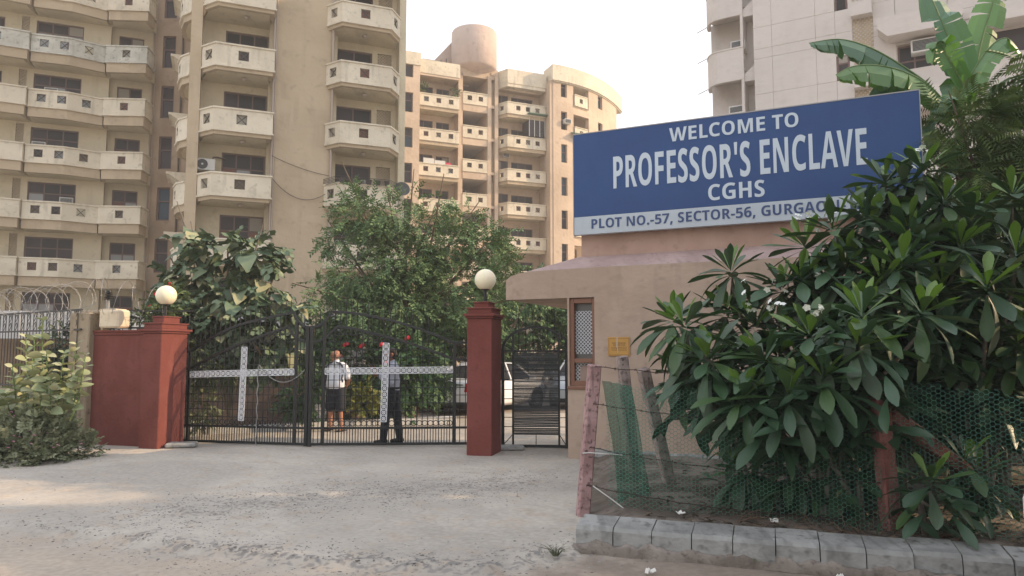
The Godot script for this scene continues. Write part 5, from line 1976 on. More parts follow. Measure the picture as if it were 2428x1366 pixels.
func make_car(label: String, F: Transform3D, paint: Material, plate: String, lamp_z := 0.64) -> void:
	# local x runs from tail (-2.1) to nose (2.1), z is the car's left-right
	var t := thing("parked_car", label, "car", F, "")
	var st := [[-2.12, 0.34, 0.62, 0.66], [-2.06, 0.26, 0.86, 0.78], [-1.9, 0.22, 0.98, 0.83], [-1.5, 0.2, 1.0, 0.85], [-0.6, 0.2, 0.95, 0.855], [0.6, 0.2, 0.93, 0.855], [1.2, 0.2, 0.92, 0.84], [1.8, 0.22, 0.82, 0.8], [2.02, 0.25, 0.7, 0.74], [2.12, 0.32, 0.55, 0.62]]
	var rows: Array = []
	for s in st:
		var x: float = s[0]
		var yb: float = s[1]
		var yt: float = s[2]
		var w: float = s[3]
		var half := [Vector2(0.0, yb), Vector2(w * 0.9, yb), Vector2(w * 0.985, yb + 0.1), Vector2(w, lerpf(yb, yt, 0.45)), Vector2(w * 0.99, lerpf(yb, yt, 0.8)), Vector2(w * 0.93, yt - 0.015), Vector2(w * 0.8, yt + 0.01), Vector2(0.0, yt + 0.035)]
		var r: Array = []
		for i in half.size(): r.append(Vector3(x, half[i].y, half[i].x))
		for i in range(half.size() - 2, -1, -1): r.append(Vector3(x, half[i].y, -half[i].x))
		rows.append(r)
	var m := MB.new()
	grid_surface(m, rows, Vector3(0, 0.6, 0))
	for e in [0, st.size() - 1]:
		var r: Array = rows[e]
		var ctr := Vector3(st[e][0], 0.5, 0)
		for i in r.size() - 1: m.tri(ctr, r[i], r[i + 1], Vector3(-1 if e == 0 else 1, 0, 0))
	var body := obj("body", m, paint, t)
	# cabin: roof and pillars in paint, glass between
	var roof := MB.new()
	var rr: Array = []
	for s in [[-1.05, 1.36, 0.5], [-0.75, 1.45, 0.57], [-0.2, 1.485, 0.6], [0.25, 1.465, 0.585], [0.5, 1.41, 0.55]]:
		rr.append([Vector3(s[0], s[1] - 0.05, s[2] + 0.03), Vector3(s[0], s[1], s[2] - 0.05), Vector3(s[0], s[1] + 0.02, 0), Vector3(s[0], s[1], -s[2] + 0.05), Vector3(s[0], s[1] - 0.05, -s[2] - 0.03)])
	grid_surface(roof, rr, Vector3(-0.2, 0.5, 0))
	obj("roof", roof, paint, t)
	for q in [["rear_window", Vector3(-1.72, 1.0, 0.68), Vector3(-1.06, 1.34, 0.5)], ["windscreen", Vector3(1.2, 0.94, 0.7), Vector3(0.5, 1.4, 0.54)]]:
		var g := MB.new()
		var a: Vector3 = q[1]
		var b: Vector3 = q[2]
		var o := Vector3(signf(a.x), 0.8, 0)
		g.quad(a, b, Vector3(b.x, b.y, -b.z), Vector3(a.x, a.y, -a.z), o)
		obj(q[0], g, M.glass_dark, t)
	for sg in [-1.0, 1.0]:
		var g := MB.new()
		g.quad(Vector3(-1.5, 0.99, sg * 0.78), Vector3(-0.95, 1.33, sg * 0.565), Vector3(-0.25, 1.43, sg * 0.61), Vector3(-0.25, 0.97, sg * 0.805), Vector3(0, 0.3, sg))
		obj("side_window", g, M.glass_dark, t)
		var g2 := MB.new()
		g2.quad(Vector3(-0.19, 0.97, sg * 0.805), Vector3(-0.19, 1.43, sg * 0.61), Vector3(0.42, 1.385, sg * 0.575), Vector3(1.02, 0.96, sg * 0.775), Vector3(0, 0.3, sg))
		obj("side_window", g2, M.glass_dark, t)
		var p := MB.new()
		for e in [[Vector3(-1.74, 0.98, sg * 0.7), Vector3(-1.03, 1.36, sg * 0.545), 0.1], [Vector3(1.2, 0.93, sg * 0.745), Vector3(0.5, 1.4, sg * 0.57), 0.06], [Vector3(-0.22, 0.95, sg * 0.805), Vector3(-0.22, 1.44, sg * 0.61), 0.06]]:
			p.bar(e[0], e[1], e[2], 0.05, 0.01, Vector3(0, 0, 1))
		obj("window_pillar", p, paint, t)
		var lm := MB.new()
		lm.prism(PackedVector2Array([Vector2(0.0, 0.0), Vector2(0.2, 0.04), Vector2(0.3, 0.26), Vector2(0.05, 0.24)]), Transform3D(Basis(Vector3(1, 0, 0), Vector3.UP, Vector3(0, 0, 1)), Vector3(-2.125, 0.66, sg * lamp_z)), -0.13, 0.155)
		obj("tail_lamp", lm, flat(srgb(170, 18, 24), 0.2), t)
		var hl := MB.new()
		hl.prism(PackedVector2Array([Vector2(0.0, 0.0), Vector2(-0.34, 0.1), Vector2(-0.36, 0.17), Vector2(-0.06, 0.12)]), Transform3D(Basis(Vector3(1, 0, 0), Vector3.UP, Vector3(0, 0, 1)), Vector3(2.11, 0.56, sg * 0.62)), -0.14, 0.14)
		obj("headlight", hl, M.glass_frost, t)
		var dh := MB.new()
		for hx in [-0.95, 0.1]: dh.box(at(hx, 0.84, sg * 0.86), Vector3(0.18, 0.025, 0.03), 0.01)
		obj("door_handle", dh, flat(srgb(220, 222, 224), 0.15, 0.9), t)
		var mi := MB.new()
		mi.box(at(0.88, 0.99, sg * 0.9), Vector3(0.12, 0.12, 0.18), 0.03)
		obj("mirror", mi, paint, t)
		for wx in [-1.3, 1.28]:
			var ty := MB.new()
			var B := Basis(Vector3.RIGHT, PI / 2)
			ty.lathe([Vector2(0.17, -0.09), Vector2(0.29, -0.095), Vector2(0.31, -0.07), Vector2(0.31, 0.07), Vector2(0.29, 0.095), Vector2(0.17, 0.09)], Transform3D(B, Vector3(wx, 0.31, sg * 0.77)), 24)
			var wh := obj("wheel", ty, M.black, t)
			var ri := MB.new()
			ri.lathe([Vector2(0.0, -0.02), Vector2(0.17, -0.03), Vector2(0.175, 0.06), Vector2(0.0, 0.06)], Transform3D(B, Vector3(wx, 0.31, sg * 0.79)), 16, false)
			obj("rim", ri, M.galv, wh)
			var ar := MB.new()
			ar.lathe([Vector2(0.34, -0.02), Vector2(0.38, 0.0), Vector2(0.34, 0.02)], Transform3D(B, Vector3(wx, 0.31, sg * 0.85)), 24)
			obj("wheel_arch", ar, M.black, t)
	var bp := MB.new()
	bp.box(at(-2.1, 0.28, 0), Vector3(0.12, 0.16, 1.3), 0.04)
	bp.box(at(2.06, 0.27, 0), Vector3(0.12, 0.16, 1.24), 0.04)
	obj("under_bumper", bp, M.black, t)
	var pl := MB.new()
	pl.box(at(-2.135, 0.74, 0), Vector3(0.02, 0.12, 0.5), 0.004)
	var pn := obj("number_plate", pl, M.frame_white, t)
	var tx := text_mesh(plate, 0.07)
	obj("plate_lettering", tx, M.black, pn, Transform3D(Basis(Vector3.UP, -PI / 2), Vector3(-2.148, 0.74, 0)))
	var tr := MB.new()
	tr.box(at(-2.09, 0.86, 0), Vector3(0.05, 0.03, 0.9), 0.008)
	obj("boot_strip", tr, flat(srgb(150, 152, 154), 0.2, 0.8), t)
	var sp := MB.new()
	for sg2 in [-1.0, 1.0]: sp.box(at(-0.2, 0.42, sg2 * 0.852), Vector3(2.1, 0.04, 0.02), 0.008)
	obj("side_moulding", sp, paint, t)

func car_paint(c: Color) -> StandardMaterial3D:
	var m := flat(c, 0.35)
	m.clearcoat_enabled = true
	m.clearcoat = 0.8
	m.clearcoat_roughness = 0.08
	return m

func make_cars() -> void:
	make_car("white saloon car parked inside the gate behind the right pillar, tail to the camera", frame(0.5, -0.866, -0.62, -21.4) * Transform3D(Basis.from_scale(Vector3(1, 0.93, 1)), Vector3.ZERO), car_paint(srgb(236, 238, 240)), "6B7733")
	make_car("silver car facing the walkway gate, seen past the guard house window", frame(-0.25, 0.97, 2.35, -23.5), car_paint(srgb(150, 158, 166)), "4417")
	make_car("white car at the right edge, parked along the kerb", frame(0.8, 0.6, 4.86, -3.33), car_paint(srgb(214, 216, 218)), "2056", 0.28)

# ---------------------------------------------------------------- people: smooth unions of tapered bones, meshed as surface nets
func sdf_mesh(bones: Array, cell: float, k: float) -> MB:
	var lo := Vector3(1e9, 1e9, 1e9)
	var hi := -lo
	for b in bones:
		var r: float = maxf(b[2], b[3]) + cell * 2.0
		for e in 2:
			lo = lo.min(b[e] - Vector3(r, r, r))
			hi = hi.max(b[e] + Vector3(r, r, r))
	var d := Vector3i(((hi - lo) / cell).ceil()) + Vector3i(2, 2, 2)
	var f := PackedFloat32Array()
	f.resize(d.x * d.y * d.z)
	f.fill(1.0)
	for b in bones:
		var A: Vector3 = b[0]
		var B: Vector3 = b[1]
		var ra: float = b[2]
		var rb: float = b[3]
		var sc: Vector3 = b[4] if b.size() > 4 else Vector3.ONE
		var r := maxf(ra, rb) + k + cell * 2.0
		var p0 := Vector3i(((A.min(B) - Vector3(r, r, r) - lo) / cell).floor()).clamp(Vector3i.ZERO, d - Vector3i.ONE)
		var p1 := Vector3i(((A.max(B) + Vector3(r, r, r) - lo) / cell).ceil()).clamp(Vector3i.ZERO, d - Vector3i.ONE)
		var ab := B - A
		var l2 := maxf(ab.length_squared(), 1e-8)
		for z in range(p0.z, p1.z + 1):
			for y in range(p0.y, p1.y + 1):
				var row := (z * d.y + y) * d.x
				for x in range(p0.x, p1.x + 1):
					var p := lo + Vector3(x, y, z) * cell
					var t := clampf((p - A).dot(ab) / l2, 0.0, 1.0)
					var q := (p - A - ab * t) / sc
					var v := q.length() - lerpf(ra, rb, t)
					var o := f[row + x]
					var h := maxf(k - absf(v - o), 0.0) / k
					f[row + x] = minf(v, o) - h * h * k * 0.25
	var vid := {}
	var vs: Array[Vector3] = []
	var ns: Array[Vector3] = []
	for z in d.z - 1:
		for y in d.y - 1:
			for x in d.x - 1:
				var i := (z * d.y + y) * d.x + x
				var c := [f[i], f[i + 1], f[i + d.x], f[i + d.x + 1], f[i + d.x * d.y], f[i + d.x * d.y + 1], f[i + d.x * d.y + d.x], f[i + d.x * d.y + d.x + 1]]
				var neg := 0
				for q in c:
					if q < 0: neg += 1
				if neg == 0 or neg == 8: continue
				var s := Vector3.ZERO
				var n := 0
				for e in [[0, 1], [2, 3], [4, 5], [6, 7], [0, 2], [1, 3], [4, 6], [5, 7], [0, 4], [1, 5], [2, 6], [3, 7]]:
					var a: float = c[e[0]]
					var b: float = c[e[1]]
					if (a < 0) != (b < 0):
						var t := a / (a - b)
						var pa := Vector3(e[0] & 1, (e[0] >> 1) & 1, e[0] >> 2)
						var pb := Vector3(e[1] & 1, (e[1] >> 1) & 1, e[1] >> 2)
						s += pa.lerp(pb, t)
						n += 1
				vid[i] = vs.size()
				vs.append(lo + (Vector3(x, y, z) + s / n) * cell)
				ns.append(Vector3(c[1] - c[0] + c[3] - c[2] + c[5] - c[4] + c[7] - c[6], c[2] - c[0] + c[3] - c[1] + c[6] - c[4] + c[7] - c[5], c[4] - c[0] + c[5] - c[1] + c[6] - c[2] + c[7] - c[3]).normalized())
	var m := MB.new()
	var sx := 1
	var sy := d.x
	var sz := d.x * d.y
	for i in vid:
		for ax in [[sx, sy, sz], [sy, sz, sx], [sz, sx, sy]]:
			var j: int = i + ax[0]
			if j < f.size() and (f[i] < 0) != (f[j] < 0):
				var a: int = i
				var b: int = i - ax[1]
				var c: int = i - ax[1] - ax[2]
				var e: int = i - ax[2]
				if vid.has(b) and vid.has(c) and vid.has(e):
					var A: int = vid[a]
					var B: int = vid[b]
					var C: int = vid[c]
					var D: int = vid[e]
					m.stri(vs[A], vs[B], vs[C], ns[A], ns[B], ns[C])
					m.stri(vs[A], vs[C], vs[D], ns[A], ns[C], ns[D])
	return m

func head_bones(c: Vector3, fwd: Vector3) -> Array:
	# c: centre of the skull
	var s := fwd.cross(Vector3.UP).normalized()
	var b: Array = []
	b.append([c + Vector3(0, 0.025, 0) - fwd * 0.02, c + Vector3(0, 0.02, 0) + fwd * 0.025, 0.083, 0.076])
	b.append([c + Vector3(0, -0.03, 0) + fwd * 0.03, c + Vector3(0, -0.085, 0) + fwd * 0.052, 0.058, 0.034])
	b.append([c + fwd * 0.098 + Vector3(0, 0.005, 0), c + fwd * 0.118 + Vector3(0, -0.03, 0), 0.009, 0.015])
	b.append([c + fwd * 0.088 + s * 0.03 + Vector3(0, 0.02, 0), c + fwd * 0.088 - s * 0.03 + Vector3(0, 0.02, 0), 0.014, 0.014])
	b.append([c + fwd * 0.082 + s * 0.018 + Vector3(0, -0.062, 0), c + fwd * 0.082 - s * 0.018 + Vector3(0, -0.062, 0), 0.011, 0.011])
	for q in [-1.0, 1.0]:
		b.append([c + s * q * 0.082 + Vector3(0, 0.012, 0) - fwd * 0.01, c + s * q * 0.078 + Vector3(0, -0.03, 0), 0.018, 0.012])
		b.append([c + fwd * 0.055 + s * q * 0.04 + Vector3(0, -0.02, 0), c + fwd * 0.05 + s * q * 0.038 + Vector3(0, -0.03, 0), 0.03, 0.028])
	return b

func hand_bones(w: Vector3, dir: Vector3, palm_n: Vector3, curl: float) -> Array:
	# from the wrist along dir; fingers curl towards the palm's face
	var s := dir.cross(palm_n).normalized()
	var b: Array = [[w, w + dir * 0.08, 0.026, 0.03], [w + dir * 0.03 + s * 0.018, w + dir * 0.085 + s * 0.026, 0.02, 0.016], [w + dir * 0.03 - s * 0.018, w + dir * 0.085 - s * 0.024, 0.02, 0.016]]
	var ln := [0.068, 0.078, 0.073, 0.056]
	for i in 4:
		var o := w + dir * 0.088 + s * (0.03 - 0.02 * i)
		var d1 := (dir * cos(curl) + palm_n * sin(curl)).normalized()
		var d2 := (dir * cos(curl * 2.1) + palm_n * sin(curl * 2.1)).normalized()
		var l: float = ln[i]
		b.append([o, o + d1 * l * 0.55, 0.0095, 0.0085])
		b.append([o + d1 * l * 0.55, o + d1 * l * 0.55 + d2 * l * 0.45, 0.0085, 0.007])
	var th := (dir * 0.6 + s * 0.6 + palm_n * 0.5).normalized()
	b.append([w + dir * 0.02 + s * 0.028, w + dir * 0.02 + s * 0.028 + th * 0.04, 0.013, 0.011])
	b.append([w + dir * 0.02 + s * 0.028 + th * 0.04, w + dir * 0.03 + s * 0.028 + th * 0.072, 0.011, 0.008])
	return b

func grow(bones: Array, r: float) -> Array:
	var o: Array = []
	for b in bones:
		var c: Array = b.duplicate()
		c[2] += r
		c[3] += r
		o.append(c)
	return o

func make_people() -> void:
	var skin := flat(srgb(128, 84, 62), 0.6)
	var skin2 := flat(srgb(168, 118, 92), 0.6)
	# the guard: local axes, facing -x (left) and a little to the camera; +z is towards the camera
	var P := Transform3D(Basis(Vector3.UP, deg_to_rad(8)), Vector3(-2.2, 0.0, -13.62))
	var g := thing("person", "person in grey-blue shirt and dark trousers standing at the gate's right leaf, hands raised", "person", P)
	var V := func(x: float, y: float, z: float) -> Vector3: return Vector3(x, y, z)
	var hip_r: Vector3 = V.call(0.0, 0.92, 0.09)
	var hip_l: Vector3 = V.call(0.03, 0.92, -0.09)
	var legs := [[hip_r, V.call(-0.1, 0.5, 0.1), 0.085, 0.062], [V.call(-0.1, 0.5, 0.1), V.call(-0.14, 0.09, 0.1), 0.06, 0.042], [hip_l, V.call(0.1, 0.5, -0.08), 0.085, 0.062], [V.call(0.1, 0.5, -0.08), V.call(0.15, 0.09, -0.08), 0.06, 0.042]]
	var torso := [[V.call(0.02, 0.95, 0.07), V.call(0.02, 0.95, -0.07), 0.105, 0.105], [V.call(0.02, 1.0, 0.06), V.call(0.02, 1.12, 0.06), 0.1, 0.105], [V.call(0.02, 1.0, -0.06), V.call(0.02, 1.12, -0.06), 0.1, 0.105], [V.call(0.01, 1.12, 0.08), V.call(0.03, 1.36, 0.1), 0.105, 0.075], [V.call(0.01, 1.12, -0.08), V.call(0.03, 1.36, -0.1), 0.105, 0.075], [V.call(0.03, 1.38, 0.13), V.call(0.03, 1.38, -0.13), 0.06, 0.06]]
	var sh_n: Vector3 = V.call(0.03, 1.37, 0.18)
	var sh_f: Vector3 = V.call(0.03, 1.37, -0.17)
	var el_n: Vector3 = V.call(-0.02, 1.1, 0.25)
	var el_f: Vector3 = V.call(-0.12, 1.12, -0.2)
	var wr_n: Vector3 = V.call(-0.24, 1.24, 0.2)
	var wr_f: Vector3 = V.call(-0.3, 1.3, -0.06)
	var arms := [[sh_n, el_n, 0.055, 0.042], [el_n, wr_n, 0.04, 0.03], [sh_f, el_f, 0.055, 0.042], [el_f, wr_f, 0.04, 0.03]]
	var neck := [[V.call(0.02, 1.38, 0), V.call(-0.01, 1.52, 0), 0.055, 0.05]]
	var hc: Vector3 = V.call(-0.03, 1.6, 0.0)
	var body := obj("body", ArrayMesh.new(), skin, g)
	var fine := MB.new()
	fine = sdf_mesh(hand_bones(wr_n, Vector3(-0.85, 0.5, -0.1).normalized(), Vector3(-0.2, 0.3, -0.9).normalized(), 0.6) + hand_bones(wr_f, Vector3(-0.8, 0.55, 0.2).normalized(), Vector3(-0.2, 0.2, 0.95).normalized(), 0.6), 0.006, 0.008)
	var hm := sdf_mesh(head_bones(hc, Vector3(-0.97, -0.1, 0.2).normalized()), 0.008, 0.016)
	fine.add(hm)
	var bm: MB = sdf_mesh(legs + torso + arms + neck, 0.016, 0.03)
	bm.add(fine)
	body.mesh = bm.mesh()
	var shirt := sdf_mesh(grow(torso, 0.016) + grow([arms[0], [el_n, V.call(-0.2, 1.21, 0.21), 0.042, 0.034], arms[2], [el_f, V.call(-0.26, 1.26, -0.1), 0.042, 0.034]], 0.014) + [[V.call(0.02, 1.4, 0), V.call(0.01, 1.46, 0), 0.075, 0.066]], 0.016, 0.025)
	obj("shirt", shirt, flat(srgb(176, 180, 192), 0.85), g)
	var tr := sdf_mesh(grow(legs, 0.022) + [[V.call(0.02, 0.93, 0.07), V.call(0.02, 0.93, -0.07), 0.125, 0.125]], 0.016, 0.025)
	obj("trousers", tr, flat(srgb(34, 38, 46), 0.8), g)
	var belt := MB.new()
	belt.lathe([Vector2(0.135, 0.0), Vector2(0.142, 0.005), Vector2(0.142, 0.035), Vector2(0.135, 0.04)], Transform3D(Basis.from_scale(Vector3(1, 1, 1.45)), Vector3(0.02, 0.98, 0)), 24)
	obj("belt", belt, M.black, g)
	var shoes := sdf_mesh([[V.call(-0.1, 0.05, 0.1), V.call(-0.28, 0.035, 0.12), 0.045, 0.035], [V.call(0.19, 0.05, -0.08), V.call(0.01, 0.035, -0.06), 0.045, 0.035], [V.call(-0.14, 0.1, 0.1), V.call(-0.13, 0.04, 0.1), 0.05, 0.045], [V.call(0.15, 0.1, -0.08), V.call(0.16, 0.04, -0.08), 0.05, 0.045]], 0.012, 0.02)
	obj("shoes", shoes, M.black, g)
	var hair := sdf_mesh([[hc + Vector3(0.03, 0.05, 0), hc + Vector3(-0.03, 0.065, 0.01), 0.082, 0.07], [hc + Vector3(0.06, 0.0, 0), hc + Vector3(0.05, -0.04, 0), 0.062, 0.05]], 0.01, 0.02)
	obj("hair", hair, flat(srgb(30, 26, 26), 0.7), g)
	var ph := MB.new()
	ph.box(Transform3D(Basis(Vector3(0, 0, 1), 0.5), Vector3(-0.36, 1.37, 0.07)), Vector3(0.015, 0.14, 0.07), 0.004)
	tag(obj("handheld_device", ph, M.black, null, P), "small black device held up by the person at the gate", "device")
	# the older man in white polo and dark shorts
	var Q := Transform3D(Basis(Vector3.UP, deg_to_rad(-18)), Vector3(-3.72, 0.0, -15.75))
	var m := thing("person", "older person in white polo shirt, dark shorts and sandals standing on the drive", "person", Q)
	var legs2 := [[V.call(-0.1, 0.86, 0), V.call(-0.12, 0.47, 0.02), 0.085, 0.058], [V.call(-0.12, 0.47, 0.02), V.call(-0.13, 0.08, -0.01), 0.056, 0.038], [V.call(0.1, 0.86, 0), V.call(0.12, 0.47, 0.03), 0.085, 0.058], [V.call(0.12, 0.47, 0.03), V.call(0.14, 0.08, 0.0), 0.056, 0.038]]
	var feet2 := [[V.call(-0.13, 0.055, -0.03), V.call(-0.16, 0.04, 0.13), 0.036, 0.03], [V.call(0.14, 0.055, -0.02), V.call(0.18, 0.04, 0.13), 0.036, 0.03]]
	var torso2 := [[V.call(-0.07, 0.9, 0), V.call(0.07, 0.9, 0), 0.115, 0.115], [V.call(-0.06, 0.98, 0.03), V.call(0.06, 0.98, 0.03), 0.125, 0.125], [V.call(-0.07, 1.05, 0.02), V.call(-0.1, 1.32, 0.0), 0.115, 0.08], [V.call(0.07, 1.05, 0.02), V.call(0.1, 1.32, 0.0), 0.115, 0.08], [V.call(-0.13, 1.36, 0), V.call(0.13, 1.36, 0), 0.06, 0.06]]
	var sl: Vector3 = V.call(-0.19, 1.34, 0)
	var sr: Vector3 = V.call(0.19, 1.34, 0)
	var e1: Vector3 = V.call(-0.25, 1.06, -0.05)
	var e2: Vector3 = V.call(0.27, 1.06, -0.06)
	var w1: Vector3 = V.call(-0.1, 0.9, -0.17)
	var w2: Vector3 = V.call(0.1, 0.88, -0.19)
	var arms2 := [[sl, e1, 0.052, 0.042], [e1, w1, 0.04, 0.03], [sr, e2, 0.052, 0.042], [e2, w2, 0.04, 0.03]]
	var hc2: Vector3 = V.call(-0.02, 1.575, 0.02)
	var f2 := Vector3(-0.8, -0.03, 0.6).normalized()
	var bm2: MB = sdf_mesh(legs2 + torso2 + arms2 + feet2 + [[V.call(0, 1.36, -0.01), V.call(-0.01, 1.5, 0.0), 0.056, 0.052]], 0.016, 0.03)
	bm2.add(sdf_mesh(head_bones(hc2, f2), 0.008, 0.016))
	bm2.add(sdf_mesh(hand_bones(w1, Vector3(0.8, -0.5, -0.1).normalized(), Vector3(0, 0.2, 1).normalized(), 0.4) + hand_bones(w2, Vector3(-0.8, -0.5, -0.05).normalized(), Vector3(0, 0.2, 1).normalized(), 0.4), 0.006, 0.008))
	obj("body", bm2, skin2, m)
	obj("polo_shirt", sdf_mesh(grow(torso2, 0.02) + grow([[sl, sl.lerp(e1, 0.72), 0.056, 0.056], [sr, sr.lerp(e2, 0.72), 0.056, 0.056]], 0.016) + [[V.call(0, 1.38, -0.01), V.call(0, 1.44, 0), 0.08, 0.07]], 0.016, 0.03), flat(srgb(222, 224, 230), 0.85), m)
	var pp := MB.new()
	for s in [-1.0, 1.0]:
		pp.tube([Vector3(0.05 * s, 1.43, 0.1), Vector3(0.13 * s, 1.42, 0.085), Vector3(0.185 * s, 1.36, 0.09), Vector3(0.2 * s, 1.24, 0.085), Vector3(0.19 * s, 1.1, 0.1), Vector3(0.2 * s, 1.02, 0.08)], 0.016, 0.016, 6)
	obj("dark_piping", pp, flat(srgb(40, 46, 66), 0.8), m)
	obj("shorts", sdf_mesh([[V.call(-0.06, 0.9, 0), V.call(0.06, 0.9, 0), 0.145, 0.145], [V.call(-0.1, 0.84, 0.0), V.call(-0.12, 0.5, 0.02), 0.122, 0.112], [V.call(0.1, 0.84, 0.0), V.call(0.12, 0.5, 0.02), 0.122, 0.112]], 0.016, 0.03), flat(srgb(38, 40, 48), 0.85), m)
	var sd := MB.new()
	for s in [[-0.145, 0.05, 8.0], [0.16, 0.055, -12.0]]:
		sd.box(yaw(s[2], s[0], 0.012, s[1]), Vector3(0.1, 0.022, 0.27), 0.008)
		sd.box(yaw(s[2], s[0], 0.07, s[1] + 0.04), Vector3(0.095, 0.02, 0.04), 0.006)
	obj("sandals", sd, M.black, m)
	obj("hair", sdf_mesh([[hc2 - f2 * 0.045 + Vector3(0, -0.01, 0), hc2 - f2 * 0.05 + Vector3(0, -0.04, 0), 0.066, 0.05]], 0.01, 0.02), flat(srgb(140, 136, 132), 0.8), m)
	var gs := MB.new()
	var gsd := f2.cross(Vector3.UP).normalized()
	for s in [-1.0, 1.0]:
		var c: Vector3 = hc2 + f2 * 0.1 + gsd * 0.033 * s + Vector3(0, 0.008, 0)
		var ring: Array = []
		for i in 11: ring.append(c + gsd * cos(TAU * i / 10.0) * 0.025 + Vector3.UP * sin(TAU * i / 10.0) * 0.019)
		gs.tube(ring, 0.003, 0.003, 4, false)
		gs.tube([c + gsd * 0.025 * s, hc2 + gsd * 0.085 * s + Vector3(0, 0.012, 0)], 0.003, 0.003, 4)
	obj("glasses", gs, M.black, m)

# ---------------------------------------------------------------- plants
func V(x: float, y: float, z: float) -> Vector3:
	return Vector3(x, y, z)

func leaf_mesh(L: float, W: float, shape: String, droop: float, fold: float, n := 6, wave := 0.0) -> ArrayMesh:
	# grows along +x, its upper face to +y
	var rows: Array = []
	for i in n + 1:
		var t := float(i) / n
		var w := 0.0
		match shape:
			"obovate": w = (0.10 + 0.90 * pow(t / 0.68, 1.15)) if t < 0.68 else sqrt(maxf(1.0 - pow((t - 0.68) / 0.325, 2.0), 0.0))
			"heart": w = (0.72 + 1.1 * t) if t < 0.25 else pow(maxf((1.0 - t) / 0.75, 0.0), 0.72)
			"ovate": w = pow(sin(PI * pow(clampf(t, 0.01, 1.0), 0.8)), 0.75) if t < 0.999 else 0.0
			_: w = pow(sin(PI * pow(clampf(t, 0.005, 1.0), 0.85)), 1.1) if t < 0.999 else 0.0
		var y := -droop * t * t * L + wave * sin(t * 9.0) * L
		var x := L * t * (1.0 - 0.12 * droop * t)
		var hw := maxf(w, 0.012) * W * 0.5
		rows.append([V(x, y + fold * hw, hw), V(x, y + fold * hw * 0.35, hw * 0.55), V(x, y, 0), V(x, y + fold * hw * 0.35, -hw * 0.55), V(x, y + fold * hw, -hw)])
	var m := MB.new()
	grid_surface(m, rows, V(L * 0.5, -50, 0))
	return m.mesh()

func aim(d: Vector3, p: Vector3, roll := 0.0, s := 1.0) -> Transform3D:
	# +x along d, +y as far up as it can be
	var x := d.normalized()
	var z := x.cross(Vector3.UP)
	if z.length() < 0.05: z = x.cross(Vector3.RIGHT)
	z = z.normalized()
	var y := z.cross(x)
	var b := Basis(x, y, z)
	if roll != 0.0: b = Basis(x, roll) * b
	return Transform3D(b.scaled_local(Vector3(s, s, s)), p)

func flower_mesh(r: float) -> ArrayMesh:
	var m := MB.new()
	for i in 5:
		var a := TAU * i / 5.0
		var rows: Array = []
		for k in 4:
			var t := k / 3.0
			var w: float = [0.05, 0.36, 0.42, 0.08][k] * r
			var c := V(cos(a) * r * (0.08 + 0.92 * t), 0.12 * r + 0.10 * r * sin(t * PI) - 0.12 * r * t, sin(a) * r * (0.08 + 0.92 * t))
			var sd := V(-sin(a), 0, cos(a))
			rows.append([c + sd * w, c, c - sd * w])
		grid_surface(m, rows, V(0, -50, 0))
	m.lathe([Vector2(0.01 * r, -1.1 * r), Vector2(0.1 * r, 0.0), Vector2(0.16 * r, 0.14 * r)], Transform3D.IDENTITY, 6)
	return m.mesh()

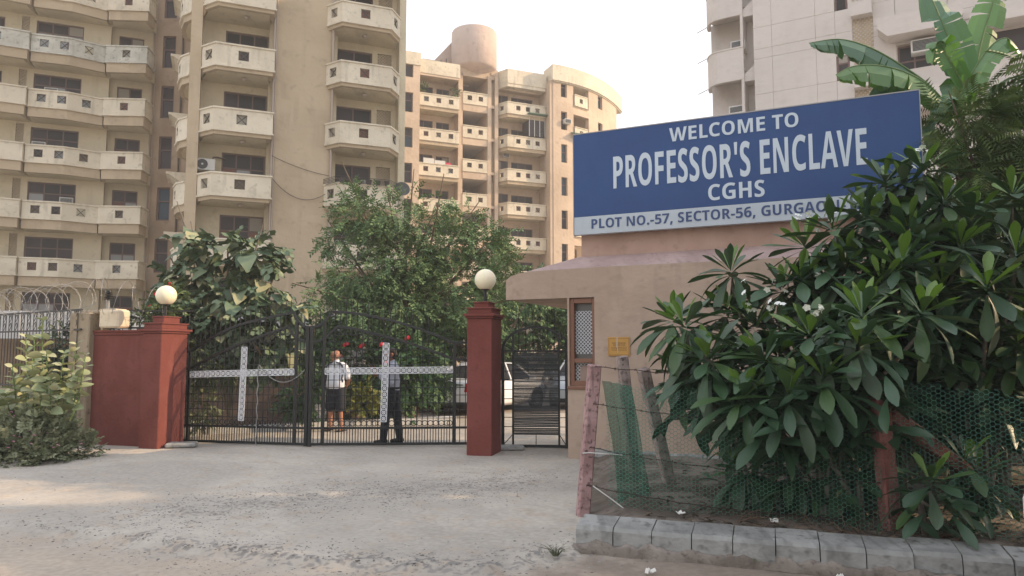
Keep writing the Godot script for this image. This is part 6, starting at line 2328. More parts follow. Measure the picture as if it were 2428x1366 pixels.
func frangipani(label: String, base: Array, tips: Array, per: int, L: float, flowers: Array, mats: Array) -> void:
	# a branching shrub whose every stem ends in a whorl of long leaves; each leaf is a part
	var t := thing("frangipani_shrub", label, "shrub", Transform3D.IDENTITY, "")
	var lm: Array = []
	for i in 5: lm.append(leaf_mesh(L * rng.randf_range(0.95, 1.1), L * rng.randf_range(0.25, 0.31), "obovate", [0.05, 0.2, 0.35, 0.5, 0.12][i], 0.22, 7))
	var bw := MB.new()
	var bi := 0
	for tip in tips:
		var p: Vector3 = tip
		var b: Vector3 = base[bi % base.size()]
		bi += 1
		var mid := b.lerp(p, 0.55) + V(rng.randf_range(-0.1, 0.1), 0.12, rng.randf_range(-0.1, 0.05))
		bw.tube([b, b.lerp(mid, 0.5) + V(0, 0.1, 0), mid, p - V(0, 0.12, 0), p], 0.03, 0.013, 6)
	obj("branch", bw, M.bark_grey, t)
	for tip in tips:
		var p: Vector3 = tip
		var ctr: Vector3 = base[0]
		var lean := (p - ctr)
		lean.y = 0
		var ax := (Vector3.UP * 1.0 + lean.normalized() * rng.randf_range(0.12, 0.45) + V(rng.randf_range(-0.2, 0.2), 0, rng.randf_range(0.0, 0.25))).normalized()
		var q := Quaternion(Vector3.UP, ax)
		var ph := rng.randf() * TAU
		var f := per + rng.randi_range(-1, 2)
		for i in f:
			var r := (i + 0.5) / f
			var a := ph + i * 2.39996
			var el := lerpf(1.25, -0.72, pow(r, 0.85)) + rng.randf_range(-0.14, 0.14)
			var d := q * V(cos(a) * cos(el), sin(el), sin(a) * cos(el))
			var s := (0.62 + 0.42 * minf(r * 2.2, 1.0)) * rng.randf_range(0.82, 1.1)
			var k := clampi(int(r * 5.0) + rng.randi_range(-1, 0), 0, 4) if r > 0.3 else 0
			var mt: Material = mats[0] if r < 0.25 and rng.randf() < 0.7 else mats[1 + rng.randi() % (mats.size() - 1)]
			obj("leaf", lm[k], mt, t, aim(d, p + q * V(0, 0.10 * (1 - r), 0) + d * 0.03, rng.randf_range(-0.4, 0.4), s))
	# the crowded inner leaves, too many to pick apart
	var mm := MultiMesh.new()
	mm.transform_format = MultiMesh.TRANSFORM_3D
	mm.mesh = lm[2]
	var xs: Array = []
	for tip in tips:
		for i in int(per * 1.3):
			var p: Vector3 = tip
			var b: Vector3 = base[i % base.size()]
			var q: Vector3 = p.lerp(b, rng.randf_range(0.08, 0.6)) + V(rng.randfn(), rng.randfn() * 0.7, rng.randfn()) * 0.14 * (L / 0.42)
			if q.y < (0.8 if tips.size() > 2 else 0.2): continue
			var a := rng.randf() * TAU
			xs.append(aim(V(cos(a), rng.randf_range(-0.55, 0.6), sin(a)), q, rng.randf_range(-0.6, 0.6), rng.randf_range(0.7, 1.05)))
	mm.instance_count = xs.size()
	for i in xs.size(): mm.set_instance_transform(i, xs[i])
	var mi := MultiMeshInstance3D.new()
	mi.multimesh = mm
	mi.material_override = mats[1]
	put(mi, "inner_leaves", t)
	mi.set_meta("kind", "stuff")
	var fm := flower_mesh(0.036)
	var white := leaf_mat(srgb(232, 234, 228), 0.6, 0.3)
	for fl in flowers:
		var p: Vector3 = fl[0]
		for i in int(fl[1]):
			var o: Vector3 = V(rng.randf_range(-1, 1), rng.randf_range(-0.8, 0.9), rng.randf_range(-0.5, 0.6)) * (0.018 * float(fl[1]))
			obj("flower", fm, white, t, Transform3D(Basis.from_euler(Vector3(rng.randf_range(0.2, 1.2), rng.randf() * TAU, 0)), p + o))

func scatter(called: String, parent: Node, clumps: Array, mesh: Mesh, count: int, mat: Material, c1: Color, c2: Color, droop: float, smin := 0.7, smax := 1.25, shell := 0.45) -> MultiMeshInstance3D:
	# leaf sprays spread through overlapping uneven clumps
	var vol := 0.0
	for c in clumps: vol += pow(c[1], 2.3)
	var mm := MultiMesh.new()
	mm.transform_format = MultiMesh.TRANSFORM_3D
	mm.use_colors = true
	mm.mesh = mesh
	var xf: Array = []
	var cl: Array = []
	var nz := FastNoiseLite.new()
	nz.seed = count
	nz.frequency = 0.9
	for c in clumps:
		var n := int(count * pow(c[1], 2.3) / vol)
		var lobes: Array = []
		for i in 7:
			lobes.append(V(rng.randf_range(-1, 1), rng.randf_range(-0.8, 1), rng.randf_range(-1, 1)).normalized() * rng.randf_range(0.35, 0.8))
		var k := 0
		var tries := 0
		while k < n and tries < n * 4:
			tries += 1
			var lb: Vector3 = lobes[rng.randi() % 7]
			var p := lb + V(rng.randfn(), rng.randfn(), rng.randfn()) * 0.27
			if p.length() > 1.25 or (p.length() < shell and rng.randf() < 0.6): continue
			var w: Vector3 = c[0] + p * c[1]
			if nz.get_noise_3d(w.x * 1.6, w.y * 1.6, w.z * 1.6) < -0.22: continue
			var d := (p.normalized() + V(rng.randf_range(-0.8, 0.8), rng.randf_range(-0.6, 0.6) - droop, rng.randf_range(-0.8, 0.8))).normalized()
			xf.append(aim(d, w, rng.randf_range(-0.9, 0.9), rng.randf_range(smin, smax)))
			cl.append(c1.lerp(c2, rng.randf()))
			k += 1
	mm.instance_count = xf.size()
	for i in xf.size():
		mm.set_instance_transform(i, xf[i])
		mm.set_instance_color(i, cl[i])
	var mi := MultiMeshInstance3D.new()
	mi.multimesh = mm
	mi.material_override = mat
	put(mi, called, parent)
	mi.set_meta("kind", "stuff")
	return mi

func spray_mesh(n: int, L: float, leafL: float, leafW: float, droop: float, shape := "lance") -> ArrayMesh:
	# a twig with leaves to either side
	var m := MB.new()
	m.tube([Vector3.ZERO, V(L * 0.5, -droop * L * 0.15, 0), V(L, -droop * L * 0.6, 0)], 0.004, 0.002, 3, false)
	for i in n:
		var t := 0.12 + 0.88 * i / n
		var sd := 1.0 if i % 2 == 0 else -1.0
		var d := V(0.75, rng.randf_range(-0.5, 0.25) - droop * 0.5, sd * 0.8).normalized()
		var x := aim(d, V(L * t, -droop * L * 0.6 * t * t, 0), rng.randf_range(-0.6, 0.6))
		var rows: Array = []
		for k in 4:
			var s := k / 3.0
			var w: float = ([0.1, 0.8, 0.7, 0.03] if shape == "lance" else [0.3, 1.0, 0.85, 0.05])[k] * leafW * 0.5
			rows.append([x * V(leafL * s, 0.15 * w, w), x * V(leafL * s, -0.12 * leafL * s * s, 0), x * V(leafL * s, 0.15 * w, -w)])
		var o := x * V(leafL * 0.5, -5, 0)
		grid_surface(m, rows, o)
	return m.mesh()

func vary_mat(rough := 0.5, back := Color(0.10, 0.16, 0.02)) -> StandardMaterial3D:
	var m := flat(Color.WHITE, rough)
	m.vertex_color_use_as_albedo = true
	m.cull_mode = BaseMaterial3D.CULL_DISABLED
	m.backlight_enabled = true
	m.backlight = back
	return m

func trunk(parent: Node, called: String, pts: Array, r0: float, r1: float, mat: Material) -> void:
	var m := MB.new()
	m.tube(pts, r0, r1, 8)
	obj(called, m, mat, parent)

func limbs(parent: Node, from: Vector3, clumps: Array, r: float, mat: Material) -> void:
	for c in clumps:
		var e: Vector3 = c[0]
		var mid := from.lerp(e, 0.5) + V(rng.randf_range(-0.2, 0.2), 0.15, rng.randf_range(-0.2, 0.2))
		trunk(parent, "limb", [from, mid, e, e + (e - mid) * 0.5], r, r * 0.25, mat)

func banana_leaf(parent: Node, pts: Array, hw: float, hang: float, mats: Array, side_hint: Vector3) -> void:
	# midrib through pts; each half of the blade is torn into strips that hang by "hang" radians
	var n := 26
	var line: Array = []
	for i in n + 1:
		var f := float(i) / n * (pts.size() - 1)
		var k := mini(int(f), pts.size() - 2)
		var a: Vector3 = pts[maxi(k - 1, 0)]
		var b: Vector3 = pts[k]
		var c: Vector3 = pts[k + 1]
		var d: Vector3 = pts[mini(k + 2, pts.size() - 1)]
		line.append(b.cubic_interpolate(c, a, d, f - k))
	var rib := MB.new()
	rib.tube(line, 0.022, 0.005, 6)
	var m := MB.new()
	for sd in [-1.0, 1.0]:
		var an := hang
		var gap := 0
		for i in n:
			var t0 := float(i) / n
			if gap <= 0:
				gap = rng.randi_range(1, 5)
				an = hang + rng.randf_range(-0.25, 0.3)
			gap -= 1
			var lastseg := gap == 0
			var P: Array = []
			for e in [i, i + 1]:
				var t := float(e) / n
				var p: Vector3 = line[e]
				var tan: Vector3 = (line[mini(e + 1, n)] - line[maxi(e - 1, 0)]).normalized()
				var lat := tan.cross(Vector3.UP)
				if lat.length() < 0.25 or side_hint != Vector3.ZERO: lat = (side_hint - tan * side_hint.dot(tan)) if side_hint != Vector3.ZERO else tan.cross(Vector3.RIGHT)
				lat = lat.normalized() * sd
				var up := lat.cross(tan).normalized()
				if up.y < 0: up = -up
				var w := hw * pow(sin(PI * clampf(0.06 + t * 0.92, 0.0, 1.0)), 0.55) * rng.randf_range(0.95, 1.03)
				var dd := (lat * cos(an) - up * sin(an)).normalized()
				var d2 := (lat * cos(an + 0.35) - up * sin(an + 0.35)).normalized()
				var sh := tan * (-0.02 if (lastseg and e == i + 1) else 0.0)
				P.append([p, p + dd * w * 0.5 + sh, p + dd * w * 0.5 + d2 * w * 0.5 + sh * 2.0])
			m.quad(P[0][0], P[1][0], P[1][1], P[0][1], Vector3.UP + side_hint.cross(Vector3.UP) * 0.1)
			m.quad(P[0][1], P[1][1], P[1][2], P[0][2], Vector3.UP + side_hint.cross(Vector3.UP) * 0.1)
	var lf := obj("leaf", m, mats[rng.randi() % mats.size()], parent)
	obj("midrib", rib, M.stem_green, lf)

func make_plants() -> void:
	# frangipani by the netting: four shrubs
	var fm := [leaf_mat(srgb(92, 118, 52), 0.45, 0.7), leaf_mat(srgb(52, 78, 54), 0.45, 0.4), leaf_mat(srgb(58, 86, 56), 0.48, 0.4), leaf_mat(srgb(72, 90, 68), 0.52, 0.35), leaf_mat(srgb(62, 88, 48), 0.48, 0.45)]
	frangipani("frangipani shrub with white blossom clusters leaning towards the yellow notice plate", [V(2.7, 0.1, -8.4), V(2.85, 0.1, -8.2)],
		[V(1.83, 1.93, -8.3), V(2.55, 2.5, -8.5), V(2.03, 1.54, -8.0), V(2.99, 2.28, -8.2), V(1.93, 1.33, -8.2), V(2.36, 1.11, -7.7), V(2.66, 1.86, -8.1), V(2.49, 2.02, -8.6), V(2.85, 1.54, -8.0), V(2.61, 1.16, -7.4)], 28, 0.46,
		[[V(2.55, 2.2, -7.45), 13], [V(2.43, 1.71, -7.9), 2], [V(2.44, 1.34, -7.5), 3]], fm)
	frangipani("tall frangipani shrub reaching up over the right end of the sign's address strip", [V(3.7, 0.1, -7.9), V(3.9, 0.1, -8.0)],
		[V(3.84, 2.42, -7.3), V(3.51, 2.88, -7.9), V(4.37, 3.36, -8.1), V(3.35, 2.77, -8.3), V(3.5, 2.05, -7.4), V(3.61, 2.44, -7.9), V(4.0, 2.95, -8.2), V(4.21, 2.88, -7.8), V(4.19, 2.1, -7.5), V(3.37, 2.2, -8.0)], 28, 0.47,
		[[V(3.4, 3.1, -7.8), 3], [V(3.27, 3.1, -8.1), 7], [V(3.88, 2.95, -7.85), 2], [V(3.25, 2.45, -7.8), 2]], fm)
	frangipani("front frangipani spilling over the wire netting towards the kerb, left of the red-brown post", [V(2.9, 0.1, -7.0), V(3.2, 0.1, -6.9)],
		[V(2.10, 1.15, -6.80), V(2.43, 1.19, -6.55), V(2.71, 1.73, -6.70), V(3.13, 1.89, -6.60), V(3.02, 1.62, -6.5), V(1.92, 1.51, -7.10), V(2.72, 1.35, -6.50), V(1.76, 1.84, -7.40), V(3.64, 1.93, -6.60), V(2.38, 1.51, -6.90)], 28, 0.46,
		[[V(2.6, 2.0, -6.4), 3], [V(2.68, 2.02, -6.4), 2]], fm)
	frangipani("topmost frangipani shrub hiding the lower right corner of the sign", [V(4.2, 0.1, -8.1), V(4.5, 0.1, -8.0)],
		[V(4.54, 3.57, -8.00), V(4.22, 3.48, -8.20), V(4.61, 3.16, -7.80), V(4.01, 3.14, -8.20), V(4.62, 2.67, -7.60), V(4.14, 2.72, -7.60), V(3.57, 2.52, -7.80), V(3.15, 2.36, -8.00), V(3.72, 2.26, -7.40), V(4.31, 2.26, -7.40)], 28, 0.46, [[V(4.55, 3.78, -8.0), 7]], fm)
	frangipani("low inner frangipani between the netting and the guard house wall", [V(3.1, 0.1, -8.2), V(3.3, 0.1, -8.1)],
		[V(2.7, 0.5, -8.8), V(3.24, 0.62, -8.4), V(3.79, 1.07, -8.2), V(3.72, 0.65, -7.9), V(3.64, 1.33, -8.6), V(3.15, 1.1, -7.9)], 24, 0.42, [], fm)
	frangipani("dark frangipani shrub at the right edge, in deep shade", [V(4.8, 0.1, -7.6), V(5.2, 0.1, -7.9)],
		[V(4.52, 2.19, -7.0), V(5.14, 2.57, -7.5), V(4.82, 2.68, -8.0), V(4.51, 1.63, -7.5), V(4.9, 1.67, -7.2), V(5.32, 3.13, -8.4), V(4.53, 2.12, -7.8), V(5.7, 3.35, -8.3), V(4.32, 1.18, -7.9), V(4.93, 1.1, -7.8)], 28, 0.47, [], fm)
	frangipani("low leafy frangipani shoots behind the netting, under the hanging front whorls", [V(2.6, 0.1, -7.3), V(2.9, 0.1, -7.2)],
		[V(2.3, 0.42, -7.35), V(2.7, 0.5, -7.15)], 26, 0.38, [], fm)
	frangipani("low leafy frangipani shoots behind the netting, nearest the red-brown post", [V(3.0, 0.1, -7.2), V(3.2, 0.1, -7.1)],
		[V(3.0, 0.5, -7.0), V(3.35, 0.62, -7.1)], 26, 0.38, [], fm)
	frangipani("small frangipani plant low beside the foot of the red-brown post", [V(3.45, 0.1, -6.3)], [V(3.40, 0.52, -6.12)], 20, 0.33, [], fm)
	frangipani("small frangipani plant under the sloping concrete brace", [V(3.98, 0.1, -6.6)], [V(3.93, 0.63, -6.5), V(4.15, 0.5, -6.7)], 18, 0.33, [], fm)
	# large-leaved shrub by the left gate pillar
	var hl := thing("big_leaved_shrub", "shrub with big heart-shaped leaves rising behind the left gate leaf", "shrub")
	var hc := [[V(-6.51, 3.61, -15.2), 0.43], [V(-6.75, 3.0, -15.2), 0.52], [V(-5.89, 3.35, -15.2), 0.65], [V(-5.37, 3.57, -15.2), 0.43], [V(-5.01, 3.0, -15.2), 0.43], [V(-6.38, 2.43, -15.0), 0.65], [V(-5.69, 2.47, -15.0), 0.74], [V(-4.99, 2.3, -15.2), 0.52], [V(-6.8, 2.04, -15.2), 0.39], [V(-6.01, 1.78, -15.2), 0.65], [V(-5.31, 1.61, -15.2), 0.61], [V(-4.58, 1.78, -15.2), 0.39], [V(-4.56, 2.5, -15.2), 0.22], [V(-6.7, 3.95, -15.2), 0.26]]
	limbs(hl, V(-5.9, 0.3, -15.6), [hc[0], hc[1], hc[2], hc[3], hc[4], hc[6], hc[9], hc[13]], 0.045, M.bark_grey)
	var hm: Array = []
	for i in 4: hm.append(leaf_mesh(rng.randf_range(0.31, 0.4), rng.randf_range(0.32, 0.4), "heart", [0.25, 0.4, 0.15, 0.55][i], [0.2, 0.1, 0.3, 0.15][i], 7, 0.01))
	var hmat := [leaf_mat(srgb(88, 108, 84), 0.6, 0.3), leaf_mat(srgb(112, 126, 98), 0.62, 0.3), leaf_mat(srgb(74, 96, 72), 0.6, 0.25), leaf_mat(srgb(150, 150, 116), 0.65, 0.3)]
	for i in 300:
		var c: Array = hc[i % hc.size()] if i < 220 else hc[[5, 6, 9, 2, 10][i % 5]]
		var p := V(rng.randfn(), rng.randfn(), rng.randfn()).normalized() * pow(rng.randf(), 0.4)
		if p.z < -0.3: p.z = -p.z * 0.6
		var w: Vector3 = c[0] + p * (c[1] * 0.95)
		var d := (V(p.x, -0.35, p.z * 0.7) + V(rng.randf_range(-0.7, 0.7), rng.randf_range(-0.5, 0.4), rng.randf_range(-0.2, 0.7))).normalized()
		obj("leaf", hm[rng.randi() % 4], hmat[rng.randi() % 4], hl, aim(d, w, rng.randf_range(-0.5, 0.5), rng.randf_range(0.65, 1.1)))
	var inner := spray_mesh(9, 0.4, 0.16, 0.11, 0.5, "ovate")
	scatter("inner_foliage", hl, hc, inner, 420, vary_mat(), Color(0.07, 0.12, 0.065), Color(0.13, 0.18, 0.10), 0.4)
	# small-leaved tree behind the gate
	var tr := thing("small_leaved_tree", "loose small-leaved green tree behind the middle of the driveway gate", "tree")
	var tc := [[V(-3.58, 4.92, -18.0), 0.72], [V(-4.2, 4.39, -18.0), 0.42], [V(-2.96, 5.0, -18.0), 0.51], [V(-2.49, 5.4, -18.0), 0.27], [V(-3.85, 5.53, -18.0), 0.3], [V(-3.77, 3.66, -18.0), 0.93], [V(-2.81, 3.93, -18.5), 0.95], [V(-1.69, 4.21, -19.0), 0.87], [V(-0.81, 4.32, -19.0), 0.65], [V(-0.4, 3.77, -19.0), 0.5], [V(-3.85, 2.8, -17.5), 0.7], [V(-2.69, 2.86, -18.5), 1.06], [V(-1.42, 3.18, -18.5), 0.95], [V(-0.5, 2.9, -19.0), 0.62], [V(-2.18, 4.7, -18.5), 0.53], [V(-1.25, 5.0, -19.0), 0.36], [V(-4.45, 3.06, -17.0), 0.35], [V(-1.82, 5.3, -18.0), 0.25]]
	trunk(tr, "trunk", [V(-2.6, 0, -19.2), V(-2.55, 1.2, -19.0), V(-2.7, 2.4, -18.7)], 0.13, 0.08, M.bark)
	limbs(tr, V(-2.7, 2.2, -18.7), tc, 0.04, M.bark)
	var sp := spray_mesh(11, 0.40, 0.085, 0.046, 0.35)
	scatter("foliage", tr, tc, sp, 3300, vary_mat(0.7, Color(0.12, 0.20, 0.03)), Color(0.085, 0.155, 0.06), Color(0.16, 0.245, 0.095), 0.35)
	# dense dark trees further back
	var dt := thing("dense_tree", "dense dark green tree behind the right gate pillar and walkway gate", "tree")
	var dc := [[V(-2.29, 2.63, -23.5), 1.05], [V(-1.23, 2.37, -23.5), 1.05], [V(0.34, 2.63, -25.5), 1.15], [V(1.5, 2.1, -26.0), 1.15], [V(-2.67, 1.45, -23.5), 0.85], [V(0.61, 3.56, -24.5), 0.75], [V(-0.45, 1.58, -24.5), 1.05], [V(2.2, 2.9, -26.0), 0.9], [V(-3.77, 2.55, -21.0), 0.96], [V(-3.04, 2.07, -21.0), 0.96], [V(2.8, 1.6, -26.0), 1.2]]
	trunk(dt, "trunk", [V(-0.8, 0, -24.5), V(-0.7, 1.2, -24.5), V(-0.5, 2.2, -24.4)], 0.14, 0.09, M.bark)
	limbs(dt, V(-0.6, 1.4, -24.5), dc, 0.05, M.bark)
	var sp2 := spray_mesh(10, 0.4, 0.12, 0.06, 0.5, "ovate")
	scatter("foliage", dt, dc, sp2, 3200, vary_mat(0.65), Color(0.035, 0.09, 0.03), Color(0.09, 0.17, 0.055), 0.4)
	# hedge with red flowers
	var hb := thing("flowering_hedge", "green hibiscus hedge with red flowers behind the right gate leaf", "hedge")
	var bc := [[V(-3.64, 1.4, -17.6), 0.8], [V(-2.74, 1.3, -17.7), 0.8], [V(-2.09, 0.95, -18.1), 0.6], [V(-4.33, 1.22, -16.9), 0.48], [V(-4.58, 0.78, -16.3), 0.46], [V(-2.15, 1.8, -18.4), 0.55], [V(-3.43, 0.51, -17.6), 0.5], [V(-2.83, 0.51, -17.7), 0.5], [V(-4.46, 1.79, -16.6), 0.42], [V(-4.16, 2.0, -17.6), 0.5]]
	for i in 5: trunk(hb, "stem", [V(-4.3 + i * 0.5, 0, -17.2 - i * 0.2), V(-4.2 + i * 0.5, 0.7, -17.2 - i * 0.2), V(-4.25 + i * 0.52, 1.5, -17.3 - i * 0.2)], 0.025, 0.012, M.bark)
	scatter("foliage", hb, bc, sp2, 2500, vary_mat(0.65), Color(0.04, 0.10, 0.04), Color(0.085, 0.16, 0.055), 0.3, 0.5, 0.95)
	var red := leaf_mat(srgb(190, 26, 48), 0.6, 0.4)
	var rfm := flower_mesh(0.05)
	for p in [V(-3.43, 1.78, -16.75), V(-2.99, 1.81, -16.8), V(-2.48, 1.96, -17.3), V(-3.8, 1.81, -16.8), V(-3.91, 1.53, -16.7), V(-2.89, 1.39, -16.8), V(-3.26, 0.79, -16.9), V(-4.7, 2.2, -16.1)]:
		for i in 2: obj("flower", rfm, red, hb, Transform3D(Basis.from_euler(Vector3(1.2 + rng.randf() * 0.3, rng.randf_range(-0.6, 0.6), 0)), p + V(i * 0.05, i * 0.03, 0)))
	var cr := thing("yellow_shrub", "small yellow-green shrub at the foot of the flowering hedge", "shrub")
	trunk(cr, "stem", [V(-3.25, 0, -16.75), V(-3.25, 0.5, -16.75)], 0.02, 0.012, M.bark)
	scatter("foliage", cr, [[V(-3.35, 0.72, -16.7), 0.25], [V(-3.05, 0.62, -16.7), 0.22], [V(-3.3, 0.42, -16.7), 0.25]], sp2, 130, vary_mat(), Color(0.17, 0.19, 0.04), Color(0.26, 0.27, 0.06), 0.2, 0.4, 0.7)
	var vs := thing("trailing_shrub", "thin pale stems and leaves climbing just inside the left gate pillar", "shrub")
	trunk(vs, "stem", [V(-6.05, 0, -14.6), V(-6.05, 0.8, -14.55), V(-6.1, 1.7, -14.5)], 0.015, 0.008, M.bark)
	scatter("foliage", vs, [[V(-6.05, 1.75, -14.5), 0.3], [V(-6.1, 1.2, -14.5), 0.24], [V(-6.05, 0.7, -14.5), 0.26], [V(-6.0, 0.35, -14.5), 0.22]], sp2, 170, vary_mat(), Color(0.08, 0.11, 0.04), Color(0.16, 0.18, 0.08), 0.2, 0.4, 0.75)
	# left of the gate: red-flowered sprig, pale calotropis, lantana, dark shrubs behind the railing
	var sg := thing("hibiscus_sprig", "red-flowered hibiscus behind the wing wall, left of the globe lamp", "shrub")
	trunk(sg, "stem", [V(-6.7, 0.0, -14.2), V(-6.68, 1.4, -14.2), V(-6.6, 2.5, -14.2)], 0.02, 0.01, M.bark)
	scatter("foliage", sg, [[V(-6.62, 2.62, -14.2), 0.28], [V(-6.75, 2.3, -14.1), 0.25], [V(-6.6, 2.15, -13.9), 0.22], [V(-6.95, 2.2, -13.9), 0.2]], sp2, 190, vary_mat(), Color(0.05, 0.09, 0.03), Color(0.12, 0.17, 0.05), 0.1, 0.4, 0.7)
	for p in [V(-6.78, 2.76, -14.0), V(-6.86, 2.5, -13.95), V(-6.55, 2.95, -14.1)]: obj("flower", rfm, red, sg, Transform3D(Basis.from_euler(Vector3(1.3, rng.randf(), 0)), p))
	var ca := thing("pale_shrub", "tall shrub with pale grey-green oval leaves in front of the left railing", "shrub")
	var cm: Array = []
	for i in 3: cm.append(leaf_mesh(rng.randf_range(0.2, 0.26), rng.randf_range(0.14, 0.17), "ovate", 0.15, 0.2, 6))
	var cmat := [leaf_mat(srgb(152, 158, 118), 0.7, 0.3), leaf_mat(srgb(136, 146, 108), 0.7, 0.3), leaf_mat(srgb(168, 168, 132), 0.7, 0.3)]
	var stems := [V(-7.4, 2.15, -11.62), V(-8.14, 1.9, -12.38), V(-8.16, 1.41, -12.12), V(-7.69, 1.55, -11.88), V(-7.3, 1.62, -11.62), V(-7.49, 1.64, -12.38), V(-7.14, 1.78, -12.12), V(-6.85, 1.6, -11.9), V(-7.22, 1.22, -11.62), V(-7.4, 1.3, -12.38), V(-7.94, 1.14, -12.12), V(-8.1, 1.01, -11.88), V(-7.37, 0.96, -11.62), V(-7.57, 1.1, -12.38), V(-6.95, 1.25, -11.9), V(-7.75, 1.85, -12.0)]
	for tip in stems:
		var b := V(lerpf(-7.5, tip.x, 0.3), 0.0, lerpf(-12.1, tip.z, 0.4))
		var mid: Vector3 = b.lerp(tip, 0.55) + V((tip.x + 7.5) * 0.15, 0, 0)
		trunk(ca, "stem", [b, mid, tip], 0.018, 0.008, M.stem_green)
		for k in 7:
			var s := 1.0 - k * 0.085
			var p: Vector3 = mid.lerp(tip, (s - 0.4) / 0.6) if s > 0.4 else b.lerp(mid, s)
			var a := k * PI / 2 + rng.randf_range(-0.3, 0.3)
			for q in 2:
				var d := V(cos(a + q * PI), 0.55 - 0.1 * k + rng.randf_range(-0.15, 0.2), sin(a + q * PI)).normalized()
				obj("leaf", cm[rng.randi() % 3], cmat[rng.randi() % 3], ca, aim((d + V(0, 0, 0.25)).normalized(), p, rng.randf_range(-1.1, 1.1), (0.5 + 0.1 * minf(k, 5)) * rng.randf_range(0.85, 1.15)))
	var la := thing("lantana_bushes", "low bushy lantana with small pink flowers at the left edge of the apron", "shrub")
	var sp3 := spray_mesh(8, 0.2, 0.06, 0.036, 0.2, "ovate")
	var lc := [[V(-7.87, 0.22, -11.7), 0.4], [V(-7.47, 0.24, -11.7), 0.37], [V(-7.07, 0.17, -11.7), 0.33], [V(-6.77, 0.1, -11.8), 0.22], [V(-7.28, 0.4, -11.8), 0.23], [V(-7.75, 0.47, -11.8), 0.27], [V(-8.3, 0.22, -11.6), 0.42], [V(-7.45, 0.12, -11.0), 0.25], [V(-7.0, 0.08, -11.3), 0.24], [V(-7.3, 0.15, -11.3), 0.3]]
	for i in 6: trunk(la, "stem", [V(-8.1 + i * 0.26, 0, -11.75), V(-8.08 + i * 0.26, 0.2, -11.7), V(-8.15 + i * 0.28, 0.4, -11.7)], 0.01, 0.006, M.bark)
	scatter("foliage", la, lc, sp3, 1500, vary_mat(0.7), Color(0.12, 0.15, 0.07), Color(0.26, 0.27, 0.16), -0.2, 0.6, 1.2, 0.3)
	var pk := flat(srgb(214, 140, 170), 0.7)
	var pf := MB.new()
	for i in 7: pf.lathe([Vector2(0.0, 0.0), Vector2(0.009, 0.004), Vector2(0.0, 0.008)], at(0.013 * cos(i * 0.9), 0.003 * (i % 3), 0.013 * sin(i * 0.9)), 6)
	var pfm := pf.mesh()
	for i in 44:
		var c: Array = lc[rng.randi() % lc.size()]
		var p: Vector3 = V(rng.randf_range(-1, 1), rng.randf_range(0.3, 1), rng.randf_range(0.2, 1)).normalized() * c[1] * rng.randf_range(0.85, 1.1)
		obj("flower_head", pfm, pk, la, Transform3D(Basis.from_scale(Vector3.ONE * rng.randf_range(0.7, 1.3)), c[0] + p))
	var db := thing("dark_shrub", "dark green shrub behind the left railing, next to the tan pier", "shrub")
	trunk(db, "stem", [V(-8.3, 0, -14.6), V(-8.3, 1.2, -14.6)], 0.03, 0.015, M.bark)
	scatter("foliage", db, [[V(-8.3, 1.75, -14.4), 0.42], [V(-8.7, 1.7, -14.6), 0.4], [V(-8.2, 1.2, -14.4), 0.45], [V(-8.9, 1.2, -14.6), 0.45], [V(-8.4, 0.7, -14.2), 0.45]], sp2, 480, vary_mat(), Color(0.03, 0.06, 0.03), Color(0.07, 0.11, 0.05), 0.3, 0.5, 0.8)
	# banana clump behind the sign
	var bn := thing("banana_plant", "banana plant with long torn leaves arching over the sign's right end", "banana plant")
	trunk(bn, "stem", [V(6.75, 0.0, -10.7), V(6.7, 2.0, -10.7), V(6.62, 4.2, -10.65), V(6.58, 5.56, -10.6)], 0.14, 0.07, M.stem_green)
	var bm := [leaf_mat(srgb(84, 116, 92), 0.38, 0.6), leaf_mat(srgb(92, 122, 78), 0.4, 0.8), leaf_mat(srgb(78, 108, 84), 0.38, 0.6)]
	banana_leaf(bn, [V(6.5, 5.1, -10.6), V(6.17, 5.56, -10.6), V(5.72, 5.91, -10.6), V(5.29, 6.16, -10.6), V(4.86, 6.28, -10.6), V(4.39, 6.2, -10.55)], 0.33, 1.1, bm, Vector3.ZERO)
	banana_leaf(bn, [V(6.5, 5.0, -10.5), V(6.05, 5.39, -10.3), V(5.67, 5.65, -10.3), V(5.25, 5.76, -10.3), V(4.89, 5.74, -10.3), V(4.63, 5.6, -10.25)], 0.34, 1.0, [bm[1]], Vector3.ZERO)
	banana_leaf(bn, [V(6.6, 5.2, -10.65), V(6.67, 5.63, -10.7), V(6.59, 6.15, -10.7), V(6.43, 6.67, -10.7), V(6.25, 7.27, -10.75)], 0.3, 0.3, [bm[0]], V(1, 0.3, 0.15))
	banana_leaf(bn, [V(6.7, 5.2, -10.7), V(6.92, 5.67, -10.8), V(7.12, 6.39, -10.8), V(7.32, 6.98, -10.8), V(7.47, 7.5, -10.8)], 0.26, 0.2, [bm[1]], V(1, -0.2, 0.3))
	banana_leaf(bn, [V(6.5, 5.1, -10.4), V(6.23, 5.26, -10.2), V(6.03, 5.2, -10.2), V(5.91, 4.92, -10.2), V(5.96, 4.5, -10.2)], 0.2, 0.5, bm, V(0.4, 0, 1))
	banana_leaf(bn, [V(6.4, 5.2, -10.5), V(6.02, 5.52, -10.5), V(5.56, 5.62, -10.5), V(5.28, 5.48, -10.5), V(5.15, 5.2, -10.5)], 0.26, 1.2, bm, Vector3.ZERO)
	banana_leaf(bn, [V(6.5, 5.3, -10.45), V(6.58, 5.52, -10.4), V(6.91, 6.02, -10.4), V(7.2, 6.21, -10.4), V(7.42, 5.96, -10.4)], 0.26, 0.8, bm, Vector3.ZERO)
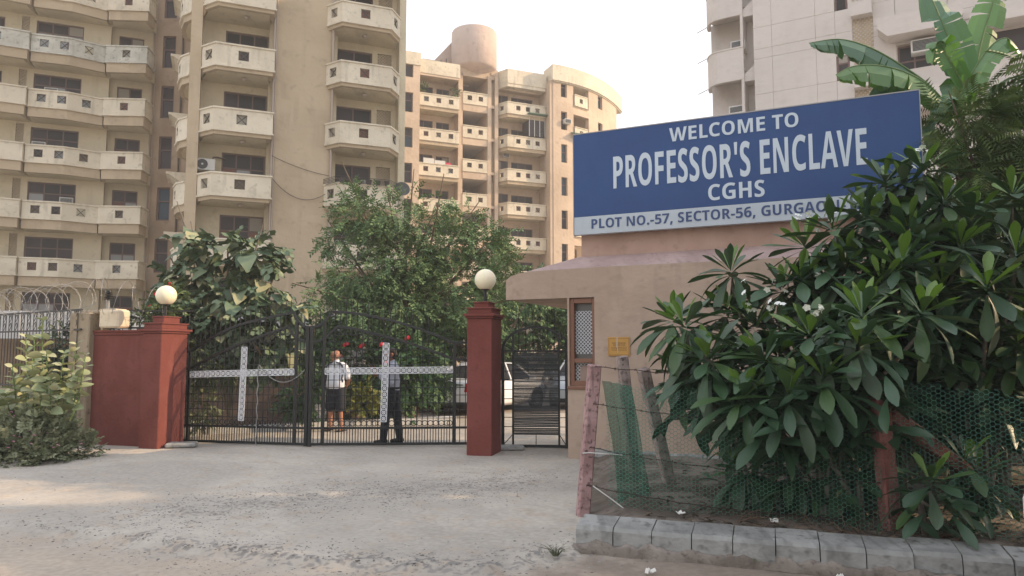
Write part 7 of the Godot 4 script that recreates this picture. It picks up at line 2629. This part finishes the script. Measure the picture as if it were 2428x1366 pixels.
	banana_leaf(bn, [V(6.6, 5.1, -10.5), V(6.61, 5.49, -10.5), V(6.4, 5.95, -10.5), V(6.26, 6.2, -10.5), V(6.17, 5.85, -10.5)], 0.24, 0.6, bm, V(0.9, 0, 0.4))
	banana_leaf(bn, [V(6.4, 4.6, -10.3), V(6.1, 4.6, -10.1), V(5.95, 4.2, -10.05), V(5.98, 3.6, -10.05)], 0.25, 0.7, bm, V(0.5, 0, 1))
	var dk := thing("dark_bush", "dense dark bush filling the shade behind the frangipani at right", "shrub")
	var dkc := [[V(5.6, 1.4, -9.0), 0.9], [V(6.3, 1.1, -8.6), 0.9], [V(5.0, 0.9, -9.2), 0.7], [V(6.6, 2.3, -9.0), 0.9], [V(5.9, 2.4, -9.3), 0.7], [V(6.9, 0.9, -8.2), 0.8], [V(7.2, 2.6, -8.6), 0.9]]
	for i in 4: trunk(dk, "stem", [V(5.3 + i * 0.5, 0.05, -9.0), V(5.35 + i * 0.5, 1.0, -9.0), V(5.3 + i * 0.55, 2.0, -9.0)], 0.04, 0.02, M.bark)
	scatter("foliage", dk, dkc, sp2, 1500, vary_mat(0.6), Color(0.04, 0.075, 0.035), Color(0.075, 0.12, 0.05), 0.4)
	# feathery tree at the right, and unseen trees added beyond the frame for their shade
	var fr := MB.new()
	fr.tube([Vector3.ZERO, V(0.3, -0.03, 0), V(0.62, -0.17, 0)], 0.005, 0.002, 3, false)
	for i in 9:
		for sd in [-1.0, 1.0]:
			var s := 0.1 + i * 0.1
			var x := aim(V(0.45, -0.25, sd), V(0.62 * s, -0.17 * s * s, 0), 0.3 * sd)
			grid_surface(fr, [[x * V(0, 0, 0.004), x * V(0, 0, -0.004)], [x * V(0.06, 0, 0.02), x * V(0.06, 0, -0.02)], [x * V(0.17, -0.03, 0.001), x * V(0.17, -0.03, -0.001)]], x * V(0.08, -5, 0))
	var frm := fr.mesh()
	var pt := thing("feathery_tree", "feathery-leaved tree at the right edge beside the end of the sign", "tree")
	var pc := [[V(6.24, 4.7, -10.0), 0.42], [V(6.7, 4.59, -9.9), 0.55], [V(6.43, 3.98, -10.0), 0.52], [V(6.96, 3.98, -9.9), 0.55], [V(6.08, 4.1, -10.0), 0.27], [V(6.1, 3.38, -10.0), 0.41], [V(6.63, 3.26, -9.9), 0.55], [V(7.25, 4.83, -9.9), 0.5], [V(7.2, 3.26, -9.9), 0.6], [V(5.96, 2.79, -9.9), 0.4], [V(6.48, 2.67, -9.8), 0.5], [V(7.3, 5.5, -9.9), 0.4], [V(7.0, 2.3, -9.8), 0.6], [V(6.0, 2.0, -9.9), 0.5], [V(6.6, 1.6, -9.9), 0.6], [V(7.6, 4.1, -9.8), 0.6]]
	trunk(pt, "trunk", [V(7.6, 0, -10.2), V(7.5, 1.6, -10.1), V(7.2, 3.0, -10.0)], 0.12, 0.07, M.bark)
	limbs(pt, V(7.4, 2.2, -10.1), pc, 0.035, M.bark)
	scatter("foliage", pt, pc, frm, 1500, vary_mat(0.6, Color(0.22, 0.30, 0.04)), Color(0.07, 0.12, 0.04), Color(0.15, 0.21, 0.06), 0.5, 0.55, 0.95)
	var k := 0
	for s in [[V(11.5, 0, -7.9), 8.2, 0.8], [V(9.8, 0, -4.6), 5.4, 1.8], [V(13.5, 0, -13.4), 5.2, 2.2], [V(6.5, 0, -1.8), 5.7, 3.1]]:  # out of view; crowns placed and sized to set shade and sun patches
		var tt := thing("shade_tree", ["unseen leafy tree past the right edge, added to shade the bed and apron", "unseen leafy tree past the right edge, added to shade the kerb", "unseen leafy tree beyond the guard house at right, added for its shade", "unseen roadside tree added overhead to shade the kerb at right"][k], "tree")
		var b: Vector3 = s[0]
		var cl: Array = []
		for i in 11:
			var a := i * 2.4
			var r: float = s[2] * (0.25 + 0.6 * sqrt(i / 11.0))
			cl.append([b + V(cos(a) * r, s[1] - 0.5 + 1.2 * cos(i * 1.7) - r * 0.35, sin(a) * r), s[2] * 0.42])
		trunk(tt, "trunk", [b, b + V(0.1, s[1] * 0.35, 0), b + V(-0.05, s[1] * 0.7, 0.1)], 0.16, 0.1, M.bark)
		limbs(tt, b + V(0, s[1] * 0.55, 0), cl, 0.05, M.bark)
		scatter("foliage", tt, cl, frm, 4200 if k == 3 else 1300, vary_mat(0.5, Color(0.1, 0.15, 0.02)), Color(0.04, 0.08, 0.03), Color(0.09, 0.14, 0.05), 0.4, 0.8, 1.4)
		k += 1

func make_small_things() -> void:
	var lf := leaf_mesh(0.3, 0.1, "obovate", 0.1, 0.4, 7, 0.02)
	tag(obj("fallen_leaf", lf, leaf_mat(srgb(92, 124, 70), 0.5, 0.3), null, Transform3D(Basis.from_euler(Vector3(0.5, 1.9, 0.5)), V(1.92, 0.0, -5.98))), "green fallen leaf lying against the middle of the kerb", "leaf")
	tag(obj("fallen_leaf", leaf_mesh(0.26, 0.06, "obovate", 0.1, 0.5, 7, 0.03), leaf_mat(srgb(120, 122, 80), 0.7, 0.2), null, Transform3D(Basis.from_euler(Vector3(0.1, 0.2, 0.0)), V(2.75, -0.03, -5.35))), "dry narrow leaf lying on the dirt in front of the kerb at right", "leaf")
	var pm := flat(srgb(222, 220, 214), 0.8)
	var i := 0
	for l in [[V(1.54, 0.17, -6.93), "white litter scrap on the soil at the left end of the netting"], [V(2.29, 0.17, -6.62), "white litter scrap on the soil behind the fifth kerb joint"], [V(1.06, -0.04, -5.85), "white petal scrap on the dirt below the second kerb block"], [V(1.24, -0.04, -5.62), "smallest white petal scrap at the bottom of the dirt verge"], [V(2.46, -0.04, -5.7), "white litter scrap on the dirt right of the green fallen leaf"], [V(3.1, -0.03, -5.45), "white pebble-like scrap near the dry narrow leaf"]]:
		var m := MB.new()
		for q in 3: m.box(Transform3D(Basis.from_euler(Vector3(rng.randf(), rng.randf() * 3.0, rng.randf())), V(0.025 * q - 0.02, 0.012, rng.randf_range(-0.015, 0.015))), V(0.04, 0.006, 0.028), 0.002)
		tag(obj("litter", m, pm, null, Transform3D(Basis.IDENTITY, l[0])), l[1], "litter", "white scraps by the kerb")
		i += 1
	var a67 := deg_to_rad(67.0)
	var FB := frame(sin(a67), -cos(a67), -6.49, -62.0)
	for q in [[FB * V(1.6, 23.72, -0.45), "leafy potted plant on the top left balcony of the far block"], [FB * V(-1.3, 23.72, -0.4), "smaller potted plant at the left end of the far block's top balcony"], [FB * V(9.6, 20.9, -0.4), "potted plant on the far block's cut-corner balcony beside the glazed corner"]]:
		var pt := thing("potted_plant", q[1], "plant", Transform3D(Basis.IDENTITY, q[0]), "potted plants on the far block's balconies")
		var po := MB.new()
		po.lathe([Vector2(0.12, 0.0), Vector2(0.18, 0.3), Vector2(0.0, 0.29)], Transform3D.IDENTITY, 12)
		obj("pot", po, M.wood_dark, pt)
		scatter("foliage", pt, [[V(0, 0.6, 0), 0.45], [V(0.3, 0.55, 0), 0.3]], spray_mesh(8, 0.3, 0.12, 0.06, 0.2, "ovate"), 60, vary_mat(), Color(0.06, 0.11, 0.04), Color(0.15, 0.2, 0.07), 0.0)
	var wd := thing("weed_tuft", "small grey-green weed tuft growing at the left corner of the kerb", "weed", at(0.36, -0.03, -6.28))
	var blade := MB.new()
	for q in 26:
		var a := q * 2.4
		var r := 0.03 + 0.08 * rng.randf()
		blade.tube([V(cos(a) * 0.02, 0, sin(a) * 0.02), V(cos(a) * r * 0.6, 0.05, sin(a) * r * 0.6), V(cos(a) * r * 1.6, 0.06 + 0.03 * rng.randf(), sin(a) * r * 1.3)], 0.004, 0.001, 3, false)
	obj("blades", blade, flat(srgb(96, 100, 78), 0.8), wd)
	# dry twigs and leaf litter under the netting
	var tw := MB.new()
	for q in 60:
		var p := V(rng.randf_range(1.9, 3.6), 0.15, 0)
		p.z = -6.55 + (p.x - 1.9) * 0.32 + rng.randf_range(-0.35, 0.12)
		var d := V(rng.randf_range(-1, 1), rng.randf_range(0.0, 0.5), rng.randf_range(-0.6, 0.6)).normalized() * rng.randf_range(0.08, 0.25)
		tw.tube([p, p + d * 0.5 + V(0, 0.02, 0), p + d], 0.003, 0.002, 4, false)
	tag(obj("dry_twigs", tw, flat(srgb(110, 86, 68), 0.9)), "dry twigs and stalks lying on the soil behind the kerb", "twigs", "", "stuff")
	var lmx := leaf_mesh(0.09, 0.035, "ovate", 0.2, 0.5, 4)
	var mm := MultiMesh.new()
	mm.transform_format = MultiMesh.TRANSFORM_3D
	mm.use_colors = true
	mm.mesh = lmx
	mm.instance_count = 420
	for q in 420:
		var x := rng.randf_range(1.2, 5.5)
		var p := V(x, 0.15, -6.4 + (x - 1.9) * 0.32 - rng.randf() * rng.randf() * 3.5)
		mm.set_instance_transform(q, Transform3D(Basis.from_euler(Vector3(rng.randf_range(-0.4, 0.4), rng.randf() * TAU, rng.randf_range(-0.4, 0.4))), p))
		var c := rng.randf_range(0.5, 1.2)
		mm.set_instance_color(q, Color(0.13 * c, 0.10 * c, 0.07 * c))
	var mi := MultiMeshInstance3D.new()
	mi.multimesh = mm
	mi.material_override = vary_mat(0.9, Color(0, 0, 0))
	put(mi, "leaf_litter")
	tag(mi, "dry brown leaf litter on the planting bed", "leaf litter", "", "stuff")
